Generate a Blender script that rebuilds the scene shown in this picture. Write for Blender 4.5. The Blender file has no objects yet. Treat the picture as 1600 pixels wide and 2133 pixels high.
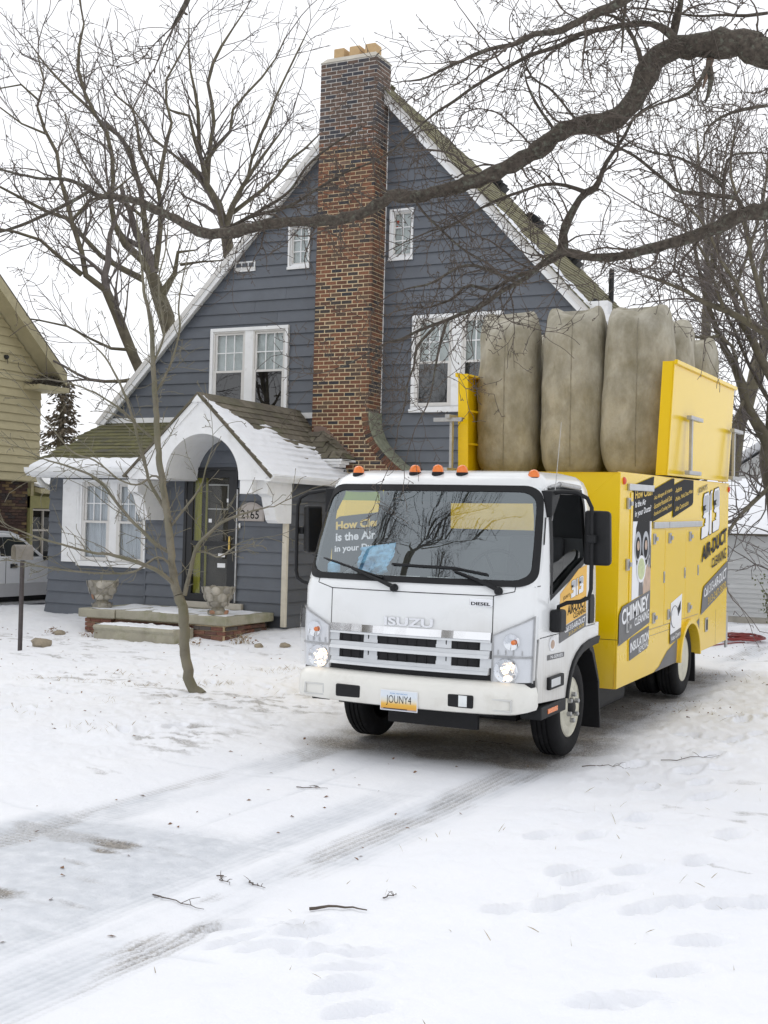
import bpy, bmesh, math, random
import numpy as np
from mathutils import Vector, Matrix

random.seed(7)
SC = bpy.context.scene
COL = SC.collection
R = math.radians

# ---------------------------------------------------------------- camera
F_PX, YAW, PITCH, ROLL, CAM_H = 2600.0, math.atan(1300 / 2600.0), math.atan(23.5 / 2600.0), 0.026, 1.8
_d = Vector((-math.sin(YAW) * math.cos(PITCH), math.cos(YAW) * math.cos(PITCH), math.sin(PITCH)))
_r = Vector((math.cos(YAW), math.sin(YAW), 0)); _u = _r.cross(_d)
_c, _s = math.cos(ROLL), math.sin(ROLL)
_r2, _u2 = _r * _c + _u * _s, _u * _c - _r * _s
cam = bpy.data.cameras.new('camera'); cam_o = bpy.data.objects.new('camera', cam); COL.objects.link(cam_o)
cam.sensor_fit = 'HORIZONTAL'; cam.sensor_width = 36.0; cam.lens = 36.0 * F_PX / 1600.0
cam.clip_start = 0.05; cam.clip_end = 1500
M = Matrix(((_r2.x, _u2.x, -_d.x, 0), (_r2.y, _u2.y, -_d.y, 0), (_r2.z, _u2.z, -_d.z, CAM_H), (0, 0, 0, 1)))
cam_o.matrix_world = M
SC.camera = cam_o

# ---------------------------------------------------------------- sky: bright even overcast
SUN_EL, SUN_AZ = R(55), R(290)     # azimuth clockwise from +Y
w = bpy.data.worlds.new('World'); SC.world = w; w.use_nodes = True
nt = w.node_tree; nt.nodes.clear()
sky = nt.nodes.new('ShaderNodeTexSky'); sky.sky_type = 'NISHITA'; sky.sun_disc = False
sky.sun_elevation = SUN_EL; sky.sun_rotation = SUN_AZ; sky.dust_density = 4.0; sky.air_density = 1.0; sky.ozone_density = 1.0
hs = nt.nodes.new('ShaderNodeHueSaturation'); hs.inputs['Saturation'].default_value = 0.12
mx = nt.nodes.new('ShaderNodeMix'); mx.data_type = 'RGBA'; mx.inputs[0].default_value = 0.93
mx.inputs[7].default_value = (10.0, 10.15, 10.5, 1)
bg = nt.nodes.new('ShaderNodeBackground'); bg.inputs[1].default_value = 0.1
out = nt.nodes.new('ShaderNodeOutputWorld')
nt.links.new(sky.outputs[0], hs.inputs['Color']); nt.links.new(hs.outputs[0], mx.inputs[6])
nt.links.new(mx.outputs[2], bg.inputs[0]); nt.links.new(bg.outputs[0], out.inputs[0])
sun = bpy.data.lights.new('sun', 'SUN'); sun.energy = 0.5; sun.angle = R(40); sun.color = (1, 0.97, 0.93)
sun_o = bpy.data.objects.new('sun', sun); COL.objects.link(sun_o)
sdir = Vector((math.sin(SUN_AZ) * math.cos(SUN_EL), math.cos(SUN_AZ) * math.cos(SUN_EL), math.sin(SUN_EL)))
sun_o.rotation_euler = sdir.to_track_quat('Z', 'Y').to_euler(); sun_o.location = sdir * 60
vs = SC.view_settings; vs.view_transform = 'Standard'; vs.look = 'None'; vs.exposure = 0.23; vs.gamma = 1.0
vs.use_curve_mapping = False
SC.cycles.max_bounces = 8; SC.cycles.transparent_max_bounces = 16

# ---------------------------------------------------------------- helpers
class MB:
    def __init__(self): self.v = []; self.f = []; self.m = []; self.mi = 0
    def add(self, vs_, fs):
        o = len(self.v); self.v += [tuple(p) for p in vs_]
        for f in fs: self.f.append(tuple(o + i for i in f)); self.m.append(self.mi)
        return self
    def box(self, x0, x1, y0, y1, z0, z1):
        return self.add([(x0,y0,z0),(x1,y0,z0),(x1,y1,z0),(x0,y1,z0),(x0,y0,z1),(x1,y0,z1),(x1,y1,z1),(x0,y1,z1)],
                        [(3,2,1,0),(4,5,6,7),(0,1,5,4),(1,2,6,5),(2,3,7,6),(3,0,4,7)])
    def hexa(self, p): return self.add(p, [(3,2,1,0),(4,5,6,7),(0,1,5,4),(1,2,6,5),(2,3,7,6),(3,0,4,7)])
    def prism(self, poly, ax, a, b):
        n = len(poly)
        def mk(p, t): return (t, p[0], p[1]) if ax == 'x' else ((p[0], t, p[1]) if ax == 'y' else (p[0], p[1], t))
        vs_ = [mk(p, a) for p in poly] + [mk(p, b) for p in poly]
        return self.add(vs_, [tuple(range(n)), tuple(range(2*n-1, n-1, -1))] + [(i, i+n, (i+1) % n + n, (i+1) % n) for i in range(n)])
    def poly(self, pts): return self.add(pts, [tuple(range(len(pts)))])
    def tube(self, path, rad, n=6, cap=True, closed=False):
        path = [Vector(p) for p in path]; k = len(path)
        if not hasattr(rad, '__len__'): rad = [rad] * k
        t = (path[1] - path[0]); t.normalize()
        a = Vector((0, 0, 1)) if abs(t.z) < .9 else Vector((1, 0, 0))
        u = t.cross(a); u.normalize()
        vs_ = []; cs = [(math.cos(2*math.pi*j/n), math.sin(2*math.pi*j/n)) for j in range(n)]
        for i in range(k):
            if i == 0: t = path[1] - path[0]
            elif i == k-1: t = path[-1] - path[-2]
            else: t = path[i+1] - path[i-1]
            if t.length < 1e-9: t = Vector((0, 0, 1))
            t.normalize(); u = u - t * u.dot(t)
            if u.length < 1e-6: u = t.orthogonal()
            u.normalize(); w_ = t.cross(u); r = rad[i]; p = path[i]
            for c, s in cs: vs_.append(p + u * (r*c) + w_ * (r*s))
        fs = [(i*n+j, i*n+(j+1) % n, (i+1)*n+(j+1) % n, (i+1)*n+j) for i in range(k-1) for j in range(n)]
        if cap: fs += [tuple(range(n-1, -1, -1)), tuple((k-1)*n+j for j in range(n))]
        return self.add(vs_, fs)
    def lathe(self, prof, c, axis='z', n=24, flip=1):
        # prof: (radius, along)
        c = Vector(c); vs_ = []
        for r, h in prof:
            for j in range(n):
                a = 2*math.pi*j/n; p, q = r*math.cos(a), r*math.sin(a)
                vs_.append(c + (Vector((p, q, h)) if axis == 'z' else Vector((h*flip, p, q)) if axis == 'x' else Vector((p, h*flip, q))))
        k = len(prof)
        fs = [(i*n+j, i*n+(j+1) % n, (i+1)*n+(j+1) % n, (i+1)*n+j) for i in range(k-1) for j in range(n)]
        if prof[0][0] > 1e-6: fs.append(tuple(range(n-1, -1, -1)))
        if prof[-1][0] > 1e-6: fs.append(tuple((k-1)*n+j for j in range(n)))
        return self.add(vs_, fs)
    def mesh(self, name, mats, smooth=None, bevel=0, seg=2):
        me = bpy.data.meshes.new(name); me.from_pydata(self.v, [], self.f)
        mats = mats if isinstance(mats, (list, tuple)) else [mats]
        for m in mats: me.materials.append(m)
        if len(mats) > 1: me.polygons.foreach_set('material_index', self.m)
        bm = bmesh.new(); bm.from_mesh(me)
        if bevel:
            bmesh.ops.remove_doubles(bm, verts=bm.verts, dist=1e-5)
            bmesh.ops.recalc_face_normals(bm, faces=bm.faces)
            es = [e for e in bm.edges if len(e.link_faces) == 2 and e.calc_face_angle(0) > .5]
            bmesh.ops.bevel(bm, geom=es, offset=bevel, segments=seg, profile=.6, affect='EDGES', clamp_overlap=True)
        bmesh.ops.recalc_face_normals(bm, faces=bm.faces); bm.to_mesh(me); bm.free()
        if smooth is not None:
            me.shade_smooth()
            if smooth > 0: me.set_sharp_from_angle(angle=R(smooth))
        return me
    def build(self, name, mats, parent=None, **k):
        return put(name, self.mesh(name, mats, **k), parent)

WM = {}
def put(name, me, parent=None, loc=None, rot=None, scale=None):
    o = bpy.data.objects.new(name, me); COL.objects.link(o)
    if parent is not None:
        o.parent = parent
        if parent.name in WM: o.matrix_parent_inverse = WM[parent.name]
    if loc is not None: o.location = loc
    if rot is not None: o.rotation_euler = rot
    if scale is not None: o.scale = scale
    return o
def tag(o, label=None, cat=None, group=None, kind=None):
    if label: o['label'] = label
    if cat: o['category'] = cat
    if group: o['group'] = group
    if kind: o['kind'] = kind
    return o
def thing(name, label, cat, loc=(0,0,0), group=None, local=False, rot=None):
    o = bpy.data.objects.new(name, None); COL.objects.link(o); o.location = loc; o.empty_display_size = .2
    if rot: o.rotation_euler = rot
    if not local: WM[o.name] = Matrix.Translation(loc).inverted()
    return tag(o, label, cat, group)
def copy_tree(o, parent=None):
    c = o.copy(); COL.objects.link(c); c.parent = parent
    for ch in list(o.children): copy_tree(ch, c)
    return c

# ---------------------------------------------------------------- materials
def base_mat(name):
    m = bpy.data.materials.new(name); m.use_nodes = True
    n = m.node_tree; b = n.nodes['Principled BSDF']; return m, n, b
def setin(b, **k):
    for a, v in k.items():
        if a in b.inputs: b.inputs[a].default_value = v
def pmat(name, col, rough=.6, metal=0, var=.12, scale=6, bump=0, bscale=40, coat=0, spec=.5, col2=None, c2at=.55, c2soft=.12, c2scale=3, rnd=0, stretch=None, detail=6):
    m, n, b = base_mat(name); N = n.nodes; L = n.links
    tc = N.new('ShaderNodeTexCoord'); vec = tc.outputs['Object']
    if rnd:
        oi = N.new('ShaderNodeObjectInfo'); ad = N.new('ShaderNodeVectorMath'); ad.operation = 'ADD'
        ml = N.new('ShaderNodeVectorMath'); ml.operation = 'SCALE'; ml.inputs[3].default_value = 1.0
        mm = N.new('ShaderNodeMath'); mm.operation = 'MULTIPLY'; mm.inputs[1].default_value = 57.0
        L.new(oi.outputs['Random'], mm.inputs[0]); L.new(vec, ad.inputs[0]); L.new(mm.outputs[0], ad.inputs[1]); vec = ad.outputs[0]
    if stretch:
        mp = N.new('ShaderNodeMapping'); mp.inputs['Scale'].default_value = stretch; L.new(vec, mp.inputs[0]); vec = mp.outputs[0]
    t = N.new('ShaderNodeTexNoise'); t.inputs['Scale'].default_value = scale; t.inputs['Detail'].default_value = detail; t.inputs['Roughness'].default_value = .6
    L.new(vec, t.inputs['Vector'])
    hv = N.new('ShaderNodeHueSaturation'); hv.inputs['Color'].default_value = (*col, 1)
    mr = N.new('ShaderNodeMapRange'); mr.inputs[1].default_value = .3; mr.inputs[2].default_value = .7
    mr.inputs[3].default_value = 1 - var; mr.inputs[4].default_value = 1 + var
    L.new(t.outputs[0], mr.inputs[0])
    val = mr.outputs[0]
    if rnd:
        m2 = N.new('ShaderNodeMapRange'); m2.inputs[3].default_value = 1 - rnd; m2.inputs[4].default_value = 1 + rnd
        L.new(oi.outputs['Random'], m2.inputs[0]); mu = N.new('ShaderNodeMath'); mu.operation = 'MULTIPLY'
        L.new(val, mu.inputs[0]); L.new(m2.outputs[0], mu.inputs[1]); val = mu.outputs[0]
    L.new(val, hv.inputs['Value']); c = hv.outputs[0]
    if col2:
        t2 = N.new('ShaderNodeTexNoise'); t2.inputs['Scale'].default_value = c2scale; t2.inputs['Detail'].default_value = 8; t2.inputs['Roughness'].default_value = .65
        L.new(vec, t2.inputs['Vector'])
        r2 = N.new('ShaderNodeMapRange'); r2.inputs[1].default_value = c2at - c2soft; r2.inputs[2].default_value = c2at + c2soft
        L.new(t2.outputs[0], r2.inputs[0])
        mxx = N.new('ShaderNodeMix'); mxx.data_type = 'RGBA'; L.new(r2.outputs[0], mxx.inputs[0]); L.new(c, mxx.inputs[6]); mxx.inputs[7].default_value = (*col2, 1); c = mxx.outputs[2]
    L.new(c, b.inputs['Base Color'])
    setin(b, Roughness=rough, Metallic=metal); b.inputs['Coat Weight'].default_value = coat; b.inputs['Specular IOR Level'].default_value = spec
    if coat: b.inputs['Coat Roughness'].default_value = .08
    if bump:
        t3 = N.new('ShaderNodeTexNoise'); t3.inputs['Scale'].default_value = bscale; t3.inputs['Detail'].default_value = 5; L.new(vec, t3.inputs['Vector'])
        bp = N.new('ShaderNodeBump'); bp.inputs['Strength'].default_value = bump; bp.inputs['Distance'].default_value = .01
        L.new(t3.outputs[0], bp.inputs['Height']); L.new(bp.outputs[0], b.inputs['Normal'])
    return m
def glassmat(name, tint=(.8,.85,.85), ior=1.5, rough=0.0, gl=(1,1,1)):
    m = bpy.data.materials.new(name); m.use_nodes = True; n = m.node_tree; n.nodes.clear(); N = n.nodes; L = n.links
    tr = N.new('ShaderNodeBsdfTransparent'); tr.inputs[0].default_value = (*tint, 1)
    g = N.new('ShaderNodeBsdfGlossy'); g.inputs['Roughness'].default_value = rough; g.inputs[0].default_value = (*gl, 1)
    fr = N.new('ShaderNodeFresnel'); ge = N.new('ShaderNodeNewGeometry'); io = N.new('ShaderNodeMix'); io.data_type = 'FLOAT'
    io.inputs[2].default_value = ior; io.inputs[3].default_value = 1/ior; L.new(ge.outputs['Backfacing'], io.inputs[0]); L.new(io.outputs[0], fr.inputs[0])   # same reflectance from both sides of the sheet
    mx_ = N.new('ShaderNodeMixShader'); o = N.new('ShaderNodeOutputMaterial')
    L.new(fr.outputs[0], mx_.inputs[0]); L.new(tr.outputs[0], mx_.inputs[1]); L.new(g.outputs[0], mx_.inputs[2]); L.new(mx_.outputs[0], o.inputs[0])
    return m
def emat(name, col, s):
    m, n, b = base_mat(name); setin(b, **{'Base Color': (*col, 1), 'Emission Color': (*col, 1), 'Emission Strength': s}); return m
def brickmat(name, cols, mortar_tint=0):
    m, n, b = base_mat(name); N = n.nodes; L = n.links
    oi = N.new('ShaderNodeObjectInfo'); ge = N.new('ShaderNodeNewGeometry')
    ad = N.new('ShaderNodeMath'); ad.operation = 'ADD'; L.new(oi.outputs['Random'], ad.inputs[0]); L.new(ge.outputs['Random Per Island'], ad.inputs[1])
    fr = N.new('ShaderNodeMath'); fr.operation = 'FRACT'; L.new(ad.outputs[0], fr.inputs[0])
    cr = N.new('ShaderNodeValToRGB'); cr.color_ramp.interpolation = 'CONSTANT'
    e = cr.color_ramp.elements
    while len(e) < len(cols): e.new(.5)
    pos = 0
    for i, (wt, c) in enumerate(cols): e[i].position = pos; e[i].color = (*c, 1); pos += wt
    L.new(fr.outputs[0], cr.inputs[0])
    tc = N.new('ShaderNodeTexCoord'); t = N.new('ShaderNodeTexNoise'); t.inputs['Scale'].default_value = 25; t.inputs['Detail'].default_value = 5
    L.new(tc.outputs['Object'], t.inputs['Vector'])
    mr = N.new('ShaderNodeMapRange'); mr.inputs[1].default_value = .3; mr.inputs[2].default_value = .7; mr.inputs[3].default_value = .72; mr.inputs[4].default_value = 1.25
    L.new(t.outputs[0], mr.inputs[0]); hv = N.new('ShaderNodeHueSaturation'); L.new(cr.outputs[0], hv.inputs['Color']); L.new(mr.outputs[0], hv.inputs['Value'])
    L.new(hv.outputs[0], b.inputs['Base Color']); setin(b, Roughness=.9)
    bp = N.new('ShaderNodeBump'); bp.inputs['Strength'].default_value = .5; bp.inputs['Distance'].default_value = .006; L.new(t.outputs[0], bp.inputs['Height']); L.new(bp.outputs[0], b.inputs['Normal'])
    return m

MT = {}
MT['siding'] = pmat('slate_siding_paint', (.112,.125,.147), .5, var=.10, scale=2.5, rnd=.07)
MT['siding_dark'] = pmat('entry_siding_paint', (.092,.103,.121), .5, var=.12, scale=2.5, rnd=.07)
MT['trim'] = pmat('white_trim_paint', (.80,.81,.82), .5, var=.05, scale=4, col2=(.58,.57,.54), c2at=.72, c2soft=.15, c2scale=6)
MT['trim_grey'] = pmat('greyed_trim_paint', (.62,.62,.6), .55, var=.08, scale=8)
MT['frame'] = pmat('window_frame_vinyl', (.66,.65,.63), .5, var=.06, scale=8)
MT['frame_tan'] = pmat('storm_frame_tan', (.5,.46,.41), .5, var=.08, scale=8)
MT['curtain'] = pmat('sheer_curtain', (.62,.64,.70), .9, var=.25, scale=9, stretch=(6,1,.25))
MT['blind'] = pmat('window_blind', (.66,.68,.68), .9, var=.08, scale=9)
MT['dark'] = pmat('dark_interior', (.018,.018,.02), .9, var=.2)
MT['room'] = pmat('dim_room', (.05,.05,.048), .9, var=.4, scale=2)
MT['wglass'] = glassmat('window_glass', (.88,.9,.9), 1.5)
MT['wglass_dark'] = glassmat('screened_window_glass', (.5,.51,.52), 1.75, .0)
MT['dglass'] = glassmat('storm_door_glass', (.85,.86,.86), 1.36)
MT['mortar'] = pmat('tan_mortar', (.56,.45,.29), .95, var=.18, scale=20)
MT['brick'] = brickmat('chimney_brick', [(.24,(.165,.074,.044)),(.22,(.12,.056,.036)),(.13,(.20,.088,.050)),(.13,(.088,.058,.044)),(.10,(.055,.046,.043)),(.08,(.040,.038,.044)),(.10,(.12,.075,.05))])
MT['brick_top'] = brickmat('weathered_chimney_brick', [(.3,(.13,.085,.066)),(.2,(.11,.075,.06)),(.2,(.155,.10,.075)),(.15,(.075,.07,.075)),(.15,(.05,.05,.06))])
MT['mortar_top'] = pmat('pale_weathered_mortar', (.56,.54,.5), .95, var=.15, scale=20)
MT['brick_step'] = brickmat('step_brick', [(.35,(.16,.07,.05)),(.25,(.13,.07,.055)),(.2,(.10,.085,.08)),(.2,(.20,.10,.07))])
MT['brick_far'] = brickmat('mottled_house_brick', [(.3,(.055,.028,.022)),(.25,(.08,.045,.032)),(.2,(.12,.085,.045)),(.15,(.04,.03,.028)),(.1,(.18,.12,.055))])
MT['clay'] = pmat('flue_clay', (.52,.36,.19), .9, var=.12, scale=5)
MT['concrete'] = pmat('mossy_concrete', (.36,.34,.27), .92, var=.18, scale=4, col2=(.19,.20,.11), c2at=.6, c2scale=2.5, bump=.3, bscale=50)
MT['concrete_pale'] = pmat('pale_concrete', (.48,.45,.39), .9, var=.12, scale=5, bump=.2, bscale=60)
MT['shingle_moss'] = pmat('mossy_shingle', (.115,.110,.045), .95, var=.3, scale=9, rnd=.2, col2=(.075,.072,.06), c2at=.58, c2scale=2, bump=.6, bscale=70)
MT['shingle'] = pmat('brown_shingle', (.135,.118,.09), .95, var=.25, scale=9, rnd=.28, col2=(.10,.10,.055), c2at=.6, c2scale=2, bump=.6, bscale=70)
MT['shingle_far'] = pmat('lichen_shingle', (.17,.155,.085), .95, var=.35, scale=6, rnd=.15, col2=(.20,.19,.12), c2at=.55, c2scale=1.2, bump=.5, bscale=70)
MT['flash'] = pmat('brown_flashing', (.22,.15,.12), .6, var=.1)
MT['moss_cap'] = pmat('mossy_cap', (.22,.23,.17), .95, var=.3, scale=12, bump=.5, bscale=60)
MT['black'] = pmat('black_paint', (.014,.015,.017), .45, var=.15)
MT['blackplastic'] = pmat('black_plastic', (.011,.0115,.013), .55, var=.15, scale=20, spec=.3)
MT['rubber'] = pmat('tyre_rubber', (.011,.011,.012), .85, var=.25, spec=.25, scale=14, col2=(.035,.035,.037), c2at=.66, c2scale=6, bump=.2, bscale=120)
MT['brass'] = pmat('brass', (.6,.42,.12), .3, metal=.9)
MT['steel'] = pmat('galvanised_steel', (.42,.42,.42), .4, metal=.6, var=.15, scale=14)
MT['alu'] = pmat('aluminium_strip', (.5,.51,.52), .3, metal=.8, var=.1, scale=10)
MT['chrome'] = pmat('chrome', (.82,.83,.85), .07, metal=1, var=.02)
MT['silver'] = pmat('silver_plastic', (.62,.64,.66), .28, metal=.35, var=.05)
MT['bumper'] = pmat('cream_bumper', (.78,.77,.72), .38, var=.04, scale=3, coat=.2, col2=(.62,.6,.54), c2at=.68, c2soft=.15, c2scale=4)
MT['wheel'] = pmat('cream_wheel', (.58,.56,.46), .45, var=.1, scale=8, col2=(.33,.31,.26), c2at=.66, c2scale=9)
def yellow_paint(name, col, dust, dcol=(.74,.55,.22), lo=.50, coat=.12):
    m, n, b = base_mat(name); N = n.nodes; L = n.links
    tc = N.new('ShaderNodeTexCoord'); sp = N.new('ShaderNodeSeparateXYZ'); L.new(tc.outputs['Object'], sp.inputs[0])
    t = N.new('ShaderNodeTexNoise'); t.inputs['Scale'].default_value = 2.2; t.inputs['Detail'].default_value = 7; L.new(tc.outputs['Object'], t.inputs['Vector'])
    mp = N.new('ShaderNodeMapping'); mp.inputs['Scale'].default_value = (30, 30, 1.5); L.new(tc.outputs['Object'], mp.inputs[0])
    t2 = N.new('ShaderNodeTexNoise'); t2.inputs['Scale'].default_value = 1.0; t2.inputs['Detail'].default_value = 4; L.new(mp.outputs[0], t2.inputs['Vector'])
    # road salt film: strongest near the sill, ragged upper limit
    a = N.new('ShaderNodeMath'); a.operation = 'MULTIPLY_ADD'; L.new(t.outputs[0], a.inputs[0]); a.inputs[1].default_value = -.7; L.new(sp.outputs[2], a.inputs[2])
    mr = N.new('ShaderNodeMapRange'); mr.inputs[1].default_value = lo; mr.inputs[2].default_value = lo-.55; mr.inputs[3].default_value = 0; mr.inputs[4].default_value = dust; L.new(a.outputs[0], mr.inputs[0])
    r3 = N.new('ShaderNodeMapRange'); r3.inputs[1].default_value = .35; r3.inputs[2].default_value = .7; r3.inputs[3].default_value = .75; r3.inputs[4].default_value = 1.1; L.new(t2.outputs[0], r3.inputs[0])
    mu = N.new('ShaderNodeMath'); mu.operation = 'MULTIPLY'; L.new(mr.outputs[0], mu.inputs[0]); L.new(r3.outputs[0], mu.inputs[1])
    mx_ = N.new('ShaderNodeMix'); mx_.data_type = 'RGBA'; L.new(mu.outputs[0], mx_.inputs[0]); mx_.inputs[6].default_value = (*col, 1); mx_.inputs[7].default_value = (*dcol, 1)
    L.new(mx_.outputs[2], b.inputs['Base Color'])
    rr = N.new('ShaderNodeMapRange'); rr.inputs[3].default_value = .24; rr.inputs[4].default_value = .55; L.new(mu.outputs[0], rr.inputs[0]); L.new(rr.outputs[0], b.inputs['Roughness'])
    b.inputs['Coat Weight'].default_value = coat; b.inputs['Coat Roughness'].default_value = .1; b.inputs['Specular IOR Level'].default_value = .3
    return m
MT['yellow'] = yellow_paint('yellow_body_paint', (.82,.555,.004), .45)
MT['white'] = yellow_paint('white_cab_paint', (.80,.815,.82), .8, (.55,.53,.49), .85, .5)
MT['orange'] = pmat('orange_decal', (.80,.45,.05), .4, var=.03)
MT['decal_dark'] = pmat('charcoal_vinyl', (.014,.014,.015), .65, var=.1, spec=.2)
MT['decal_grey'] = pmat('grey_vinyl', (.12,.12,.125), .5, var=.12, scale=4)
MT['decal_white'] = pmat('white_vinyl', (.82,.83,.85), .4, var=.03)
MT['decal_silver'] = pmat('silver_vinyl', (.42,.44,.47), .4, var=.1)
MT['decal_yellow'] = pmat('yellow_vinyl', (.75,.5,.03), .4, var=.04)
MT['decal_skin'] = pmat('print_beige', (.5,.36,.27), .5, var=.2, scale=12)
MT['decal_green'] = pmat('print_pale_green', (.52,.58,.32), .5, var=.2, scale=40)
MT['amber'] = pmat('amber_lens', (.85,.20,.02), .2, var=.05, coat=.5)
MT['red'] = pmat('red_lens', (.65,.06,.02), .2, var=.05)
MT['ws_glass'] = glassmat('windshield_glass', (.90,.93,.93), 2.6, 0, (.86,.95,1))
MT['sideglass'] = glassmat('tinted_side_glass', (.35,.38,.37), 1.6)
MT['clear'] = glassmat('clear_lens', (.93,.94,.95), 1.45)
MT['blue'] = pmat('blue_cloth', (.26,.56,.80), .9, var=.3, scale=30)
MT['paper'] = pmat('paper', (.75,.78,.78), .8, var=.1)
MT['bag'] = pmat('dusty_filter_cloth', (.39,.365,.30), .95, var=.2, scale=4, col2=(.20,.18,.12), c2at=.57, c2soft=.17, c2scale=2.6, stretch=(1.6,1.6,1), bump=.7, bscale=26)
MT['cream'] = pmat('yellow_house_siding', (.50,.44,.27), .7, var=.08, scale=3, rnd=.05)
MT['cream_trim'] = pmat('yellow_house_trim', (.45,.40,.25), .7, var=.08)
MT['olive'] = pmat('olive_trim', (.27,.25,.10), .7, var=.1)
MT['grey_siding'] = pmat('garage_siding', (.66,.665,.66), .7, var=.05, scale=2, rnd=.05)
MT['carwhite'] = pmat('white_pickup_paint', (.72,.73,.75), .3, coat=.5, var=.03)
MT['cargrey'] = pmat('grey_lower_paint', (.45,.45,.46), .4, var=.06)
MT['stone'] = pmat('urn_stone', (.33,.31,.27), .95, var=.25, scale=10, rnd=.3, bump=.4, bscale=50)
MT['stone_red'] = pmat('urn_reddish_stone', (.36,.20,.13), .95, var=.2, scale=10)
MT['urn_mortar'] = pmat('urn_mortar', (.30,.28,.23), .95, var=.2, scale=20)
MT['rock'] = pmat('field_rock', (.28,.24,.18), .95, var=.25, scale=8, bump=.5, bscale=30)
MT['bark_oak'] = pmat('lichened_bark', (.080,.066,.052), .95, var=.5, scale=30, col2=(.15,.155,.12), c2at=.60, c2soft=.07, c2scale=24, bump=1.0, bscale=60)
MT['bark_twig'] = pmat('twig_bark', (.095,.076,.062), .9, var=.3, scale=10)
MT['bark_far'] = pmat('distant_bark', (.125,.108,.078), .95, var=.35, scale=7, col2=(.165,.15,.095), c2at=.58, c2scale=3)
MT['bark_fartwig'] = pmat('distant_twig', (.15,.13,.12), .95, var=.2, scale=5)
MT['bark_small'] = pmat('smooth_grey_bark', (.21,.19,.145), .9, var=.3, scale=8, col2=(.14,.135,.085), c2at=.56, c2scale=4, bump=.4, bscale=60)
MT['evergreen'] = pmat('brown_evergreen', (.15,.122,.088), .9, var=.45, scale=3)
MT['leaf'] = pmat('shrub_leaf', (.14,.16,.06), .7, var=.4, scale=20)
MT['deadleaf'] = pmat('dead_leaf', (.20,.11,.06), .9, var=.4, scale=15)
MT['straw'] = pmat('dry_grass', (.34,.27,.16), .9, var=.3, scale=12)
MT['hose'] = pmat('red_hose', (.20,.022,.02), .5, var=.15)
MT['snow'] = pmat('fresh_snow', (.80,.815,.85), .75, var=.03, scale=5, bump=.25, bscale=45)
# ================================================================= GROUND
def vnoise(x, y, seed=0):
    xi = np.floor(x).astype(np.int64); yi = np.floor(y).astype(np.int64); fx = x - xi; fy = y - yi
    fx = fx*fx*(3-2*fx); fy = fy*fy*(3-2*fy)
    def h(a, b):
        n = (a*374761393 + b*668265263 + seed*1442695041) & 0x7fffffff
        n = ((n ^ (n >> 13)) * 1274126177) & 0x7fffffff
        return ((n ^ (n >> 16)) & 0xffff) / 65535.0
    return (h(xi, yi)*(1-fx) + h(xi+1, yi)*fx)*(1-fy) + (h(xi, yi+1)*(1-fx) + h(xi+1, yi+1)*fx)*fy
def fbm(x, y, seed=0, oct=4):
    v = 0; a = .5; t = 0
    for i in range(oct): v = v + a*vnoise(x*2**i, y*2**i, seed+i*7); t += a; a *= .5
    return v/t
def sstep(a, b, x): t = np.clip((x-a)/(b-a), 0, 1); return t*t*(3-2*t)
DRIVE_X0, DRIVE_X1 = -5.45, -2.85
def ground_base(x, y):
    d = np.interp(y, [-50, 8.2, 9.6, 16.4, 18.5, 21, 27, 40, 80], [0, 0, .006, .134, .15, .12, -.08, -.3, -.35])
    l = np.interp(y, [-50, 8.2, 12, 14.9, 16.3, 17, 27, 40, 80], [0, -.02, -.06, -.08, .04, .08, -.1, -.3, -.35])
    t = np.clip((-6.2-x)/2.4, 0, 1); t = t*t*(3-2*t)
    return d*(1-t)+l*t
FOOT = [(-1.29,4.51,.4),(-1.2,4.61,.4),(-1.88,5.6,1.2),(-1.8,5.78,1.2),(-1.89,6.1,1.2),(-1.68,6.01,1.1),(-1.48,5.78,1.1),(-1.15,6.09,1),(-1.15,5.5,.9),(-2.03,9.19,1),(-1.74,8.4,1),(-1.99,7.56,1.4),(-2.1,6.99,1.4),(-1.4,7.45,1.2),(-1.14,5.04,1),(-3.05,4.65,.9),(-2.75,4.77,.9),(-2.65,4.67,1),(-2.88,4.48,1),(-2.69,4.44,.6),(-2.51,4.48,.6),(-2.29,4.37,.8),(-2.21,4.18,1),(-2.34,4.59,.8),(-2.05,4.01,1),(-2.35,6.85,1.2),(-1.35,5.99,1),(-1.03,6.18,1),(-1.44,6.77,1.3),(-1.7,6.39,1.2),(-2.0,6.21,1.2),(-2.03,5.45,1)]
_rf = random.Random(3)
FOOT += [(_rf.uniform(-2.5, -.5), _rf.uniform(8.5, 20), _rf.uniform(.3, 1.6)) for _ in range(70)]
FOOT += [(_rf.uniform(-10, -5.6), _rf.uniform(8, 15.5), _rf.uniform(0, 3)) for _ in range(55)]
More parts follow.
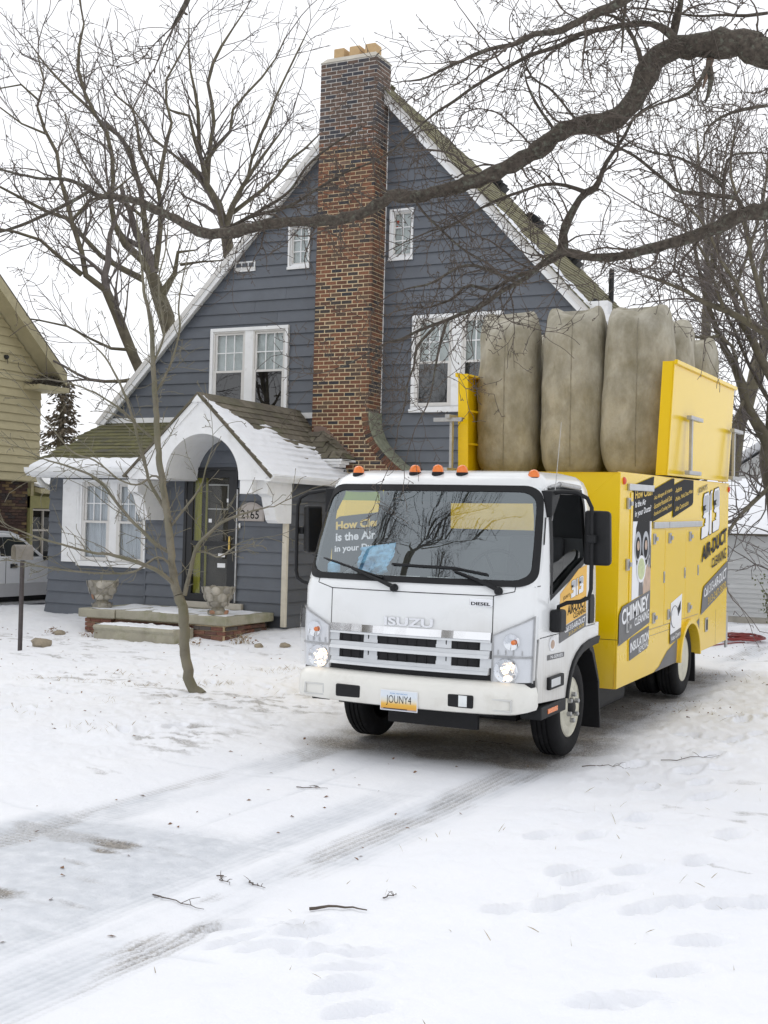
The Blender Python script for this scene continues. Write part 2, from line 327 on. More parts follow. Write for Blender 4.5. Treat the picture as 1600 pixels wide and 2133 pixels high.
def ground(x, y):
    """height, dirt, ice"""
    z = ground_base(x, y)
    wob = (fbm(y*.9, x*0+3.1, 5)-.5)*.28
    d0 = sstep(DRIVE_X0-.35, DRIVE_X0+.12, x+wob); d1 = 1 - sstep(DRIVE_X1-.10, DRIVE_X1+.22, x+wob*.7)
    drive = d0*d1*(1-sstep(26, 30, y))
    lawn = 1-drive
    z = z + lawn*(.035 + .06*(fbm(x*.7, y*.7, 1)-.5) + .05*(fbm(x*2.6, y*2.6, 2)-.5) + .020*(fbm(x*11, y*11, 3)-.5) + .03*(fbm(x*4, y*4, 9)-.5)*sstep(6.2, 8, y))
    z = z + drive*(.006*(fbm(x*3, y*3, 4)-.5) + .004*(fbm(x*14, y*14, 6)-.5))
    z = z + .010*sstep(.60, .74, fbm(x*13, y*13, 51))*(.35*drive+lawn*(.25+.75*sstep(6.2, 8, y)))*sstep(.4, .6, fbm(x*.8, y*1.6, 53))
    # trampled strip beside the drive and under the truck
    tramp = np.exp(-((x+2.2)/.9)**2)*sstep(9, 11, y) + np.exp(-((x+6.4)/1.3)**2)*sstep(7, 9, y)*(1-sstep(15, 16, y))
    z = z + tramp*.05*(fbm(x*7, y*7, 8)-.5)
    for fx, fy, a in FOOT:
        m = (np.abs(x-fx) < .35) & (np.abs(y-fy) < .35)
        if not m.any(): continue
        dx = x[m]-fx; dy = y[m]-fy; ca, sa = math.cos(a), math.sin(a)
        u = (dx*ca+dy*sa)/.115; v = (-dx*sa+dy*ca)/.047; q = u*u+v*v
        z[m] += -.050*np.exp(-q**3*.4) + .014*np.exp(-(np.sqrt(q)-1.6)**2*6)
    # wheel tracks
    dirt_shade = np.zeros_like(x); ice = np.zeros_like(x)
    for tx, wd in ((-3.17, .21), (-4.83, .2), (-3.62, .16)):
        c = tx + .10*(fbm(y*.35, x*0+tx, 11)-.5) - np.where(y < 7, .022*np.clip(7-y, 0, None)**1.5, 0)*(1 if tx > -3.5 else .8)
        band = np.exp(-((x-c)/wd)**4)*(1 if tx != -3.62 else sstep(8.5, 6.5, y))
        lug = .5+.5*np.sin(2*math.pi*((x-c)/.047+.25*(fbm(x*5, y*.7, 12)-.5))); rib = .5+.5*np.sin(2*math.pi*(y+(x-c)*.5)/.042+3*fbm(x*2, y*2, 14))*sstep(.4, .6, fbm(x*2, y*1.1, 15))
        brk = sstep(.35, .6, fbm(x*3, y*1.1, 13))
        z = z - band*(.010 + .007*lug*brk*(.5+.5*rib))
        ice = np.maximum(ice, band*(.20+.8*brk*(.35+.65*lug))*(.5+.5*sstep(.3, .62, fbm(x*1.7, y*.8, 17))))
        dirt_shade = np.maximum(dirt_shade, band*sstep(.5, .74, fbm(x*4, y*1.4, 19))*(.25+.6*lug)*(.62+.35*sstep(5.2, 4.4, y)))
    # scraped smooth slabs near the street end of the drive, with their joints
    near = drive*sstep(6.15, 5.75, y)*sstep(-5.3, -5.1, x)*(1-sstep(-3.72, -3.55, x))
    ice = np.maximum(ice, near*.85*(.75+.5*fbm(x*1.5, y*1.5, 21)))
    j1 = np.exp(-((x+4.20+.012*(fbm(y*3, y*0, 2)-.5))/.018)**2)*drive*sstep(9, 7.5, y); j2 = (np.exp(-((y-5.9)/.018)**2)+np.exp(-((y-7.55)/.018)**2)+np.exp(-((y-4.25)/.018)**2))*drive
    z = z - .008*(j1+j2); ice = np.maximum(ice, .45*(j1+j2)*sstep(.35, .6, fbm(x*2, y*2, 29)))
    z = z + near*.006*sstep(-4.2, -4.19, x)
    st = sstep(.60, .76, fbm(x*1.5+3, y*4.0, 23))
    dirt_shade = np.maximum(dirt_shade, near*st*.75*np.exp(-((x+4.33)/.16)**2) + near*st*.35)
    # dirty churned ground, painted darker to deepen the shadow beneath the truck
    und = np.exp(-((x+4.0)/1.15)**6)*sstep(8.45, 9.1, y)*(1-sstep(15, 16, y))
    dirt_shade = np.maximum(dirt_shade, und*(.7+.4*sstep(.42, .7, fbm(x*3, y*3, 25)))); ice = np.maximum(ice, und*.55)
    # grass blades and soil peeping through thin lawn snow
    g = sstep(.62, .78, fbm(x*1.3, y*3.2, 31))*sstep(.45, .65, fbm(x*8, y*14, 33))*lawn
    edge = np.exp(-((x-DRIVE_X0+.25)/.8)**2)*sstep(6, 7, y) + sstep(11, 15, y)*np.exp(-((x+1.6)/1.6)**2)*1.1 + sstep(19, 22, y)*sstep(-8, -6, x)*1.3
    edge = edge + np.exp(-((y-15.2)/1.1)**2)*sstep(-9.4, -8.4, -x)*.8
    dirt_shade = np.maximum(dirt_shade, g*np.clip(edge*.85+.04, 0, 1.0)*.8)
    hx = sstep(.7, .82, fbm(x*2.1, y*7, 37))*lawn*sstep(5.5, 6.5, y)*(1-sstep(8.5, 10, y))*sstep(-2.9, -2.0, x)
    dirt_shade = np.maximum(dirt_shade, hx*.4)
    th_ = sstep(.56, .70, fbm(x*.55+9, y*1.6, 43))*sstep(.50, .64, fbm(x*5, y*13, 45))*lawn*sstep(7.0, 8.0, y)*(1-sstep(14, 15, y))*(x < -5.3)
    dirt_shade = np.maximum(dirt_shade, th_*.5)
    z = z - dirt_shade*.012
    return z, np.clip(dirt_shade, 0, 1), np.clip(ice, 0, 1)
def zg(x, y):
    return float(ground(np.array([float(x)]), np.array([float(y)]))[0][0])

def ground_mat():
    m, n, b = base_mat('snow_ground'); N = n.nodes; L = n.links
    tc = N.new('ShaderNodeTexCoord'); gm = N.new('ShaderNodeNewGeometry')
    def noise(s, d=6, r=.6):
        t = N.new('ShaderNodeTexNoise'); t.inputs['Scale'].default_value = s; t.inputs['Detail'].default_value = d; t.inputs['Roughness'].default_value = r
        L.new(tc.outputs['Object'], t.inputs['Vector']); return t.outputs[0]
    def attr(nm): a = N.new('ShaderNodeAttribute'); a.attribute_name = nm; return a.outputs['Fac']
    def mrange(v, a, b_, c=0, d=1): q = N.new('ShaderNodeMapRange'); q.inputs[1].default_value = a; q.inputs[2].default_value = b_; q.inputs[3].default_value = c; q.inputs[4].default_value = d; L.new(v, q.inputs[0]); return q.outputs[0]
    def mix(f, a, b_):
        q = N.new('ShaderNodeMix'); q.data_type = 'RGBA'
        (L.new(f, q.inputs[0]))
        for v, i in ((a, 6), (b_, 7)):
            if isinstance(v, tuple): q.inputs[i].default_value = (*v, 1)
            else: L.new(v, q.inputs[i])
        return q.outputs[2]
    def math_(op, a, b_):
        q = N.new('ShaderNodeMath'); q.operation = op
        for v, i in ((a, 0), (b_, 1)):
            if isinstance(v, (int, float)): q.inputs[i].default_value = v
            else: L.new(v, q.inputs[i])
        return q.outputs[0]
    fine = noise(90, 4); mid = noise(9); big = noise(1.1)
    snow = mix(mrange(big, .35, .65), (.79,.805,.845), (.82,.83,.86))
    snow = mix(mrange(mid, .60, .85, 0, .15), snow, (.70,.705,.72))
    ic = math_('MULTIPLY', attr('ice'), mrange(mid, .3, .62, .55, 1.1))
    c = mix(mrange(ic, 0, 1, 0, .8), snow, (.50,.53,.575))
    dt = math_('MULTIPLY', attr('dirt_shade'), mrange(fine, .32, .6, .35, 1.25))
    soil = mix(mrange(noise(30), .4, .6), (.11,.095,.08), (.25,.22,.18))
    c = mix(mrange(dt, .06, .75, 0, .9), c, soil)  # soil tint, which also paints the shade under the truck
    L.new(c, b.inputs['Base Color'])
    ro = mrange(ic, 0, 1, .8, .42); L.new(ro, b.inputs['Roughness'])
    b.inputs['Specular IOR Level'].default_value = .3
    h = math_('ADD', math_('MULTIPLY', fine, .35), mid)
    bp = N.new('ShaderNodeBump'); bp.inputs['Strength'].default_value = .5; bp.inputs['Distance'].default_value = .018
    L.new(h, bp.inputs['Height']); L.new(bp.outputs[0], b.inputs['Normal'])
    return m
MT['ground'] = ground_mat()

def build_ground():
    # one sheet to the horizon, sampled finely where the garden lies and coarsely beyond
    ang = np.concatenate([np.linspace(-21, 21, 520), np.linspace(21, 339, 62)[1:-1]])
    az = np.radians(-math.degrees(YAW) + ang)           # clockwise from +Y
    rad = np.concatenate([[0.6, 1.6, 2.6], np.geomspace(3.1, 34, 560), np.geomspace(36, 700, 26)])
    A, Rr = np.meshgrid(az, rad); X = np.sin(A)*Rr; Y = np.cos(A)*Rr
    z, dirt_shade, ice = ground(X.ravel(), Y.ravel())
    v = np.stack([X.ravel(), Y.ravel(), z], 1); nr, na = X.shape
    v = np.vstack([v, [[0, 0, 0]]])
    i = np.arange(nr-1)[:, None]; j = np.arange(na)[None, :]; j2 = (j+1) % na
    q = np.stack([i*na+j+0*j2, i*na+j2, (i+1)*na+j2, (i+1)*na+j], -1).reshape(-1, 4)
    q = q[:, ::-1]
    me = bpy.data.meshes.new('ground')
    nv = len(v); nq = len(q); tri = np.stack([np.full(na, nv-1), np.arange(na), (np.arange(na)+1) % na], 1)[:, ::-1]
    me.vertices.add(nv); me.vertices.foreach_set('co', v.astype(np.float32).ravel())
    loops = np.concatenate([q.ravel(), tri.ravel()]).astype(np.int32)
    me.loops.add(len(loops)); me.loops.foreach_set('vertex_index', loops)
    starts = np.concatenate([np.arange(nq)*4, nq*4+np.arange(na)*3]).astype(np.int32)
    me.polygons.add(nq+na); me.polygons.foreach_set('loop_start', starts)
    me.update(calc_edges=True); me.validate()
    for nm, a in (('dirt_shade', dirt_shade), ('ice', ice)):
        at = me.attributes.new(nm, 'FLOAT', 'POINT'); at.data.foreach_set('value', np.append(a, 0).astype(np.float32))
    me.materials.append(MT['ground']); me.shade_smooth()
    o = put('ground', me); tag(o, 'snow covered lawn and driveway with tyre tracks and footprints', None, None, 'structure')
build_ground()

# ================================================================= HOUSE
YF, YV, YC, YE = 18.95, 16.85, 18.46, 16.79     # gable wall, vestibule wall, chimney face, entry wall
house = thing('gabled_house', 'slate blue sided gabled house with tall brick chimney and white arched entry', 'house', (-10.5, 18.95, .12))

def boards(parent, y, z0, z1, expo, xl, xr, cuts=(), mat='siding', thick=.030, axis='y', off=.004):
    """lapped boards; each cut piece is its own board. xl/xr functions of z. cuts: (x0,x1,z0,z1). axis 'y': wall faces -Y ; 'x': wall faces +X (x<->y)"""
    z = z0
    while z < z1 - .01:
        zt = min(z + expo, z1)
        zs = sorted({z, zt} | {c for k in cuts for c in (k[2], k[3]) if z + 1e-4 < c < zt - 1e-4})
        for za, zb in zip(zs[:-1], zs[1:]):
            iv = [(None, None)]
            mid = (za+zb)/2
            a, b_ = (xl(mid), xr(mid))
            if b_ - a < .02: continue
            segs = [(a, b_)]
            for k in cuts:
                if k[2] < mid < k[3]:
                    ns = []
                    for s, e in segs:
                        if k[1] <= s or k[0] >= e: ns.append((s, e)); continue
                        if k[0] > s: ns.append((s, k[0]))
                        if k[1] < e: ns.append((k[1], e))
                    segs = ns
            cut = []
            for s, e in segs:      # butt joints in long runs
                if e-s > 2.6: m0 = s+(e-s)*(.3+.4*((z*7.31) % 1)); cut += [(s, m0-.002), (m0+.002, e)]
                else: cut.append((s, e))
            for s, e in cut:
                if e - s < .02: continue
                def th(zz): return off + thick*(1-(zz-z)/expo)
                la, lb = (xl(za), xl(zb)) if abs(s-a) < 1e-6 else (s, s)
                ra, rb = (xr(za), xr(zb)) if abs(e-b_) < 1e-6 else (e, e)
                ta, tb = th(za), th(zb)
                lap = .008 if zb == zt else 0
                if axis == 'y':
                    p = [(la, y-ta, za), (ra, y-ta, za), (ra, y+.004, za), (la, y+.004, za), (lb, y-tb, zb+lap*0), (rb, y-tb, zb), (rb, y+.004, zb), (lb, y+.004, zb)]
                else:
                    p = [(y-.004, la, za), (y+ta, la, za), (y+ta, ra, za), (y-.004, ra, za), (y-.004, lb, zb), (y+tb, lb, zb), (y+tb, rb, zb), (y-.004, rb, zb)]
                mb = MB(); mb.hexa(p); mb.build('siding_board', MT[mat], parent)
        z = zt

def rect_frame(mb, x0, x1, z0, z1, w, y0, y1):
    mb.box(x0, x1, y0, y1, z1-w, z1); mb.box(x0, x1, y0, y1, z0, z0+w)
    mb.box(x0, x0+w, y0, y1, z0+w, z1-w); mb.box(x1-w, x1, y0, y1, z0+w, z1-w)

def sash(parent, x0, x1, z0, z1, y, nx, nz, glass, back, frame='frame', rail=.04, backoff=.05):
    mb = MB(); rect_frame(mb, x0, x1, z0, z1, rail, y-.018, y+.018); mb.build('sash', MT[frame], parent, bevel=.004)
    MB().box(x0+rail-.004, x1-rail+.004, y-.003, y+.001, z0+rail-.004, z1-rail+.004).build('pane', MT[glass], parent)
    if nx > 1 or nz > 1:
        for i in range(1, nx):
            xx = x0+rail+(x1-x0-2*rail)*i/nx; MB().box(xx-.009, xx+.009, y-.012, y+.010, z0+rail, z1-rail).build('muntin', MT['trim'], parent)
        for i in range(1, nz):
            zz = z0+rail+(z1-z0-2*rail)*i/nz; MB().box(x0+rail, x1-rail, y-.0135, y+.0115, zz-.009, zz+.009).build('muntin', MT['trim'], parent)
    if back == 'curtain':
        n = 40; pts = [(x0+.01+(x1-x0-.02)*i/n, y+backoff+.014*math.sin(i*1.1)+.008*math.sin(i*2.7)) for i in range(n+1)]
        mb = MB(); mb.add([(a, b_, z) for z in (z0+.01, z1-.01) for a, b_ in pts], [(i, i+1, n+2+i, n+1+i) for i in range(n)])
        mb.build('curtain', MT['curtain'], parent, smooth=0)
    else:
        MB().box(x0+.005, x1-.005, y+backoff, y+backoff+.006, z0+.005, z1-.005).build('blind' if back == 'blind' else 'room_backing', MT[back], parent)

def double_hung_pair(x0, x1, z0, z1, y, mull, nx=3, up='blind', low='room', lowglass='wglass_dark', cas=.06, label=None, shutter=False, upglass='wglass', mid=.5):
    mb = MB()
    rect_frame(mb, x0, x1, z0, z1, cas, y-.075, y+.05)
    xm0, xm1 = (x0+x1)/2-mull/2, (x0+x1)/2+mull/2
    mb.box(xm0, xm1, y-.055, y+.05, z0+cas, z1-cas)
    mb.box(x0-.02, x1+.02, y-.11, y-.02, z0-.035, z0+.02)
    wdw = mb.build('window', MT['trim'], house, bevel=.006)
    zm = z0 + (z1-z0)*mid
    for a, b_ in ((x0+cas, xm0), (xm1, x1-cas)):
        mb = MB(); rect_frame(mb, a, b_, z0+cas, z1-cas, .028, y-.05, y+.04); mb.build('storm_frame', MT['frame'], wdw, bevel=.003)
        sash(wdw, a+.028, b_-.028, zm-.02, z1-cas-.028, y-.006, nx, 2, upglass, up)
        sash(wdw, a+.028, b_-.028, z0+cas+.028, zm+.02, y-.030, 1, 1, lowglass, low, backoff=.075)
    return wdw

# -- main gable wall
AX, AZ, SL, SR = -9.84, 9.43, 1.024, 1.065
gl = lambda z: max(AX - (AZ-.12-z)/SL, -15.25); gr = lambda z: min(AX + (AZ-.12-z)/SR, -5.95)
WIN_L = (-13.07, -11.42, 3.68, 5.26); WIN_R = (-9.0, -7.38, 3.70, 5.30)
SMW_R = (-9.49, -9.05, 6.28, 7.13); SMW_L = (-11.49, -11.05, 6.27, 7.04)
gable = MB().prism([(gl(.1), .1), (-5.95, .1), (-5.95, AZ-.12-(-5.95-AX)*SR), (AX, AZ-.14), (gl(3.6)-.1, 3.5), (-15.25, 3.4)], 'y', YF+.14, YF+.2)
gable_wall = gable.build('gable_wall', MT['siding_dark'], house)
cuts = [(w_[0]+.03, w_[1]-.03, w_[2]+.03, w_[3]-.03) for w_ in (WIN_L, WIN_R, SMW_R, SMW_L)] + [(-10.63, -9.60, 0, 9.6)]
boards(gable_wall, YF, 2.42, 9.3, .207, gl, gr, cuts)
# corner board at the far right end
MB().box(-6.02, -5.9, YF-.035, YF+.3, .1, 5.1).build('corner_board', MT['trim'], house)
MB().box(-5.96, -5.9, YF+.3, 22.4, .1, 5.2).build('side_wall', MT['siding'], house)
MB().box(-15.2, -15.1, YF+.12, 22.4, .1, 3.6).build('side_wall', MT['siding'], house)
wl = double_hung_pair(*WIN_L, YF, .17, up='blind', low='room')
wr = double_hung_pair(*WIN_R, YF, .17, up='blind', low='blind', nx=3)
for (x0, x1, z0, z1) in (SMW_R, SMW_L):
    mb = MB(); rect_frame(mb, x0, x1, z0, z1, .035, YF-.045, YF+.06); mb.box(x0-.01, x1+.01, YF-.06, YF-.03, z0-.03, z0+.015)
    # deep splayed reveal behind the outer frame
    mb.box(x0+.035, x0+.05, YF+.0, YF+.10, z0+.035, z1-.035); mb.box(x1-.05, x1-.035, YF+.0, YF+.10, z0+.035, z1-.035)
    mb.box(x0+.05, x1-.05, YF, YF+.10, z1-.05, z1-.035); mb.box(x0+.05, x1-.05, YF, YF+.10, z0+.035, z0+.07)
    sw = mb.build('window', MT['trim'], house, bevel=.004)
    sash(sw, x0+.05, x1-.05, z0+.07, z1-.05, YF+.045, 2, 3, 'wglass', 'blind', rail=.025, backoff=.03)
    if x0 > -10:
        MB().prism([(x0+.085, z1-.20), (x0+.11, z1-.24), (x0+.135, z1-.20), (x0+.13, z1-.17), (x0+.11, z1-.18), (x0+.09, z1-.17)], 'y', YF+.058, YF+.060).build('heart_sticker', MT['red'], sw)
        MB().prism([(x0+.085, z1-.28), (x0+.10, z1-.315), (x0+.12, z1-.28), (x0+.1, z1-.26)], 'y', YF+.058, YF+.060).build('heart_sticker', MT['red'], sw)
# little glazed vent high on the left
mb = MB(); rect_frame(mb, -12.6, -12.17, 6.27, 6.45, .02, YF-.05, YF-.01)
for i in (1, 2): mb.box(-12.6+.143*i-.006, -12.6+.143*i+.006, YF-.045, YF-.012, 6.29, 6.43)
gv = mb.build('wall_vent', MT['trim'], house); MB().box(-12.58, -12.19, YF-.024, YF-.020, 6.285, 6.435).build('pane', MT['frame'], gv)
# a bird-pecked patch near the ridge and the louvre scar on the right
mb = MB(); mb.box(-6.98, -6.72, YF-.045, YF-.012, 6.03, 6.22)
lv = mb.build('wall_louvre', MT['siding_dark'], house)
for i in range(4): MB().box(-6.99, -6.71, YF-.06, YF-.03, 6.05+.045*i, 6.062+.045*i).build('louvre_slat', MT['siding'], lv)
# white flashing bands where the low roofs meet the gable wall
MB().box(-15.5, -12.9, YF-.06, YF-.028, 3.55, 3.66).build('flashing_band', MT['trim'], house)
MB().box(-11.75, -10.65, YF-.06, YF-.028, 3.60, 3.70).build('flashing_band', MT['trim'], house)

# -- main roof
def slope_pts(side, t0, t1, yo0, yo1, off):
    """box along a rake: t distance in x from ridge"""
    s = SL if side < 0 else SR; n = Vector((side*s, 0, 1)).normalized()
    P = lambda t, y: Vector((AX+side*t, y, AZ-s*t))
    a = [P(t0, yo0), P(t1, yo0), P(t1, yo1), P(t0, yo1)]
    return [p for p in a], n
def yfar(t): return 19.5+2.1*min(max(0, t), .9)+.55*max(0, t-.9)      # the back wing cuts the right slope off obliquely
def roof_box(side, t0, t1, y0, y1, o0, o1):
    a, n = slope_pts(side, t0, t1, y0, y1, 0)
    if y1 > 22: a[2].y = yfar(t1); a[3].y = yfar(t0)
    mb = MB(); mb.hexa([p+n*o0 for p in a]+[p+n*o1 for p in a]); return mb
TL_, TR_ = 5.72, 4.12
roof = roof_box(1, -.05, TR_, 18.74, 22.4, -.075, .0).build('roof', MT['shingle_far'], house)
roof_box(-1, -.05, TL_, 18.74, 22.4, -.075, .0).build('roof_plane', MT['shingle_moss'], roof)
slen = TR_; ncs = 40
for i in range(ncs):
    t0 = slen*i/ncs - .02; t1 = slen*(i+1)/ncs+.03
    a, n = slope_pts(1, t0, t1, 18.70, 22.45, 0); a[2].y = yfar(t1)+.03; a[3].y = yfar(t0)+.03
    mb = MB(); j = random.uniform(-.004, .004)
    mb.hexa([a[0]-n*.0, a[1]-n*.0, a[2]-n*.0, a[3]-n*.0, a[0]+n*.004, a[1]+n*(.020+j), a[2]+n*(.020+j), a[3]+n*.004]); mb.build('shingle_course', MT['shingle_far'], roof)
for side, T in ((1, TR_), (-1, TL_)):
    roof_box(side, -.02, T-.02, 18.76, 18.80, -.165, -.078).build('rake_board', MT['trim'], roof)
    roof_box(side, .0, T-.02, 18.80, 18.93, -.12, -.09).build('rake_soffit', MT['trim'], roof)
    roof_box(side, -.02, T, 18.735, 18.76, -.085, -.002).build('drip_edge', MT['frame'], roof)
# snow resting along the lower right rake
def snow_sheet(name, P, nu, nv, thick, parent, seed=0, mat='snow'):
    """P(u,v)->(point, normal); thick(u,v) may go negative = bare"""
    vs_ = []; fs = []
    T = np.array([[thick(i/nu, j/nv) for i in range(nu+1)] for j in range(nv+1)])
    for j in range(nv+1):
        for i in range(nu+1):
            p, n = P(i/nu, j/nv); vs_.append(p+n*float(T[j, i]))
    for j in range(nv):
        for i in range(nu):
            if max(T[j, i], T[j, i+1], T[j+1, i], T[j+1, i+1]) > -.004:
                a = j*(nu+1)+i; fs.append((a, a+1, a+nu+2, a+nu+1))
    mb = MB(); mb.add(vs_, fs); o = mb.build(name, MT[mat], parent, smooth=0); o['kind'] = 'stuff'; return o
def _h1(a, b_, s):
    n = (a*374761393+b_*668265263+s*1442695041) & 0x7fffffff
    n = ((n ^ (n >> 13))*1274126177) & 0x7fffffff
    return ((n ^ (n >> 16)) & 0xffff)/65535.0
def nz(x, y, s=0, o=3):
    x += 50.; y += 50.; v = 0; a = .5; t = 0
    for i in range(o):
        xi, yi = math.floor(x), math.floor(y); fx, fy = x-xi, y-yi; fx = fx*fx*(3-2*fx); fy = fy*fy*(3-2*fy); q = s+i*7
        v += a*((_h1(xi, yi, q)*(1-fx)+_h1(xi+1, yi, q)*fx)*(1-fy)+(_h1(xi, yi+1, q)*(1-fx)+_h1(xi+1, yi+1, q)*fx)*fy); t += a; a *= .5; x *= 2; y *= 2
    return v/t
def ss1(a, b_, x): t = min(1, max(0, (x-a)/(b_-a))); return t*t*(3-2*t)
def Pr(u, v):
    t = 2.2+u*1.9; y = 18.72+v*.55; n = Vector((SR, 0, 1)).normalized(); return Vector((AX+t, y, AZ-SR*t)), n
snow_sheet('rake_snow', Pr, 60, 14, lambda u, v: .02+ .055*(nz(u*14, v*4, 41)-.5)*1.6 + .035*u - .06*abs(v-.25)-(.03 if v < .02 or v > .98 or u < .02 else 0), roof)
# curled clumps of torn shingle and roof vents on the ridge side
for t, y, l in ((1.15, 21.25, .34), (1.80, 21.55, .30), (2.35, 21.85, .44), (3.75, 19.4, .3)):
    p = Vector((AX+t, y, AZ-SR*t)); n = Vector((SR, 0, 1)).normalized(); dn = Vector((1, 0, -SR)).normalized()
    mb = MB()
    for k in range(5):
        q = p+dn*(k*l/5)+n*(.0+.02*(k % 2)); e = Vector((0, .3, 0))
        mb.hexa([q, q+dn*l*.26, q+dn*l*.26+e, q+e, q+n*.11, q+dn*l*.26+n*.13, q+dn*l*.26+n*.13+e, q+n*.11+e])
    mb.build('roof_vent', MT['black'], roof)
MB().lathe([(.05, 0), (.05, .62), (.04, .62)], (-6.6, 22.3, 5.95), n=14).build('vent_pipe', MT['black'], roof)
# cornice return at the right eave
mb = MB(); mb.box(-6.05, -5.55, 18.72, 19.0, 5.0, 5.12); mb.box(-6.05, -5.6, 18.75, 19.0, 5.12, 5.34); mb.box(-5.72, -5.6, 18.75, 22.4, 4.98, 5.12)
mb.build('cornice_return', MT['trim'], roof, bevel=.01)

# -- chimney
CX0, CX1 = -10.65, -9.575
curve = [(-9.575, 3.66), (-9.572, 3.52), (-9.545, 3.38), (-9.49, 3.24), (-9.40, 3.10), (-9.27, 2.96), (-9.10, 2.81), (-8.9, 2.66), (-8.7, 2.50), (-8.58, 2.3), (-8.55, 2.0), (-8.55, 1.0), (-8.55, .1)]
cxs, czs = [c[0] for c in curve], [c[1] for c in curve]
def cright(z): return CX1 if z >= 3.66 else float(np.interp(-z, [-q for q in czs], cxs))
ZT = 9.62
core = MB(); poly = [(CX0+.005, .1), (-8.56, .1)] + [(c[0]-.005, c[1]) for c in curve[::-1]] + [(CX1-.005, 8.15), (CX0+.005, 8.15)]
core.prism(poly, 'y', YC+.0045, YF+.05)
chim = core.build('chimney', MT['mortar'], house)
MB().box(CX0+.005, CX1-.005, YC+.0045, YF+.05, 8.15, ZT).build('weathered_stack', MT['mortar_top'], chim)
BH, BL, CO = .0545, .193, .0677
bmesh_cache = {}
def brick_mesh(L, D, H=BH, mat='brick'):
    k = (round(L, 3), round(D, 3), round(H, 3), mat)
    if k not in bmesh_cache:
        mb = MB(); mb.box(0, L, 0, D, 0, H); bmesh_cache[k] = mb.mesh('brick', MT[mat], bevel=.004, seg=1)
    return bmesh_cache[k]
brl = []
zc = 2.30; row = 0
while zc + BH < ZT:
    xr_ = min(cright(zc), cright(zc+BH)); inner = xr_ - (.125 if zc < 3.62 else 0)
    x = CX0 - (.1033 if row % 2 else 0)
    while x < inner - .03:
        a = max(x, CX0); b_ = min(x+BL, inner)
        if b_-a > .03: brl.append(('f', a, b_-a, zc))
        x += BL+.0137
    if zc > 3.6:   # right flank
        y = YC + (.103 if row % 2 else 0)
        if row % 2: brl.append(('s', YC+.0, .0933, zc))
        while y < YF+.03:
            e = min(y+BL, YF+.04)
            if e-y > .03: brl.append(('s', y, e-y, zc))
            y += BL+.0137
    zc += CO; row += 1
rest = MB(); rest_top = MB(); rb = random.Random(5)
nobj = 0
for kind, a, L_, zz in brl:
    j = rb.uniform(-.0025, .0025)
    if kind == 'f' and nobj < 255 and zz > 2.55 and zz < 7.7 and L_ > .15:
        put('brick', brick_mesh(round(L_, 2), .05), chim, (a, YC+j, zz)); nobj += 1
    else:
        t = rest_top if zz > 8.2+rb.uniform(-.5, .5) else rest
        if kind == 'f': t.box(a, a+L_, YC+j, YC+.05, zz, zz+BH)
        else: t.box(CX1-.05, CX1+j*.6, a, a+L_, zz, zz+BH)
o = rest.build('brick_field', MT['brick'], chim); o['kind'] = 'stuff'
o = rest_top.build('weathered_brick_field', MT['brick_top'], chim); o['kind'] = 'stuff'
# soldier course on the curved shoulder
dist = [0]
for i in range(1, len(curve)): dist.append(dist[-1]+math.dist(curve[i], curve[i-1]))
def cpt(s): return Vector((float(np.interp(s, dist, cxs)), 0, float(np.interp(s, dist, czs))))
s = .03
while s < dist[9]:
    p0, p1 = cpt(s), cpt(s+.058); t = (p1-p0).normalized(); n = Vector((-t.z, 0, t.x)); n = n if n.x < 0 else -n
    y0, y1 = Vector((0, YC-.012, 0)), Vector((0, YC+.09, 0))
    mb = MB(); mb.hexa([p0+n*.115+y0, p0+y0, p0+y1, p0+n*.115+y1, p1+n*.115+y0, p1+y0, p1+y1, p1+n*.115+y1]); mb.build('brick', MT['brick'], chim)
    s += .0675
mb = MB(); ks = [i*.06 for i in range(int(dist[9]/.06))]
for q0, q1 in zip(ks[:-1], ks[1:]):
    p0, p1 = cpt(q0), cpt(q1); t = (p1-p0).normalized(); n = Vector((t.z, 0, -t.x)); n = n if n.x > 0 else -n
    A_ = [p0+Vector((0, YC+.01, 0)), p1+Vector((0, YC+.01, 0)), p1+Vector((0, YF-.03, 0)), p0+Vector((0, YF-.03, 0))]
    mb.hexa(A_+[q+n*(.026+.003*math.sin(q0*23)) for q in A_])
mb.build('shoulder_cap', MT['moss_cap'], chim, smooth=40)
# white caulk line up the flank, crown, flues
MB().box(CX1-.02, CX1+.012, YF-.036, YF-.024, 3.6, 8.9).build('caulk_line', MT['trim'], chim)
mb = MB(); mb.hexa([(CX0-.02, YC-.02, ZT), (CX1+.02, YC-.02, ZT), (CX1+.02, YF+.07, ZT), (CX0-.02, YF+.07, ZT), (CX0+.07, YC+.07, ZT+.10), (CX1-.07, YC+.07, ZT+.10), (CX1-.07, YF-.02, ZT+.10), (CX0+.07, YF-.02, ZT+.10)])
mb.build('crown', MT['concrete_pale'], chim, bevel=.012)
for i in range(3):
    fx = CX0+.165+.30*i; mb = MB(); rect = [(fx, YC+.13), (fx+.20, YC+.13), (fx+.20, YC+.37), (fx, YC+.37)]
    mb.prism(rect, 'z', ZT+.06, ZT+.28); mb.build('flue', MT['clay'], chim, bevel=.018, seg=3)
    MB().box(fx+.03, fx+.17, YC+.16, YC+.34, ZT+.276, ZT+.2825).build('flue_mouth', MT['dark'], chim)

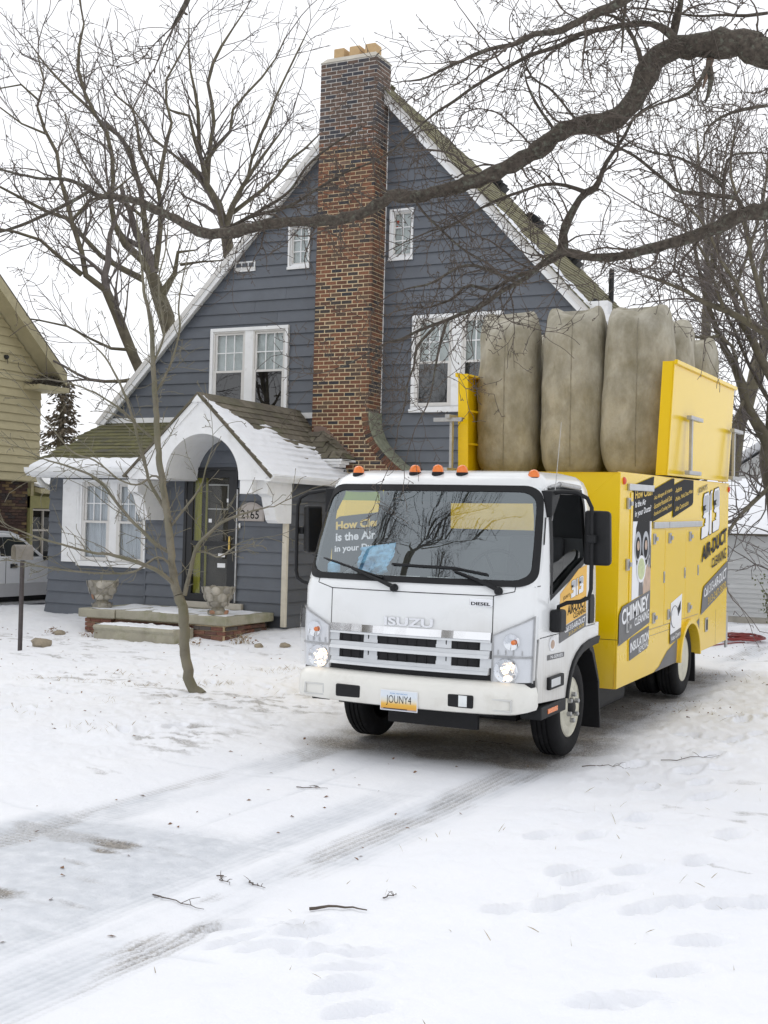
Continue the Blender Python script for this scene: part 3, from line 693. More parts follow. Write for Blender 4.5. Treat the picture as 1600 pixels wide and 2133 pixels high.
# -- vestibule
ZW = 2.46; VX0, VX1, JOG = -14.93, -10.1, -12.77
VWIN = (-14.22, -12.80, .98, 2.42); DOOR = (-11.97, -11.05, .47, 2.58)
vest = MB(); vest.box(VX0+.02, JOG, YV+.06, YV+.12, .05, ZW); vest.box(JOG, DOOR[0]-.02, YE+.08, YE+.14, .05, 2.42); vest.box(DOOR[1]+.02, VX1-.02, YE+.08, YE+.14, .05, 2.42); vest.prism([(-12.4, 2.42), (-11.98, 2.62), (-11.04, 2.62), (-10.0, 2.42), (-11.17, 3.5)], 'y', YE+.08, YE+.14); vest.box(VX1-.1, VX1-.004, YE+.1, YC+.1, .05, ZW+.1)
vest.box(VX0, VX0+.06, YV, YF, .05, ZW+.3)
vwall = vest.build('vestibule_wall', MT['siding_dark'], house)
bottom_flare = lambda z: VX0 - max(0, .55-z)*.12
boards(vwall, YV, .08, ZW+.02, .2, bottom_flare, lambda z: JOG, [(VWIN[0]+.03, VWIN[1]+.1, VWIN[2]+.03, VWIN[3]-.03)])
boards(vwall, YE, .30, 3.38, .2, lambda z: max(JOG, -11.17-(3.55-z)/.93), lambda z: min(VX1, -11.17+(3.55-z)/.93), [(DOOR[0]-.03, DOOR[1]+.02, 0, DOOR[3]+.04)], mat='siding')
boards(vwall, VX1, .12, ZW+.05, .2, lambda z: YE, lambda z: YC, [], mat='siding_dark', axis='x')
MB().box(JOG-.03, JOG+.0, YE-.028, YV, .3, ZW).build('jog_corner', MT['siding'], house)
vw = double_hung_pair(*VWIN, YV, .15, up='curtain', low='curtain', lowglass='wglass', nx=3, cas=.05)
# shutters
for x0, x1 in ((-14.60, -14.23),):
    mb = MB(); mb.box(x0, x1, YV-.065, YV-.03, 1.0, 2.42); sh = mb.build('shutter', MT['trim'], house, bevel=.005)
    MB().box(x0+.06, x1-.06, YV-.070, YV-.064, 1.08, 2.34).build('shutter_panel', MT['trim'], sh, bevel=.003)
# front door
mb = MB(); x0, x1, z0, z1 = DOOR
rect_frame(mb, x0-.05, x1+.05, z0-.05, z1+.05, .05, YE-.05, YE+.06)
dr = mb.build('door', MT['black'], house, bevel=.006)
mb = MB(); rect_frame(mb, x0, x1, z0, z1, .115, YE-.035, YE+.01); mb.box(x0+.115, x1-.115, YE-.035, YE+.01, 1.36, 1.44); mb.build('storm_door_frame', MT['black'], dr, bevel=.006)
for a, b_ in ((z0+.115, 1.36), (1.44, z1-.115)): MB().box(x0+.11, x1-.11, YE-.014, YE-.010, a, b_).build('pane', MT['dglass'], dr)
MB().box(x0+.05, x1-.05, YE+.10, YE+.13, z0, z1).build('inner_door', pmat('brown_inner_door', (.055,.048,.036), .6, var=.3, scale=3), dr)
MB().box(x0+.10, x0+.23, YE+.05, YE+.06, z0+.1, z1-.1).build('yellow_drape', pmat('yellow_drape', (.42,.40,.05), .9, var=.25, scale=6, stretch=(8,1,.3)), dr)
MB().box(x0+.30, x0+.34, YE+.06, YE+.07, z0+.1, z1-.1).build('yellow_drape', pmat('olive_drape', (.28,.26,.05), .9, var=.25, scale=6, stretch=(8,1,.3)), dr)
mb = MB(); rect_frame(mb, x0+.31, x1-.19, 1.95, 2.36, .02, YE+.075, YE+.09); mb.build('inner_lite', MT['frame'], dr)
for (xa, za, ww, hh) in ((x1-.30, 1.19, .13, .06), (x1-.31, 1.02, .15, .07), (x0+.42, 1.74, .06, .06), (x1-.16, 2.07, .04, .06)): MB().box(xa, xa+ww, YE-.016, YE-.0145, za, za+hh).build('sticker', MT['decal_white'], dr)
MB().box(x1-.075, x1-.045, YE-.075, YE-.036, 1.30, 1.53).build('handle', MT['brass'], dr, bevel=.006)
MB().box(x1+.052, x1+.075, YE-.06, YE-.03, z0, z1-.3).build('door_channel', MT['steel'], dr)
MB().box(x1+.10, x1+.125, YE-.05, YE-.028, 1.66, 1.74).build('doorbell', MT['trim'], house)
MB().box(x0-.02, x1+.22, YE-.10, YE-.03, .36, z0-.01).build('door_sill', MT['concrete_pale'], house, bevel=.01)
# house number plaque
mb = MB(); px0, px1, pz0, pz1 = -10.96, -10.48, 1.78, 1.98
arc = [(px0+(px1-px0)*i/12, pz1+.10*math.sin(math.pi*i/12)) for i in range(13)]
mb.prism([(px0, pz0), (px1, pz0)]+arc[::-1], 'y', YE-.055, YE-.03)
plq = mb.build('number_plaque', pmat('plaque_stone', (.40,.36,.33), .7, var=.1), house, bevel=.004)
mb = MB(); mb.prism([(px0+.025, pz0+.025), (px1-.025, pz0+.025)]+[(a*.9+(px0+px1)/2*.1, b_-.035) for a, b_ in arc[::-1]], 'y', YE-.058, YE-.05); mb.build('plaque_face', pmat('plaque_face', (.47,.43,.40), .7, var=.08), plq)

# text helper ------------------------------------------------------
def text_geo(s, bold=.0, res=3):
    cu = bpy.data.curves.new('txt', 'FONT'); cu.body = s; cu.offset = bold; cu.resolution_u = res; cu.fill_mode = 'BOTH'
    ob = bpy.data.objects.new('txt', cu); me = bpy.data.meshes.new_from_object(ob)
    vs_ = np.zeros(len(me.vertices)*3); me.vertices.foreach_get('co', vs_); vs_ = vs_.reshape(-1, 3)
    fs = [tuple(p.vertices) for p in me.polygons]
    bpy.data.objects.remove(ob); bpy.data.curves.remove(cu); bpy.data.meshes.remove(me)
    mn, mx_ = vs_[:, :2].min(0), vs_[:, :2].max(0); vs_ = (vs_[:, :2]-mn)/(mx_-mn)
    return vs_, fs
def text_on(name, s, p0, p1, p2, mat, parent, bold=.0, p3=None, depth=None, grow=0):
    """p0 bottom left, p1 bottom right, p2 top left, p3 top right"""
    uv, fs = text_geo(s, bold); p0, p1, p2 = Vector(p0), Vector(p1), Vector(p2); p3 = Vector(p3) if p3 else p1+p2-p0
    vs_ = [(p0*(1-u)+p1*u)*(1-v)+(p2*(1-u)+p3*u)*v for u, v in uv]
    mb = MB()
    mb.add(vs_, fs)
    if depth:
        d = Vector(depth); n = len(vs_)
        from collections import Counter
        ec = Counter()
        for f in fs:
            for i in range(len(f)): ec[tuple(sorted((f[i], f[(i+1) % len(f)])))] += 1
        mb2 = MB(); mb2.add(vs_+[v+d for v in vs_], [tuple(i+n for i in f) for f in fs]+[(a, b_, b_+n, a+n) for (a, b_), c in ec.items() if c == 1]); mb = mb2
    return mb.build(name, MT[mat] if isinstance(mat, str) else mat, parent)
text_on('house_number', '2165', (-10.905, YE-.060, 1.815), (-10.57, YE-.060, 1.815), (-10.905, YE-.060, 1.955), 'decal_dark', plq, .01)
# -- shingle helper
shm = {}
def shingle_field(parent, P0, du, dv, U, V, mat, expo=.135, wid=.30, keep=None, seed=0, lift=.0):
    """P0 lower corner; du along eave (unit), dv up the slope (unit)"""
    rg = random.Random(seed); du, dv = Vector(du).normalized(), Vector(dv).normalized(); n = du.cross(dv)
    if n.z < 0: n = -n
    Mx = Matrix((du, dv, n)).transposed()
    row = 0; v = 0
    while v < V-.02:
        u = -rg.uniform(0, wid)
        while u < U:
            a, b_ = max(u, 0), min(u+wid-.006, U)
            if b_-a > .04 and (keep is None or keep((a+b_)/2, v+expo/2)):
                L_ = round((b_-a)*20)/20; H_ = min(expo*1.35, V-v+.03)
                k = (mat, round(L_, 2), round(H_, 2))
                if k not in shm:
                    mb = MB(); mb.hexa([(0, 0, .008), (L_, 0, .008), (L_, H_, 0), (0, H_, 0), (0, 0, .020), (L_, 0, .020), (L_, H_, .004), (0, H_, .004)]); shm[k] = mb.mesh('shingle', MT[mat])
                o = put('shingle', shm[k], parent)
                q = Matrix.Translation(Vector(P0)+du*a+dv*v+n*(lift+rg.uniform(0, .004))) @ (Mx @ Matrix.Rotation(rg.uniform(-.012, .012), 3, 'Z')).to_4x4()
                o.matrix_basis = q
            u += wid
        v += expo; row += 1

# -- vestibule shed roof (left of the portico)
E0 = Vector((-15.02, 16.42, 2.60)); sl = Vector((0, 2.53, .98)).normalized(); VLEN = 2.68
nrm = Vector((1, 0, 0)).cross(sl)
vr = MB()
A_ = [E0, E0+Vector((2.6, 0, 0)), E0+Vector((3.2, 0, 0))+sl*VLEN, E0+Vector((-.42, 0, 0))+sl*VLEN]
vr.hexa([p-nrm*.07 for p in A_]+A_)
vroof = vr.build('vestibule_roof', MT['shingle_moss'], house)
shingle_field(vroof, E0+Vector((-.42, 0, 0)), (1, 0, 0), sl, 3.05, VLEN-.05, 'shingle_moss', expo=.20, wid=.34, seed=2, keep=lambda u, v: v > .25 and u > .42*(1-v/VLEN)-.06 and u < 3.05-max(0, 1.0-v)*.2)
def Pv(u, v): return E0+Vector((u*2.65, 0, 0))+sl*(-.03+v*.85), nrm
snow_sheet('eave_snow', Pv, 90, 26, lambda u, v: .045+.02*(nz(u*30, v*6, 51)-.5) - max(0, v-.52+.3*(nz(u*9, 1.3, 52)-.5))*.45 - (.03 if v < .03 else 0), vroof)
# gutter / fascia
mb = MB(); prof = [(16.50, 2.46), (16.40, 2.46), (16.33, 2.53), (16.32, 2.60), (16.345, 2.60), (16.36, 2.545), (16.42, 2.50), (16.50, 2.50)]
mb.prism(prof, 'x', -15.07, -12.45); mb.build('gutter', MT['trim'], house, bevel=.004)
MB().box(-15.02, -12.45, 16.46, 16.83, 2.44, 2.458).build('soffit', MT['trim'], house)
mb = MB(); mb.prism([(16.4, 2.57), (18.95, 3.52), (18.95, 3.40), (16.4, 2.45)], 'x', -15.06, -15.02); mb.v = [(x-.42*(y-16.4)/2.55, y, z) for x, y, z in mb.v]; mb.build('barge_board', MT['shingle_moss'], house)
MB().tube([(-15.02, 16.62, 2.48), (-15.02, 16.66, 2.40), (-15.00, 16.74, 2.32), (-15.0, 16.9, 2.27), (-15.0, 17.4, 2.2)], .045, 10).build('downspout_elbow', MT['trim_grey'], house, smooth=50)

# -- portico
YP = 15.88; PX, PZ = -11.17, 3.70; PL, PRr = -12.50, -9.87; PZE = 2.47; psl = (PZ-PZE)/(PRr-PX)
ARC = (-11.10, 2.42, .685)
arch = [(ARC[0]+ARC[2]*math.cos(math.pi*i/28), ARC[1]+ARC[2]*math.sin(math.pi*i/28)) for i in range(29)]     # right -> left
def portico_poly(z0): return [(PX, PZ-.004), (PL+.03, PZE-.02), (PL+.03, z0), (arch[-1][0], z0)] + arch[::-1] + [(arch[0][0], z0), (PRr-.03, z0), (PRr-.03, PZE-.02)]
mb = MB(); mb.prism(portico_poly(2.40), 'y', YP, YP+.10)
port = mb.build('portico', MT['trim'], house)
# barrel soffit
mb = MB(); n_ = len(arch)
mb.add([(a, YP+.1, b_) for a, b_ in arch]+[(a, YE-.03, b_) for a, b_ in arch]+[(ARC[0]+(a-ARC[0])*1.03, YP+.1, ARC[1]+(b_-ARC[1])*1.03) for a, b_ in arch]+[(ARC[0]+(a-ARC[0])*1.03, YE-.03, ARC[1]+(b_-ARC[1])*1.03) for a, b_ in arch],
       [(i, i+1, n_+i+1, n_+i) for i in range(n_-1)]+[(2*n_+i, 2*n_+i+1, 3*n_+i+1, 3*n_+i) for i in range(n_-1)])
mb.build('barrel_soffit', MT['trim'], port, smooth=60)
for xa, xb in ((PL+.04, arch[-1][0]-.03), (arch[0][0]+.03, PRr-.04)): MB().box(xa, xb, YP+.1, YE-.03, 2.402, 2.44).build('side_soffit', MT['trim'], port)
# rake trims on the face
for sgn, xe in ((-1, PL), (1, PRr)):
    a = Vector((PX, 0, PZ+.0)); b_ = Vector((xe, 0, PZE)); t = (b_-a).normalized(); nn = Vector((-t.z, 0, t.x)); nn = nn if nn.z > 0 else -nn
    mb = MB(); mb.hexa([a+Vector((0, YP-.03, 0))-nn*.09, b_+Vector((0, YP-.03, 0))-nn*.09, b_+Vector((0, YP, 0))-nn*.09, a+Vector((0, YP, 0))-nn*.09, a+Vector((0, YP-.03, 0))-nn*.005, b_+Vector((0, YP-.03, 0))-nn*.005, b_+Vector((0, YP, 0))-nn*.005, a+Vector((0, YP, 0))-nn*.005]); mb.build('rake_trim', MT['trim'], port)
    # roof plane
    P_ = [a+Vector((0, YP-.06, 0)), b_+Vector((sgn*.05, YP-.06, -.05*psl)), b_+Vector((sgn*.05, 18.3, -.05*psl)), a+Vector((0, 18.93, 0))]
    mb = MB(); mb.hexa(P_+[p+nn*.03 for p in P_]); mb.build('portico_roof', MT['shingle'], port)
    if sgn > 0:
        up = -t; L_ = (b_-a).length
        shingle_field(port, b_+Vector((.05, YP-.07, -.05*psl))+nn*.03, (0, 1, 0), up, 2.95, L_+.05, 'shingle', expo=.14, wid=.30, seed=9)
        def Pp(u, v): return b_+Vector((.06, YP-.05+u*2.98, -.06*psl))+nn*.037+up*(v*(L_+.06)), nn
        def tp(u, v):
            cv = v*(L_+.06)/.14; st = cv-math.floor(cv)
            bare = ss1(.45, .95, v+.55*u-.25+.35*(nz(u*7, v*5, 61)-.5))
            valley = math.exp(-((u-.86)/.16)**2)*.03
            return float(.034+.022*(nz(u*16, v*12, 62)-.5)+valley-.085*float(bare)-.018*st*(.35+u*1.1)*(1.6 if u > .35 else .5)-(.05 if u < .012 or v > .985 else 0))
        snow_sheet('portico_snow', Pp, 150, 110, tp, port)
# ridge cap
MB().tube([(PX, YP-.055, PZ+.03), (PX, 18.93, PZ+.03)], .018, 6).build('ridge_cap', MT['shingle'], port)
MB().prism([(PX-.10, PZ-.11), (PX+.10, PZ-.11), (PX, PZ+.012)], 'y', YP-.058, YP-.002).build('apex_block', MT['trim'], port)
# right gutter along the portico eave
mb = MB(); mb.prism([(PRr-.06, 2.38), (PRr+.04, 2.38), (PRr+.10, 2.44), (PRr+.10, 2.49), (PRr+.08, 2.49), (PRr+.05, 2.42), (PRr-.06, 2.42)], 'y', YP-.04, 18.15); mb.build('gutter', MT['trim'], port, bevel=.004)
MB().box(PRr-.24, PRr+.04, YP-.02, YP+.03, 2.395, 2.50).build('gutter_return', MT['trim'], port, bevel=.006)
# brackets
for bx in (-10.19, -12.62):
    mb = MB()
    prof = [(YE-.03, 2.40), (YP+.16, 2.40), (YP+.16, 2.20), (YP+.30, 2.15), (YP+.36, 1.98), (YP+.44, 1.80), (YP+.50, 1.755), (YE-.03, 1.755)]
    mb.prism(prof, 'x', bx, bx+.20); mb.build('bracket', MT['trim'], port, bevel=.008)
MB().box(-10.40, -10.18, YP+.02, YP+.16, 2.19, 2.40).build('beam_end', MT['trim'], port, bevel=.006)
# entry lamp under the vault
mb = MB(); mb.lathe([(.02, .2), (.05, .17), (.05, .02), (.03, 0)], (-10.92, 16.62, 2.78), n=10); mb.build('entry_lamp', MT['steel'], port, smooth=40)
# downspout at the entry corner
mb = MB(); mb.box(VX1-.005, VX1+.075, YE-.10, YE-.03, .14, 2.40); mb.build('downspout', pmat('cream_downspout', (.60,.56,.47), .5, var=.08), house, bevel=.008)

# -- little hipped roof between portico and chimney
hx0, hx1, hy, hz = -10.95, -9.80, 18.0, 2.84; apx = Vector((-10.42, 18.46, 3.36)); apb = Vector((-10.42, 18.9, 3.45))
mb = MB(); c0, c1 = Vector((hx0-.9, hy-.02, hz)), Vector((hx1, hy-.02, hz)); cb = Vector((hx1, 18.9, hz)); cl = Vector((hx0-.9, 18.9, 3.5))
mb.add([c0, c1, apx, cl, apb, cb], [(0, 1, 2), (0, 2, 4, 3), (1, 5, 4, 2)])
hip = mb.build('hip_roof', MT['shingle'], house)
fn = (c1-c0).cross(apx-c0).normalized(); fn = fn if fn.z > 0 else -fn
fdv = fn.cross(Vector((1, 0, 0))); fdv = fdv if fdv.z > 0 else -fdv
shingle_field(hip, c0+fn*.004, (1, 0, 0), fdv, 2.05, .62, 'shingle', expo=.13, wid=.28, seed=12, keep=lambda u, v: u < 2.05-(v/.62)*.62)
sn = (cb-c1).cross(apx-c1).normalized(); sn = sn if sn.z > 0 else -sn
sdv = sn.cross(Vector((0, 1, 0))); sdv = sdv if sdv.z > 0 else -sdv
shingle_field(hip, c1+sn*.004, (0, 1, 0), sdv, .5, .75, 'shingle', expo=.13, wid=.24, seed=13, keep=lambda u, v: u > v/.75*.45)
def Ph(u, v): return c0+Vector((u*1.95, 0, 0))+fdv*(v*.6)+fn*.02, fn
snow_sheet('hip_snow', Ph, 60, 30, lambda u, v: float(.035-.12*ss1(.55, .9, u*.75+v*.45+.2*(nz(u*8, v*8, 71)-.5))+.02*(nz(u*14, v*10, 72)-.5)-.014*((v*.6/.13) % 1)), hip)
mb = MB(); mb.box(hx0-.2, hx1+.02, hy-.03, hy+.3, hz-.035, hz-.002); mb.box(hx0-.2, hx1-.02, hy+.01, hy+.3, hz-.085, hz-.035); mb.box(hx0-.2, hx1-.08, hy+.06, hy+.3, hz-.13, hz-.085)
mb.box(hx1-.25, hx1+.02, hy-.028, 18.46, hz-.0345, hz-.0025); mb.build('cornice', MT['trim'], hip, bevel=.008)
mb = MB(); mb.prism([(-10.55, 2.70), (-10.05, 2.70), (-10.12, 2.60), (-10.14, 2.52), (-10.30, 2.52), (-10.36, 2.60)], 'y', hy+.12, hy+.34); mb.build('corbel', MT['trim'], hip, bevel=.008)
MB().box(-10.9, -9.95, hy+.36, hy+.42, .1, 2.72).build('recess_wall', MT['siding_dark'], house)
# stepped flashing against the bricks
mb = MB()
for i in range(9):
    t0, t1 = i/9, (i+1)/9; a, b_ = apx.lerp(Vector((hx1-.02, 18.46, hz)), t0), apx.lerp(Vector((hx1-.02, 18.46, hz)), t1)
    mb.box(a.x, b_.x+.001, YC-.016, YC-.006, b_.z-.06, a.z+.045)
mb.box(apx.x-.18, apx.x, YC-.016, YC-.006, apx.z-.06, apx.z+.06)
mb.build('step_flashing', MT['flash'], hip)

# -- porch: slab, piers, step
porch = thing('porch', 'mossy concrete porch slab on brick piers below the black front door', 'porch', (-11.6, 16.1, .1))
sx0, sx1, sy0 = -13.02, -10.26, 15.42
def ragged_slab(x0, x1, y0, y1, z0, z1): return MB().box(x0, x1, y0, y1, z0, z1)
ragged_slab(-12.30, sx1, sy0, YE-.03, .22, .355).build('slab', MT['concrete'], porch, bevel=.02)
ragged_slab(sx0, -12.31, sy0-.02, YE+.02, .215, .35).build('slab', MT['concrete'], porch, bevel=.02)
MB().box(sx0+.12, sx1-.16, sy0+.14, YE-.04, -.1, .22).build('slab_base', MT['mortar'], porch)
def brick_wall_x(parent, x0, x1, y, z0, rows, mat='brick_step', d=.06, hd=1):
    for r in range(rows):
        x = x0 - (.1 if r % 2 else 0)
        while x < x1-.03:
            a, b_ = max(x, x0), min(x+.195, x1)
            if b_-a > .03: put('brick', brick_mesh(round(b_-a, 2), d, .056, mat), parent, (a, y+random.uniform(-.004, .002), z0+r*.067))
            x += .206
def brick_wall_y(parent, y0, y1, x, z0, rows, mat='brick_step'):
    for r in range(rows):
        y = y0 - (.1 if r % 2 else 0)
        while y < y1-.03:
            a, b_ = max(y, y0), min(y+.195, y1)
            if b_-a > .03: o = put('brick', brick_mesh(.06, round(b_-a, 2), .056, mat), parent, (x-.06+random.uniform(-.002, .003), a, z0+r*.067))
            y += .206
for x0, x1 in ((sx0+.10, -12.40), (-10.86, sx1-.06)):
    core = MB().box(x0+.02, x1-.02, sy0+.05, sy0+.6, -.1, .215).build('pier', MT['mortar'], porch)
    brick_wall_x(core, x0, x1, sy0+.03, -.06, 4); brick_wall_y(core, sy0+.1, sy0+.62, x1, -.06, 4)
core = MB().box(-12.4, -10.86, sy0+.13, sy0+.2, -.1, .2).build('riser_wall', MT['mortar'], porch)
brick_wall_x(core, -12.38, -10.88, sy0+.09, .0, 3)
brick_wall_y(core, sy0+.62, YE-.1, sx1-.09, .0, 3)
prof = [(15.40, -.1), (14.92, -.1), (14.92, .08), (14.90, .10), (14.885, .125), (14.90, .155), (14.93, .165), (15.40, .165)]
MB().prism(prof, 'x', -12.30, -10.82).build('step', MT['concrete'], porch, bevel=.006)
def snow_flat(name, x0, x1, y0, y1, z, parent, seed, bias=.012, nx=70, ny=24, amp=.05):
    def Pf(u, v): return Vector((x0+u*(x1-x0), y0+v*(y1-y0), z)), Vector((0, 0, 1))
    return snow_sheet(name, Pf, nx, ny, lambda u, v: float(bias+amp*(nz(u*12, v*5, seed)-.5)-.05*max(0, .06-min(u, 1-u, v, 1.2-v))*6), parent)
snow_flat('slab_snow', sx0+.1, sx1-.05, sy0+.02, YE-.12, .352, porch, 81, .008)
snow_flat('step_snow', -12.28, -10.85, 14.95, 15.38, .163, porch, 83, .014)

# -- stone urns
def urn(x, y, z, label, seed):
    t = thing('stone_urn', label, 'urn', (x, y, z), 'stone urns on the porch', local=True)
    prof = [(.14, 0), (.155, .015), (.15, .05), (.10, .085), (.09, .11), (.13, .15), (.19, .24), (.225, .34), (.235, .42), (.215, .42), (.19, .30), (.10, .18), (0, .17)]
    MB().lathe(prof, (0, 0, 0), n=28).build('bowl', MT['urn_mortar'], t, smooth=50)
    rg = random.Random(seed)
    for r, (zz, rr, nn, hh, ww) in enumerate(((.045, .150, 8, .07, .11), (.175, .155, 7, .10, .13), (.27, .205, 8, .12, .155), (.375, .236, 9, .12, .155))):
        for k in range(nn):
            a = 2*math.pi*(k+.5*(r % 2)+rg.uniform(-.15, .15))/nn
            c = Vector((math.cos(a)*rr, math.sin(a)*rr, zz)); tx = Vector((-math.sin(a), math.cos(a), 0)); nn_ = Vector((math.cos(a), math.sin(a), -.25)).normalized(); up = nn_.cross(tx); up = up if up.z > 0 else -up
            m_ = 9; w_, h_ = ww*rg.uniform(.42, .56), hh*rg.uniform(.42, .62)
            rim = [c+tx*(w_*math.cos(2*math.pi*q/m_)*rg.uniform(.85, 1.08))+up*(h_*math.sin(2*math.pi*q/m_)*rg.uniform(.85, 1.08)) for q in range(m_)]
            mb = MB(); vs_ = rim+[p+(c-p)*.25+nn_*.009 for p in rim]+[c+nn_*.011]
            mb.add(vs_, [(q, (q+1) % m_, m_+(q+1) % m_, m_+q) for q in range(m_)]+[(m_+q, m_+(q+1) % m_, 2*m_) for q in range(m_)])
            mb.build('stone', MT['stone_red' if rg.random() < .13 else 'stone'], t, smooth=0)
    return t
urn(-12.76, 15.66, .355, 'stone urn beside the window at the left end of the porch', 4)
urn(-10.60, 15.70, .357, 'stone urn in front of the black front door', 11)

# ================================================================= YELLOW HOUSE (its gable end faces the gap between the houses)
XY = -19.0; YR = 21.04
yh = thing('yellow_house', 'tan yellow sided neighbour house with brick ground floor and eave nest', 'house', (XY-3, 17.5, .05))
yap_y, yap_z = 16.2, 9.2     # ridge
rs = (yap_z-4.72)/(YR+.5-yap_y)
yroof_z = lambda y: yap_z - rs*abs(y-yap_y)
yw = MB().prism([(11.4, 2.5), (YR-.02, 2.5), (YR-.02, 4.9), (yap_y, yap_z-.4), (11.4, 4.9)], 'x', XY-.12, XY-.01).build('gable_wall', MT['cream'], yh)
boards(yw, XY, 2.52, 8.2, .178, lambda z: max(11.4, yap_y-(yap_z-.25-z)/rs), lambda z: min(YR, yap_y+(yap_z-.25-z)/rs), [(18.6, 19.62, 3.68, 4.80)], mat='cream', axis='x')
MB().box(XY-7, XY-.1, YR-.1, YR-.02, 0, 5).build('rear_wall', MT['cream'], yh)
mb = MB()
for y0, y1, z0, z1 in ((18.55, 19.62, 3.6, 3.7), (18.55, 19.62, 4.72, 4.84), (19.48, 19.62, 3.7, 4.72), (18.55, 18.68, 3.7, 4.72)): mb.box(XY-.05, XY+.05, y0, y1, z0, z1)
yww = mb.build('window', MT['cream_trim'], yh, bevel=.005); MB().box(XY-.03, XY-.02, 18.68, 19.48, 3.7, 4.72).build('pane', MT['wglass'], yww); MB().box(XY-.10, XY-.09, 18.66, 19.5, 3.69, 4.73).build('room_backing', MT['room'], yww)
# roof with overhanging rake
for sg in (1, -1):
    y_e = YR+.32 if sg > 0 else 10.9
    P_ = [Vector((XY+.45, yap_y, yap_z)), Vector((XY+.45, y_e, yroof_z(y_e))), Vector((XY-8, y_e, yroof_z(y_e))), Vector((XY-8, yap_y, yap_z))]
    mb = MB(); mb.hexa([p-Vector((0, 0, .07)) for p in P_]+[p+Vector((0, 0, .06)) for p in P_]); rf = mb.build('roof', MT['shingle'], yh)
    Q = [P_[0], P_[1], P_[1]-Vector((.045, 0, 0)), P_[0]-Vector((.045, 0, 0))]
    mb = MB(); mb.hexa([p-Vector((-.004, 0, .24)) for p in Q]+[p+Vector((.004, 0, .012)) for p in Q]); mb.build('rake_board', MT['cream_trim'], rf)
    S = [P_[0], P_[1], P_[1]-Vector((.46, 0, 0)), P_[0]-Vector((.46, 0, 0))]
    mb = MB(); mb.hexa([p-Vector((.05, 0, .22)) for p in S]+[p-Vector((.05, 0, .19)) for p in S]); mb.build('soffit', MT['cream_trim'], rf)
MB().box(XY+.02, XY+.46, YR-.55, YR+.40, 4.48, 4.59).build('eave_return', MT['cream_trim'], yh, bevel=.02)
MB().box(XY-8, XY+.02, YR+.02, YR+.40, 4.49, 4.58).build('eave', MT['cream_trim'], yh)
# bird nest in the eave return
rn = random.Random(8); mb = MB()
for i in range(260):
    y = rn.gauss(YR-.08, .2); h = max(0, .22-abs(y-(YR-.02))*.42); p = Vector((XY+rn.uniform(.05, .42), y, 4.585+rn.uniform(0, h)))
    d = Vector((rn.uniform(-.3, .3), rn.uniform(-1, 1), rn.uniform(-.35, .35))).normalized()*rn.uniform(.08, .2); mb.tube([p-d, p+d*.1+Vector((0, 0, .01)), p+d], .006, 3)
o = mb.build('bird_nest', MT['bark_oak']); tag(o, 'messy twig nest stuffed in the eave of the tan house', 'nest')
mb = MB(); mb.lathe([(.05, 0), (.05, .05), (.03, .09)], (XY+.01, 19.92, 5.10), axis='x', n=8); mb.tube([(XY+.06, 19.93, 5.08), (XY+.06, 19.95, 4.96)], .008, 4); mb.build('wall_fixture', MT['black'], yh)
# brick ground floor, slightly recessed
yb = MB().box(XY-.4, XY-.10, 11.4, YR-.22, -.3, 2.5).build('brick_wall', pmat('dark_mortar', (.14,.11,.09), .95, var=.2, scale=12), yh)
for r in range(20):
    y = 18.6-(.1 if r % 2 else 0)
    while y < YR-.26:
        e = min(y+.195, YR-.235)
        if e-y > .03: put('brick', brick_mesh(.05, round(e-y, 2), .056, 'brick_far'), yb, (XY-.13+random.uniform(-.003, .006), y, 1.16+r*.067))
        y += .205
# low olive wing with snowy roof behind
wing = MB().box(XY-2, XY-.12, YR-.22, 26, -.4, 2.36).build('rear_wing', MT['olive'], yh)
mb = MB(); mb.box(XY-.12, XY-.02, YR-.20, YR-.12, 0, 2.2); mb.box(XY-.12, XY-.03, YR-.2, 24, 1.93, 2.2); mb.box(XY-.12, XY-.02, YR+.68, YR+.8, 0, 1.93); mb.build('window_casing', MT['olive'], wing, bevel=.006)
mb = MB()
for z0, z1 in ((.85, .89), (1.43, 1.47), (1.88, 1.92)): mb.box(XY-.11, XY-.06, YR-.12, YR+.68, z0, z1)
mb.box(XY-.11, XY-.062, YR+.26, YR+.28, .85, 1.9); mb.build('window_bars', MT['frame_tan'], wing)
MB().box(XY-.118, XY-.11, YR-.12, YR+.68, .5, 1.93).build('pane', MT['wglass_dark'], wing); MB().box(XY-.1195, XY-.1185, YR-.12, YR+.68, .5, 1.93).build('room_backing', MT['room'], wing)
mb = MB(); mb.prism([(XY+.06, 2.26), (XY+.06, 2.36), (XY-2.2, 2.85), (XY-2.2, 2.7)], 'y', YR+.03, 26.2); wr_ = mb.build('wing_roof', MT['cream_trim'], wing)
mb = MB(); mb.prism([(XY+.02, 2.385), (XY+.02, 2.45), (XY-2.2, 2.98), (XY-2.2, 2.86)], 'y', YR+.04, 26.15); o = mb.build('roof_snow', MT['snow'], wing, bevel=.02); o['kind'] = 'stuff'

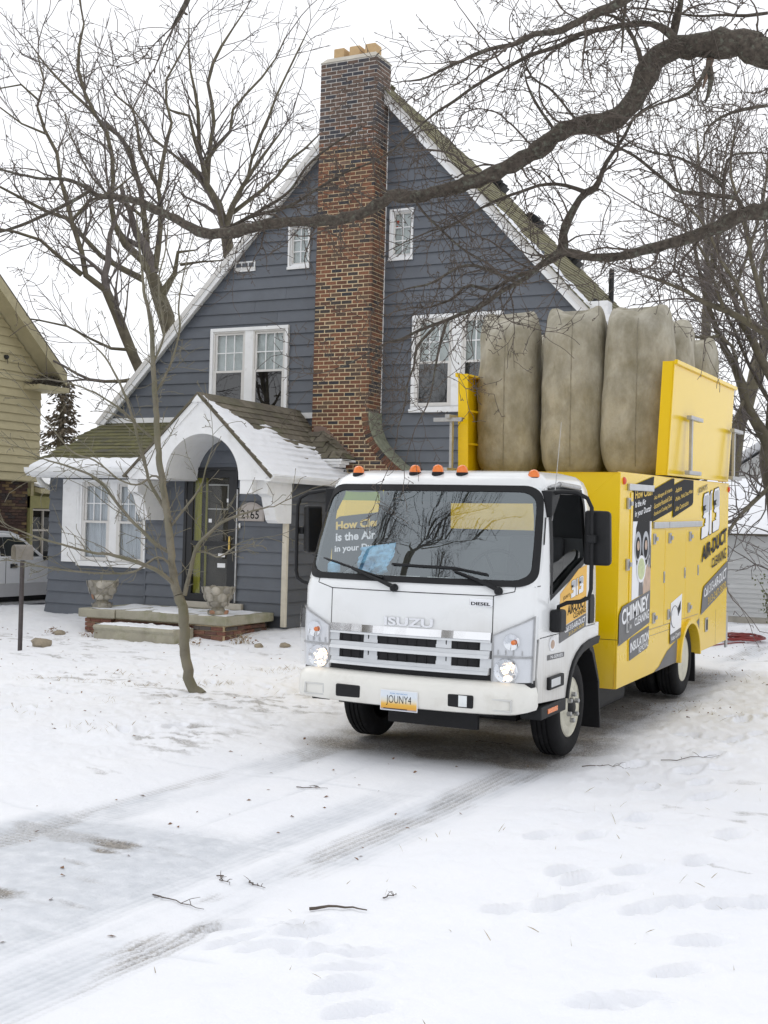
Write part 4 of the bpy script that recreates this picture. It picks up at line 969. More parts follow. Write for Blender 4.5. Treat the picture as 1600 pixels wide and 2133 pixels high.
# ================================================================= GARAGE and far roofs
garage = thing('garage', 'low pale grey sided garage with snow covered roof behind the truck', 'garage', (-4, 27, -.1))
GY = 26.5
gw = MB().box(-9.5, 4, GY+.03, GY+.2, -.3, 1.77).build('garage_wall', MT['grey_siding'], garage)
MB().box(-9.5, 4, GY-.01, GY+.03, -.3, .06).build('footing', MT['concrete_pale'], garage)
boards(gw, GY, .06, 1.62, .098, lambda z: -9.4, lambda z: 4, [], mat='grey_siding', thick=.016)
MB().box(-9.5, 4.1, GY-.06, GY+.05, 1.52, 1.76).build('fascia', MT['grey_siding'], garage)
gr_ = MB().prism([(GY-.2, 1.74), (GY-.2, 1.79), (GY+3.6, 3.0), (GY+7.4, 1.79), (GY+7.4, 1.7), (GY+3.6, 2.9)], 'x', -9.8, 4.4).build('roof', MT['shingle'], garage)
def Pg(u, v): y = GY-.22+v*3.9; return Vector((-9.8+u*14.2, y, 1.79+(y-GY+.2)*(1.21/3.8))), Vector((0, -.3, .95))
snow_sheet('roof_snow', Pg, 90, 30, lambda u, v: .06+.02*(nz(u*30, v*8, 91)-.5)-(.06 if v < .01 else 0), gr_)
fh = thing('far_house', 'pale house gable with louvre and snowy roof beyond the garage', 'house', (-4.5, 38, 0))
FY = 37.0
c = -6.05
fw = MB().prism([(c-1.9, -.3), (c+1.9, -.3), (c+1.9, 3.1), (c+.0, 4.35), (c-1.9, 3.1)], 'y', FY, FY+5).build('gable_wall', MT['grey_siding'], fh)
for i in range(8): MB().box(c-.62, c+.62, FY-.03, FY-.005, 2.66+.095*i, 2.70+.095*i).build('louvre_slat', MT['shingle'], fw)
MB().box(c-1.1, c-.78, FY-.02, FY+.0, 2.5, 3.3).build('dark_window', MT['dark'], fh)
for sg in (-1, 1):
    P_ = [Vector((c, FY-.35, 4.45)), Vector((c+sg*2.3, FY-.35, 2.95)), Vector((c+sg*2.3, FY+5, 2.95)), Vector((c, FY+5, 4.45))]
    mb = MB(); mb.hexa(P_+[p+Vector((0, 0, .22)) for p in P_]); mb.build('snowy_roof', MT['snow'], fh, bevel=.05)

# ================================================================= PICKUP in the neighbour's drive
pk = thing('pickup_truck', 'white pickup parked between the two houses behind the mailbox', 'pickup', (-17.4, 17.9, -.18))
X1 = -16.62; GZ = -.16
body = [(14.2, .25), (14.2, .92), (16.9, .95), (17.0, 1.02), (18.55, .97), (18.85, .93), (19.9, .86), (20.05, .7), (20.05, .25)]
mb = MB(); mb.prism([(y, z) for y, z in body], 'x', X1-1.75, X1); bd = mb.build('body', MT['carwhite'], pk, bevel=.03, seg=3, smooth=35)
cabp = [(16.95, .97), (17.08, 1.38), (17.35, 1.445), (17.9, 1.42), (18.22, 1.32), (18.72, .96)]
mb = MB()
n_ = len(cabp); ins = .10
mb.add([(X1-.02, y, z) if z < 1.0 else (X1-.14, y, z) for y, z in cabp]+[(X1-1.73, y, z) if z < 1.0 else (X1-1.61, y, z) for y, z in cabp], [tuple(range(n_)), tuple(range(2*n_-1, n_-1, -1))]+[(i, i+n_, (i+1) % n_+n_, (i+1) % n_) for i in range(n_)])
mb.build('cab', MT['carwhite'], pk, bevel=.03, seg=3, smooth=40)
def side_quad(pts, off, nm, mat, par=pk): MB().prism(pts, 'x', X1-.09+off, X1-.06+off).build(nm, MT[mat], par)
for nm, pts in (('rear_side_window', [(17.12, 1.02), (17.20, 1.33), (17.46, 1.37), (17.48, 1.02)]), ('front_side_window', [(17.62, 1.01), (17.62, 1.36), (17.92, 1.355), (18.15, 1.28), (18.52, 1.0)])):
    mb = MB(); mb.add([(X1-.02-(z-.97)*.28+.006, y, z) for y, z in pts], [tuple(range(len(pts)))]); mb.build(nm, pmat(nm+'_glass', (.03,.035,.035), .08, var=.3, scale=3), pk)
mb = MB(); mb.add([(X1-.02-(z-.97)*.28+.008, y, z) for y, z in ((17.49, 1.0), (17.50, 1.36), (17.61, 1.36), (17.61, 1.0))], [(0, 1, 2, 3)]); mb.build('pillar', MT['black'], pk)
MB().box(X1, X1+.012, 17.72, 17.90, .78, .86).build('door_handle', MT['black'], pk, bevel=.004)
MB().box(X1-.004, X1+.002, 17.60, 17.612, .32, .98).build('door_seam', MT['black'], pk)
MB().box(X1-.03, X1+.006, 14.3, 19.2, .25, .50).build('lower_cladding', MT['cargrey'], pk, bevel=.01)
MB().box(X1-.1, X1+.08, 16.9, 19.0, .10, .15).build('running_board', MT['steel'], pk, bevel=.01)
MB().box(X1-1.6, X1-.1, 15, 19.6, -.02, .24).build('underbody', MT['dark'], pk)
mb = MB(); mb.box(X1+.0, X1+.16, 18.58, 18.70, .92, 1.10); mb.build('door_mirror', MT['blackplastic'], pk, bevel=.03)
for yy in (15.2, 19.25): MB().lathe([(.2, -.02), (.37, -.02), (.38, .05), (.38, .2), (.35, .22), (.2, .22)], (X1-.2, yy, GZ+.38), axis='x', n=28).build('wheel', MT['rubber'], pk, smooth=40)
mb = MB(); mb.prism([(17.1, 1.43), (17.35, 1.455), (17.9, 1.43), (18.15, 1.36), (18.15, 1.39), (17.9, 1.465), (17.35, 1.49), (17.1, 1.46)], 'x', X1-1.58, X1-.2); o = mb.build('roof_snow', MT['snow'], pk); o['kind'] = 'stuff'

# ================================================================= MAILBOX on a post
mx0, my0 = -11.72, 12.72; mz0 = zg(mx0, my0)
mbx = thing('mailbox', 'weathered mailbox on a dark steel post in the snow', 'mailbox', (mx0, my0, mz0))
MB().box(mx0-.022, mx0+.022, my0-.022, my0+.022, mz0-.2, 1.18).build('post', pmat('rusty_post', (.06,.05,.05), .7, var=.3, scale=14), mbx, bevel=.004)
prof = [(-.08, 0), (.08, 0)]+[(.08*math.cos(math.pi*i/10), .12+.08*math.sin(math.pi*i/10)) for i in range(11)]
rot = R(-28)
def mail(prof, y0, y1, nm, mat, sc=1):
    mb = MB(); mb.prism([(a*sc, b_) for a, b_ in prof], 'y', y0, y1)
    mb.v = [(mx0+x*math.cos(rot)-y*math.sin(rot), my0+x*math.sin(rot)+y*math.cos(rot), 1.19+z) for x, y, z in mb.v]; return mb.build(nm, MT[mat], mbx, bevel=.004)
MT['mailgrey'] = pmat('dull_mailbox_paint', (.20,.185,.165), .7, var=.2, scale=9)
mail(prof, -.12, .12, 'box', 'mailgrey'); mail([(a*.93, .012+b_*.9) for a, b_ in prof], -.132, -.118, 'door', 'shingle')
# ================================================================= SERVICE TRUCK
trk = thing('service_truck', 'yellow and white duct cleaning box truck with headlights on in the driveway', 'truck', (-4.0, 9.45, .004), local=True, rot=(R(1.1), 0, 0))
XC = .02
ZK = [.70, 1.0, 1.31, 1.41, 1.65, 1.9, 2.10, 2.16, 2.205, 2.232]
KW = [.945, .955, .955, .952, .942, .92, .892, .872, .825, .70]
KF = [-1.03, -1.04, -1.035, -1.0, -.92, -.81, -.71, -.665, -.57, -.40]
KB = [.05, .06, .07, .09, .095, .09, .08, .075, .06, .04]
KR = [.12, .12, .13, .14, .13, .12, .10, .10, .09, .07]
KY = [.66, .66, .66, .66, .66, .63, .57, .53, .46, .36]
def kz(a, z): return float(np.interp(z, ZK, a))
def front_pt(u, z, off=0.0):
    w_, f_, b_, r_ = kz(KW, z), kz(KF, z), kz(KB, z), kz(KR, z); s = 1 if u >= 0 else -1; a = abs(u)
    def raw(a):
        if a <= .8: x = a/.8*.85*w_; return Vector((s*x, f_+b_*(x/(.85*w_))**2, z))
        t = (a-.8)/.2*math.pi/2; return Vector((s*(.85*w_+.15*w_*math.sin(t)), f_+b_+r_*(1-math.cos(t)), z))
    p = raw(a)
    if off:
        q = raw(min(a+.01, 1)); p0 = raw(max(a-.01, 0)); t = q-p0
        n = Vector((t.y, -t.x, 0)); n = n if n.y < 0 or (abs(n.y) < 1e-4 and n.x*s > 0) else -n
        if n.length < 1e-6: n = Vector((0, -1, 0))
        n.normalize(); zz = (kz(KF, z+.01)-kz(KF, z-.01))/.02; n = Vector((n.x, n.y, max(0, zz)*.9)).normalized(); p = p+n*off
    return p+Vector((XC, 0, 0))
def s1y(z): return float(np.interp(z, [1.28, 2.12], [-.60, -.505]))
UF = [0, .2, .4, .6, .72, .8, .84, .88, .93, .965, 1.0]
def half_ring(z):
    pts = [front_pt(u, z)-Vector((XC, 0, 0)) for u in UF]
    w_, yr = kz(KW, z), kz(KY, z); fy = pts[-1].y
    a = max(s1y(z), fy+.02)
    for y in (a, a+(.33-a)*.5, .33, yr-.10): pts.append(Vector((w_, y, z)))
    pts += [Vector((w_-.03, yr-.03, z)), Vector((w_-.11, yr, z)), Vector((.40, yr, z)), Vector((0, yr, z))]
    return pts
NH = len(half_ring(1.0)); iWS = UF.index(.93); iS1 = len(UF); iS2 = iS1+2; iRW = NH-2
ZROW = [.70, .85, 1.0, 1.15, 1.31, 1.41, 1.55, 1.73, 1.87, 2.0, 2.10, 2.16, 2.205, 2.232]
mb = MB(); rings = []
for z in ZROW:
    h = half_ring(z); full = [Vector((-p.x, p.y, p.z)) for p in h[:0:-1]]+h[:-1]     # rear centre ... left ... front ... right
    rings.append(full)
NF = len(rings[0]); VS = [p+Vector((XC, 0, 0)) for r in rings for p in r]; FS = []
def hidx(k):  # column index in full ring -> (side, half index)
    c = NH-1; return (1, k-c) if k >= c else (-1, c-k)
for i in range(len(ZROW)-1):
    za, zb = ZROW[i], ZROW[i+1]
    for k in range(NF):
        k2 = (k+1) % NF; h = [hidx(k)[1], hidx(k2)[1] if k2 else NH-1]; lo, hi = min(h), max(h)
        if k == NF-1: lo, hi = NH-2, NH-1
        if hi <= iWS and za >= 1.409 and zb <= 2.101: continue
        if lo >= iS1 and hi <= iS2 and za >= 1.309 and zb <= 2.101: continue
        if lo >= iRW and za >= 1.729 and zb <= 2.001: continue
        if zb <= 1.001 and lo >= len(UF)-1: continue
        FS.append((i*NF+k, i*NF+k2, (i+1)*NF+k2, (i+1)*NF+k))
FS.append(tuple((len(ZROW)-1)*NF+k for k in range(NF)))
mb.add(VS, FS)
cab = mb.build('cab', MT['white'], trk, smooth=38)
_cc = Vector((XC, -.2, 1.5)); m_ = MB(); m_.add([_cc+Vector(((p.x-_cc.x)*.972, (p.y-_cc.y)*.97, (p.z-_cc.z)*.985)) for p in VS], [f for f in FS if min(VS[i].z for i in f) > .95])
MT['lining'] = pmat('dark_cab_trim', (.05,.052,.055), .85, var=.15)
m_.build('cab_trim', MT['lining'], cab, smooth=38)
def conform(parent, name, mat, uvf, nu, nv, off, smooth=40, thick=0):
    """uvf(s,t) -> (u,z) on the cab front"""
    vs_ = [front_pt(*uvf(i/nu, j/nv), off) for j in range(nv+1) for i in range(nu+1)]
    m_ = MB(); m_.add(vs_, [(j*(nu+1)+i, j*(nu+1)+i+1, (j+1)*(nu+1)+i+1, (j+1)*(nu+1)+i) for j in range(nv) for i in range(nu)])
    return m_.build(name, MT[mat], parent, smooth=smooth)
# windshield: square opening -> rounded seal -> glass
def rr(cx, cy, a, b_, r, n=12):
    pts = []
    for q, (sx, sy) in enumerate(((1, 1), (-1, 1), (-1, -1), (1, -1))):
        for i in range(n+1):
            t = math.pi/2*(q+i/n); pts.append((cx+sx*(a-r)+r*math.cos(t)*1.0, cy+sy*(b_-r)+r*math.sin(t)))
    return pts
def sq(cx, cy, a, b_, n=12):
    pts = []
    for q, (sx, sy) in enumerate(((1, 1), (-1, 1), (-1, -1), (1, -1))):
        for i in range(n+1):
            t = i/n
            if q == 0: p = (1, 1)
            elif q == 1: p = (-1, 1)
            elif q == 2: p = (-1, -1)
            else: p = (1, -1)
            pts.append((cx+a*p[0], cy+b_*p[1]))
    return pts
WZ0, WZ1 = 1.41, 2.10; wc, wh = (WZ0+WZ1)/2, (WZ1-WZ0)/2
def ws_pt(x, y, off): return front_pt(x, min(max(y, WZ0-.06), WZ1+.02), off)
def ring_mesh(L0, L1, off0, off1):
    # subdivide long straight runs so that the band follows the curve
    def dense(L):
        o_ = []
        for i in range(len(L)):
            a, b_ = L[i], L[(i+1) % len(L)]; 
            o_ += [(a[0]+(b_[0]-a[0])*t/8, a[1]+(b_[1]-a[1])*t/8) for t in range(8)]
        return o_
    a, b_ = dense(L0), dense(L1); n = len(a); m_ = MB()
    m_.add([ws_pt(p[0], p[1], off0) for p in a]+[ws_pt(p[0], p[1], off1) for p in b_], [(i, (i+1) % n, n+(i+1) % n, n+i) for i in range(n)]); return m_
Rr_ = lambda m, r: [(p[0], p[1]) for p in rr(0, wc, .93-m*.95, wh-m, r)]
def rru(m, r):     # rounded rect in (u,z); corners elliptical
    pts = []
    a, b_ = .945-m, wh+.02-m*.8
    for q, (sx, sy) in enumerate(((1, 1), (-1, 1), (-1, -1), (1, -1))):
        for i in range(9):
            t = math.pi/2*(q+i/8); pts.append((sx*(a-r)+r*math.cos(t), wc-.012+sy*(b_-r*.8)+r*.8*math.sin(t)))
    return pts
ring_mesh([(sx*.95, wc-.012+sy*(wh+.025)) for q, (sx, sy) in enumerate(((1, 1), (-1, 1), (-1, -1), (1, -1))) for i in range(9)], rru(0, .15), .004, .006).build('windshield_surround', MT['white'], cab, smooth=50)
ring_mesh(rru(-.004, .15), rru(.055, .12), .009, .008).build('windshield_seal', MT['blackplastic'], cab, smooth=50)
conform(trk, 'windshield', 'ws_glass', lambda s, t: (-.92+1.84*s, WZ0+.0+(WZ1-WZ0)*t), 40, 14, .003, smooth=0)
MT['ws_band'] = glassmat('windshield_tint_band', (.25,.5,.5), 1.1)
conform(cab, 'sun_band', 'ws_band', lambda s, t: (-.88+1.76*s, WZ1-.115+.075*t), 30, 3, .0008, smooth=0)
# side windows and doors
for sd in (1, -1):
    X_ = lambda z, o=0: XC+sd*(kz(KW, z)+o)
    wpoly = [(-.575, 1.285), (.21, 1.525), (.27, 1.56), (.30, 1.62), (.325, 2.0), (.30, 2.06), (.24, 2.085), (-.43, 2.085), (-.49, 2.05), (-.515, 1.98)]
    dense = []
    for i in range(len(wpoly)):
        a, b_ = wpoly[i], wpoly[(i+1) % len(wpoly)]; dense += [(a[0]+(b_[0]-a[0])*t/6, a[1]+(b_[1]-a[1])*t/6) for t in range(6)]
    cy_, cz_ = -.12, 1.75
    n = len(dense)
    def shr(p, k): d = Vector((p[0]-cy_, p[1]-cz_)); L_ = d.length; d *= (L_-k)/L_; return (cy_+d.x, cz_+d.y)
    # body coloured infill below the sloping window line
    m_ = MB(); fill = [( -.62, 1.24), (.35, 1.24), (.35, 1.56), (.21, 1.535), (-.575, 1.29), (-.62, 1.29)]
    m_.add([(X_(z, .002), y, z) for y, z in fill], [tuple(range(len(fill)))]); m_.build('door_shoulder', MT['white'], cab)
    m_ = MB(); m_.add([(X_(z, -.035), y, z) for y, z in fill[:4]+[(-.575, 1.275), (-.62, 1.275)]], [tuple(range(6))]); m_.build('door_trim', MT['lining'], cab)
    m_ = MB(); o0 = [shr(p, -.028) for p in dense]; o1 = [shr(p, .03) for p in dense]
    m_.add([(X_(z, .006), y, z) for y, z in o0]+[(X_(z, .008), y, z) for y, z in o1], [(i, (i+1) % n, n+(i+1) % n, n+i) for i in range(n)]); m_.build('window_seal', MT['blackplastic'], cab, smooth=50)
    m_ = MB(); gp = [(-.60, 1.26), (.36, 1.5), (.36, 2.11), (-.60, 2.11)] if sd < 0 else [(-.60, 1.26), (.30, 1.50), (.10, 1.60), (-.15, 1.56), (-.42, 1.46), (-.58, 1.44)]
    if sd > 0:
        m_.add([(X_(z, -.03), y, z) for y, z in ((-.575, 1.27), (.28, 1.53), (.26, 1.60), (.10, 1.63), (-.10, 1.60), (-.30, 1.55), (-.48, 1.53), (-.54, 1.49))], [tuple(range(8))]); m_.build('side_glass', MT['sideglass'], cab)   # wound most of the way down
    else:
        m_.add([(X_(z, .002), y, z) for y, z in gp], [(0, 1, 2, 3)]); m_.build('side_glass', MT['clear'], cab)
    # lower side panel with the wheel arch
    arc_ = [(-.18, .49), (-.16, .56), (-.10, .68), (-.03, .755), (.06, .81), (.20, .86), (.40, .888), (.66, .90)]
    m_ = MB(); xx = (XC+sd*.955, XC+sd*.90)
    m_.prism([(-.80, 1.012), (-.84, .75), (-.80, .53)]+arc_+[(.66, 1.012)], 'x', min(xx), max(xx)); m_.build('side_panel', MT['white'], cab, bevel=.006)
    m_ = MB(); xx = (XC+sd*.975, XC+sd*.86); ins_ = [(.05+(a-.05)*.90+.015, .40+(b_-.40)*.88) for a, b_ in arc_]
    m_.prism(arc_+ins_[::-1], 'x', min(xx), max(xx)); m_.build('arch_lip', MT['blackplastic'], cab, bevel=.008)
    # door handle, seams
    m_ = MB(); xx = (XC+sd*.955, XC+sd*.972); m_.prism([(.36, 1.02), (.47, 1.02), (.485, 1.06), (.485, 1.22), (.46, 1.255), (.36, 1.25)], 'x', min(xx), max(xx)); m_.build('door_handle', MT['blackplastic'], cab, bevel=.006)
    for y0, y1, z0, z1 in ((-.585, -.579, .92, 2.1), (.505, .511, .92, 2.06), (-.58, .51, .915, .921)):
        m_ = MB(); m_.add([(X_(z, .0012 if z > 1.02 else .0015), y, z) for y, z in ((y0, z0), (y1, z0), (y1, (z0+z1)/2), (y1, z1), (y0, z1), (y0, (z0+z1)/2))], [(0, 1, 2, 5), (5, 2, 3, 4)] if z1-z0 > .1 else [tuple(range(6))]); m_.build('door_seam', MT['dark'], cab)
    m_ = MB(); xx = (XC+sd*.952, XC+sd*.985); m_.box(min(xx), max(xx), -.63, -.30, .605, .70); sl_ = m_.build('side_lamp', MT['blackplastic'], trk, bevel=.012)
    xx = (XC+sd*.980, XC+sd*.988); MB().box(min(xx), max(xx), -.605, -.40, .625, .685).build('lamp_lens', MT['silver'], sl_, bevel=.004)
    m_ = MB(); xx = (XC+sd*.80, XC+sd*.965); m_.box(min(xx), max(xx), -.76, -.19, .40, .495); st_ = m_.build('cab_step', MT['blackplastic'], trk, bevel=.012)
    xx = (XC+sd*.96, XC+sd*.969); MB().box(min(xx), max(xx), -.62, -.40, .43, .465).build('reflector', MT['amber'], st_)
    # wheel housing and flap
    m_ = MB(); xx = (XC+sd*.60, XC+sd*.93); m_.prism([(.52, .85), (.62, .80), (.80, .50), (.86, .10), (.83, .10), (.76, .5), (.58, .76), (.50, .80)], 'x', min(xx), max(xx)); m_.build('mud_flap', MT['blackplastic'], trk, bevel=.006)
    m_ = MB(); xx = (XC+sd*.62, XC+sd*.90); m_.prism([(-.2, .5), (-.08, .72), (.1, .83), (.62, .88), (.62, .92), (-.2, .92)], 'x', min(xx), max(xx)); m_.build('wheel_housing', MT['dark'], trk)
# cab underside, interior
MB().box(-.85, .89, -.95, .60, .88, .94).build('cab_floor', MT['dark'], cab)
MB().box(-.78, .82, -.98, -.80, .60, .98).build('radiator_backing', MT['dark'], cab)
m_ = MB(); m_.prism([(-.93, 1.33), (-.62, 1.40), (-.50, 1.36), (-.46, 1.10), (-.92, 1.05)], 'x', -.83, .87); dash = m_.build('dashboard', pmat('dark_dash', (.045,.047,.05), .7, var=.2), cab, bevel=.02)
for sx in (-.46, .46):
    m_ = MB(); m_.prism([(-.05, 1.0), (.42, .98), (.55, 1.70), (.47, 1.72), (.34, 1.12), (-.05, 1.14)], 'x', XC+sx-.24, XC+sx+.24); m_.build('seat', pmat('grey_seat', (.06,.062,.066), .9, var=.15), cab, bevel=.04, seg=3)
m_ = MB(); pts = [(XC+.44+.20*math.cos(2*math.pi*i/28), -.42+.085*math.sin(2*math.pi*i/28), 1.44+.175*math.sin(2*math.pi*i/28)) for i in range(29)]; m_.tube(pts, .015, 8, cap=False)
for a in (0, 2.1, 4.2): m_.tube([(XC+.44, -.42, 1.44), (XC+.44+.19*math.cos(a), -.42+.08*math.sin(a), 1.44+.165*math.sin(a))], .012, 6)
m_.build('steering_wheel', MT['blackplastic'], cab, smooth=60)
MB().box(-.86, .90, .585, .60, .94, 1.70).build('cab_lining', pmat('cab_lining', (.16,.165,.17), .9, var=.1), cab)
MB().box(XC-.40, XC+.40, .650, .652, 1.735, 1.995).build('rear_glass', MT['clear'], cab)
m_ = MB(); rect_frame(m_, XC-.42, XC+.42, 1.715, 2.015, .03, .60, .646); m_.build('rear_window_frame', MT['blackplastic'], cab, bevel=.01)
# blue cloth and papers on the dash
rg = random.Random(2); n = 26; m_ = MB(); vs_ = []
for j in range(n+1):
    for i in range(n+1):
        u, v = i/n, j/n; wv = .05*(nz(u*5, v*5, 5)-.5)*(1.6-v)
        x = -.63+.30*u+.05*v+.06*(1-v)*(nz(u*4, v*4, 6)-.5); y = -.70+.06*v+wv*2.2+.05*(1-v); z = 1.415+.20*v+.045*u*v+.05*(1-v)*(nz(u*6, v*6, 7)-.5)
        vs_.append((x, y, z))
m_.add(vs_, [(j*(n+1)+i, j*(n+1)+i+1, (j+1)*(n+1)+i+1, (j+1)*(n+1)+i) for j in range(n) for i in range(n)])
def loose(o, label, cat, group=None):      # lies in the truck, so it is a thing of its own in the truck's frame
    o.matrix_world = Matrix.Translation((-4.0, 9.45, .004)) @ Matrix.Rotation(R(1.1), 4, 'X'); return tag(o, label, cat, group)
loose(m_.build('blue_cloth', MT['blue'], None, smooth=0), 'crumpled blue cloth on the truck dashboard behind the windshield', 'cloth')
for (x, y, r_, w_, d_, lab_) in ((-.12, -.80, .3, .22, .1, 'white paper on the dashboard right beside the blue cloth'), (.16, -.80, -.2, .26, .1, 'white paper on the dashboard behind the driver side wiper')):
    c_, s_ = math.cos(r_), math.sin(r_); m_ = MB(); m_.hexa([(x+a*c_-b_*s_, y+a*s_+b_*c_, 1.395+h+b_*.25) for h in (0, .004) for a, b_ in ((-w_/2, -d_/2), (w_/2, -d_/2), (w_/2, d_/2), (-w_/2, d_/2))]); loose(m_.build('paper', MT['paper'], None), lab_, 'paper', 'papers on the truck dashboard')
loose(MB().lathe([(.03, 0), (.05, .02), (.05, .08), (.03, .1)], (-.75, -.78, 1.40), n=12).build('blue_cup', MT['blue'], None, smooth=40), 'small blue cup in the lower left corner of the windshield', 'cup')
# front panel gaps
def gap(u0, z0, u1, z1, wd=.006):
    dz = wd/2 if abs(z1-z0) < abs(u1-u0)*.8 else 0; du = 0 if dz else wd/2
    conform(cab, 'panel_gap', 'dark', lambda s, t: (u0+(u1-u0)*s+du*(2*t-1), z0+(z1-z0)*s+dz*(2*t-1)), 14, 1, .0012, smooth=0)
gap(-.655, 1.31, .655, 1.31); gap(-.655, 1.31, -.655, .70); gap(.655, 1.31, .655, .70); gap(.655, 1.31, .80, 1.345); gap(-.655, 1.31, -.80, 1.345); gap(.80, 1.345, .80, 1.40); gap(-.80, 1.345, -.80, 1.40); gap(.93, 1.38, .995, 1.385)
# headlamps
MT['lampshell'] = pmat('bright_lamp_shell', (.74,.75,.77), .22, metal=.25, var=.03)
for sd in (1, -1):
    hl = conform(trk, 'headlamp', 'lampshell', lambda s, t: (sd*(.665+.285*s), .695+t*(.335+.145*s)), 14, 10, .006)
    conform(hl, 'lamp_divider', 'steel', lambda s, t: (sd*(.662+.292*s), .868+.016*t+.0*s), 14, 1, .014)
    conform(hl, 'lamp_rim', 'steel', lambda s, t: (sd*(.662+.292*s), .693+.337*1+.146*s-.012+.012*t), 14, 1, .015)
    conform(hl, 'lamp_rim', 'steel', lambda s, t: (sd*(.942+.012*s), .69+.48*t), 1, 10, .015)
    conform(hl, 'lamp_rim', 'steel', lambda s, t: (sd*(.660+.010*s), .69+.345*t), 1, 8, .015)
    c_ = front_pt(sd*.765, .775, .0)
    m_ = MB(); m_.lathe([(.094, .0), (.086, .012), (.058, .002), (.025, -.008), (0, -.010)], c_+Vector((0, -.012, 0)), axis='y', n=20, flip=-1)
    rg = random.Random(31+sd)
    for k in range(46):      # facets of the multi-reflector
        a, r_ = rg.uniform(0, 2*math.pi), math.sqrt(rg.random())*.078; p = c_+Vector((r_*math.cos(a), -.022-.01*rg.random(), r_*math.sin(a)))
        d1 = Vector((rg.uniform(-1, 1), rg.uniform(-.7, .7), rg.uniform(-1, 1))).normalized()*.011; d2 = Vector((rg.uniform(-1, 1), rg.uniform(-.7, .7), rg.uniform(-1, 1))).normalized()*.011
        m_.add([p, p+d1, p+d1+d2, p+d2], [(0, 1, 2, 3)])
    m_.build('reflector_bowl', MT['chrome'], hl)
    lamp_e = MT.setdefault('lamp_e', emat('headlamp_glow', (1.0, .70, .42), 3.0))
    for (dx, dz, rr_) in ((.0, -.005, .016), (.028, .03, .02), (.012, -.045, .016), (-.02, .02, .010)):
        MB().lathe([(0, .0), (rr_, .004), (rr_*.6, .012), (0, .014)], c_+Vector((dx, -.034, dz)), axis='y', n=10, flip=-1).build('bulb_glow', lamp_e, hl)
    ci = front_pt(sd*.80, .985, .0)
    MB().lathe([(.062, 0), (.058, .012), (.02, .004), (0, .004)], ci+Vector((0, -.014, 0)), axis='y', n=18, flip=-1).build('indicator_bowl', MT['chrome'], hl, smooth=40)
    MB().lathe([(0, 0), (.018, .004), (.018, .014), (0, .022)], ci+Vector((.02, -.022, 0)), axis='y', n=10, flip=-1).build('indicator_bulb', MT['amber'], hl, smooth=40)
    for k in range(4): conform(hl, 'lamp_rib', 'steel', lambda s, t: (sd*(.70+.055*k+.008*s), .89+.035*t), 1, 1, .012)
    conform(hl, 'lamp_lens', 'clear', lambda s, t: (sd*(.664+.288*s), .694+t*(.337+.146*s)), 16, 12, .046)
# grille
m_ = MB()
def gbar(x0, x1, z0, z1, yo=.03, n=14):
    for i in range(n):
        a, b_ = x0+(x1-x0)*i/n, x0+(x1-x0)*(i+1)/n
        ya, yb = front_pt(a/(.85*.955)*.8, .85).y, front_pt(b_/(.85*.955)*.8, .85).y
        m_.hexa([(a+XC, ya-yo, z0), (b_+XC, yb-yo, z0), (b_+XC, yb+.02, z0), (a+XC, ya+.02, z0), (a+XC, ya-yo*.55, z1), (b_+XC, yb-yo*.55, z1), (b_+XC, yb+.02, z1), (a+XC, ya+.02, z1)])
gbar(-.66, .66, .973, .990, .03); gbar(-.655, .655, .858, .884, .050); gbar(-.655, .655, .884, .912, .030); gbar(-.65, .65, .740, .765, .050); gbar(-.65, .65, .765, .79, .030)
for a, b_ in ((-.665, -.58), (-.36, -.24), (.24, .36), (.58, .665)): gbar(a, b_, .79, .855, .015, 3); gbar(a, b_, .915, .973, .015, 3)
grille = m_.build('grille', MT['silver'], trk, smooth=30)
m_ = MB(); gbar(-.66, .66, .990, 1.045, .022); m_.build('chrome_bar', MT['chrome'], grille, smooth=30)
conform(grille, 'grille_void', 'dark', lambda s, t: (-.652+1.304*s, .70+.285*t), 30, 2, .004)
for zz in (.79, .915):
    for i in range(15): x = -.56+.08*i; MB().box(XC+x-.004, XC+x+.004, front_pt(x/.81*.8, .85).y-.012, -.99, zz, zz+.06).build('grille_fin', MT['blackplastic'], grille)
conform(trk, 'bumper_gap', 'dark', lambda s, t: (-1+2*s, .655+.05*t), 40, 1, .004)
# badges
yb_ = front_pt(0, 1.06).y
def ftext(name, s, x0, x1, z0, z1, mat, par, off=.004, dep=.008, bold=.02):
    y = front_pt((x0+x1)/2/.81*.8, (z0+z1)/2).y-off; return text_on(name, s, (x0, y, z0), (x1, y, z0), (x0, y, z1), mat, par, bold, depth=(0, -dep, 0))
ftext('badge_lettering', 'ISUZU', -.165, .235, 1.055, 1.12, 'chrome', trk, bold=.03)
yb_ = front_pt(.58, 1.26).y; bdg = MB().box(.505, .685, yb_-.012, yb_+.01, 1.232, 1.288).build('badge', MT['chrome'], trk, bevel=.006)
text_on('badge_lettering', 'DIESEL', (.52, yb_-.0135, 1.238), (.67, yb_-.0135, 1.238), (.52, yb_-.0135, 1.262), 'decal_dark', bdg, .03)
# roof marker lamps
for x, y in ((-.70, -.52), (-.18, -.56), (.02, -.57), (.22, -.56), (.78, -.50)):
    z = float(np.interp(abs(x), [0, .7, .8], [2.205, 2.195, 2.165]))+.008
    ml = MB().lathe([(.048, -.03), (.048, .0), (.040, .006)], (XC+x, y, z), n=16).build('marker_base', MT['blackplastic'], trk, smooth=40)
    MB().lathe([(.044, .004), (.044, .022), (.036, .045), (.02, .058), (0, .062)], (XC+x, y, z), n=16).build('marker_lens', MT['amber'], ml, smooth=40)
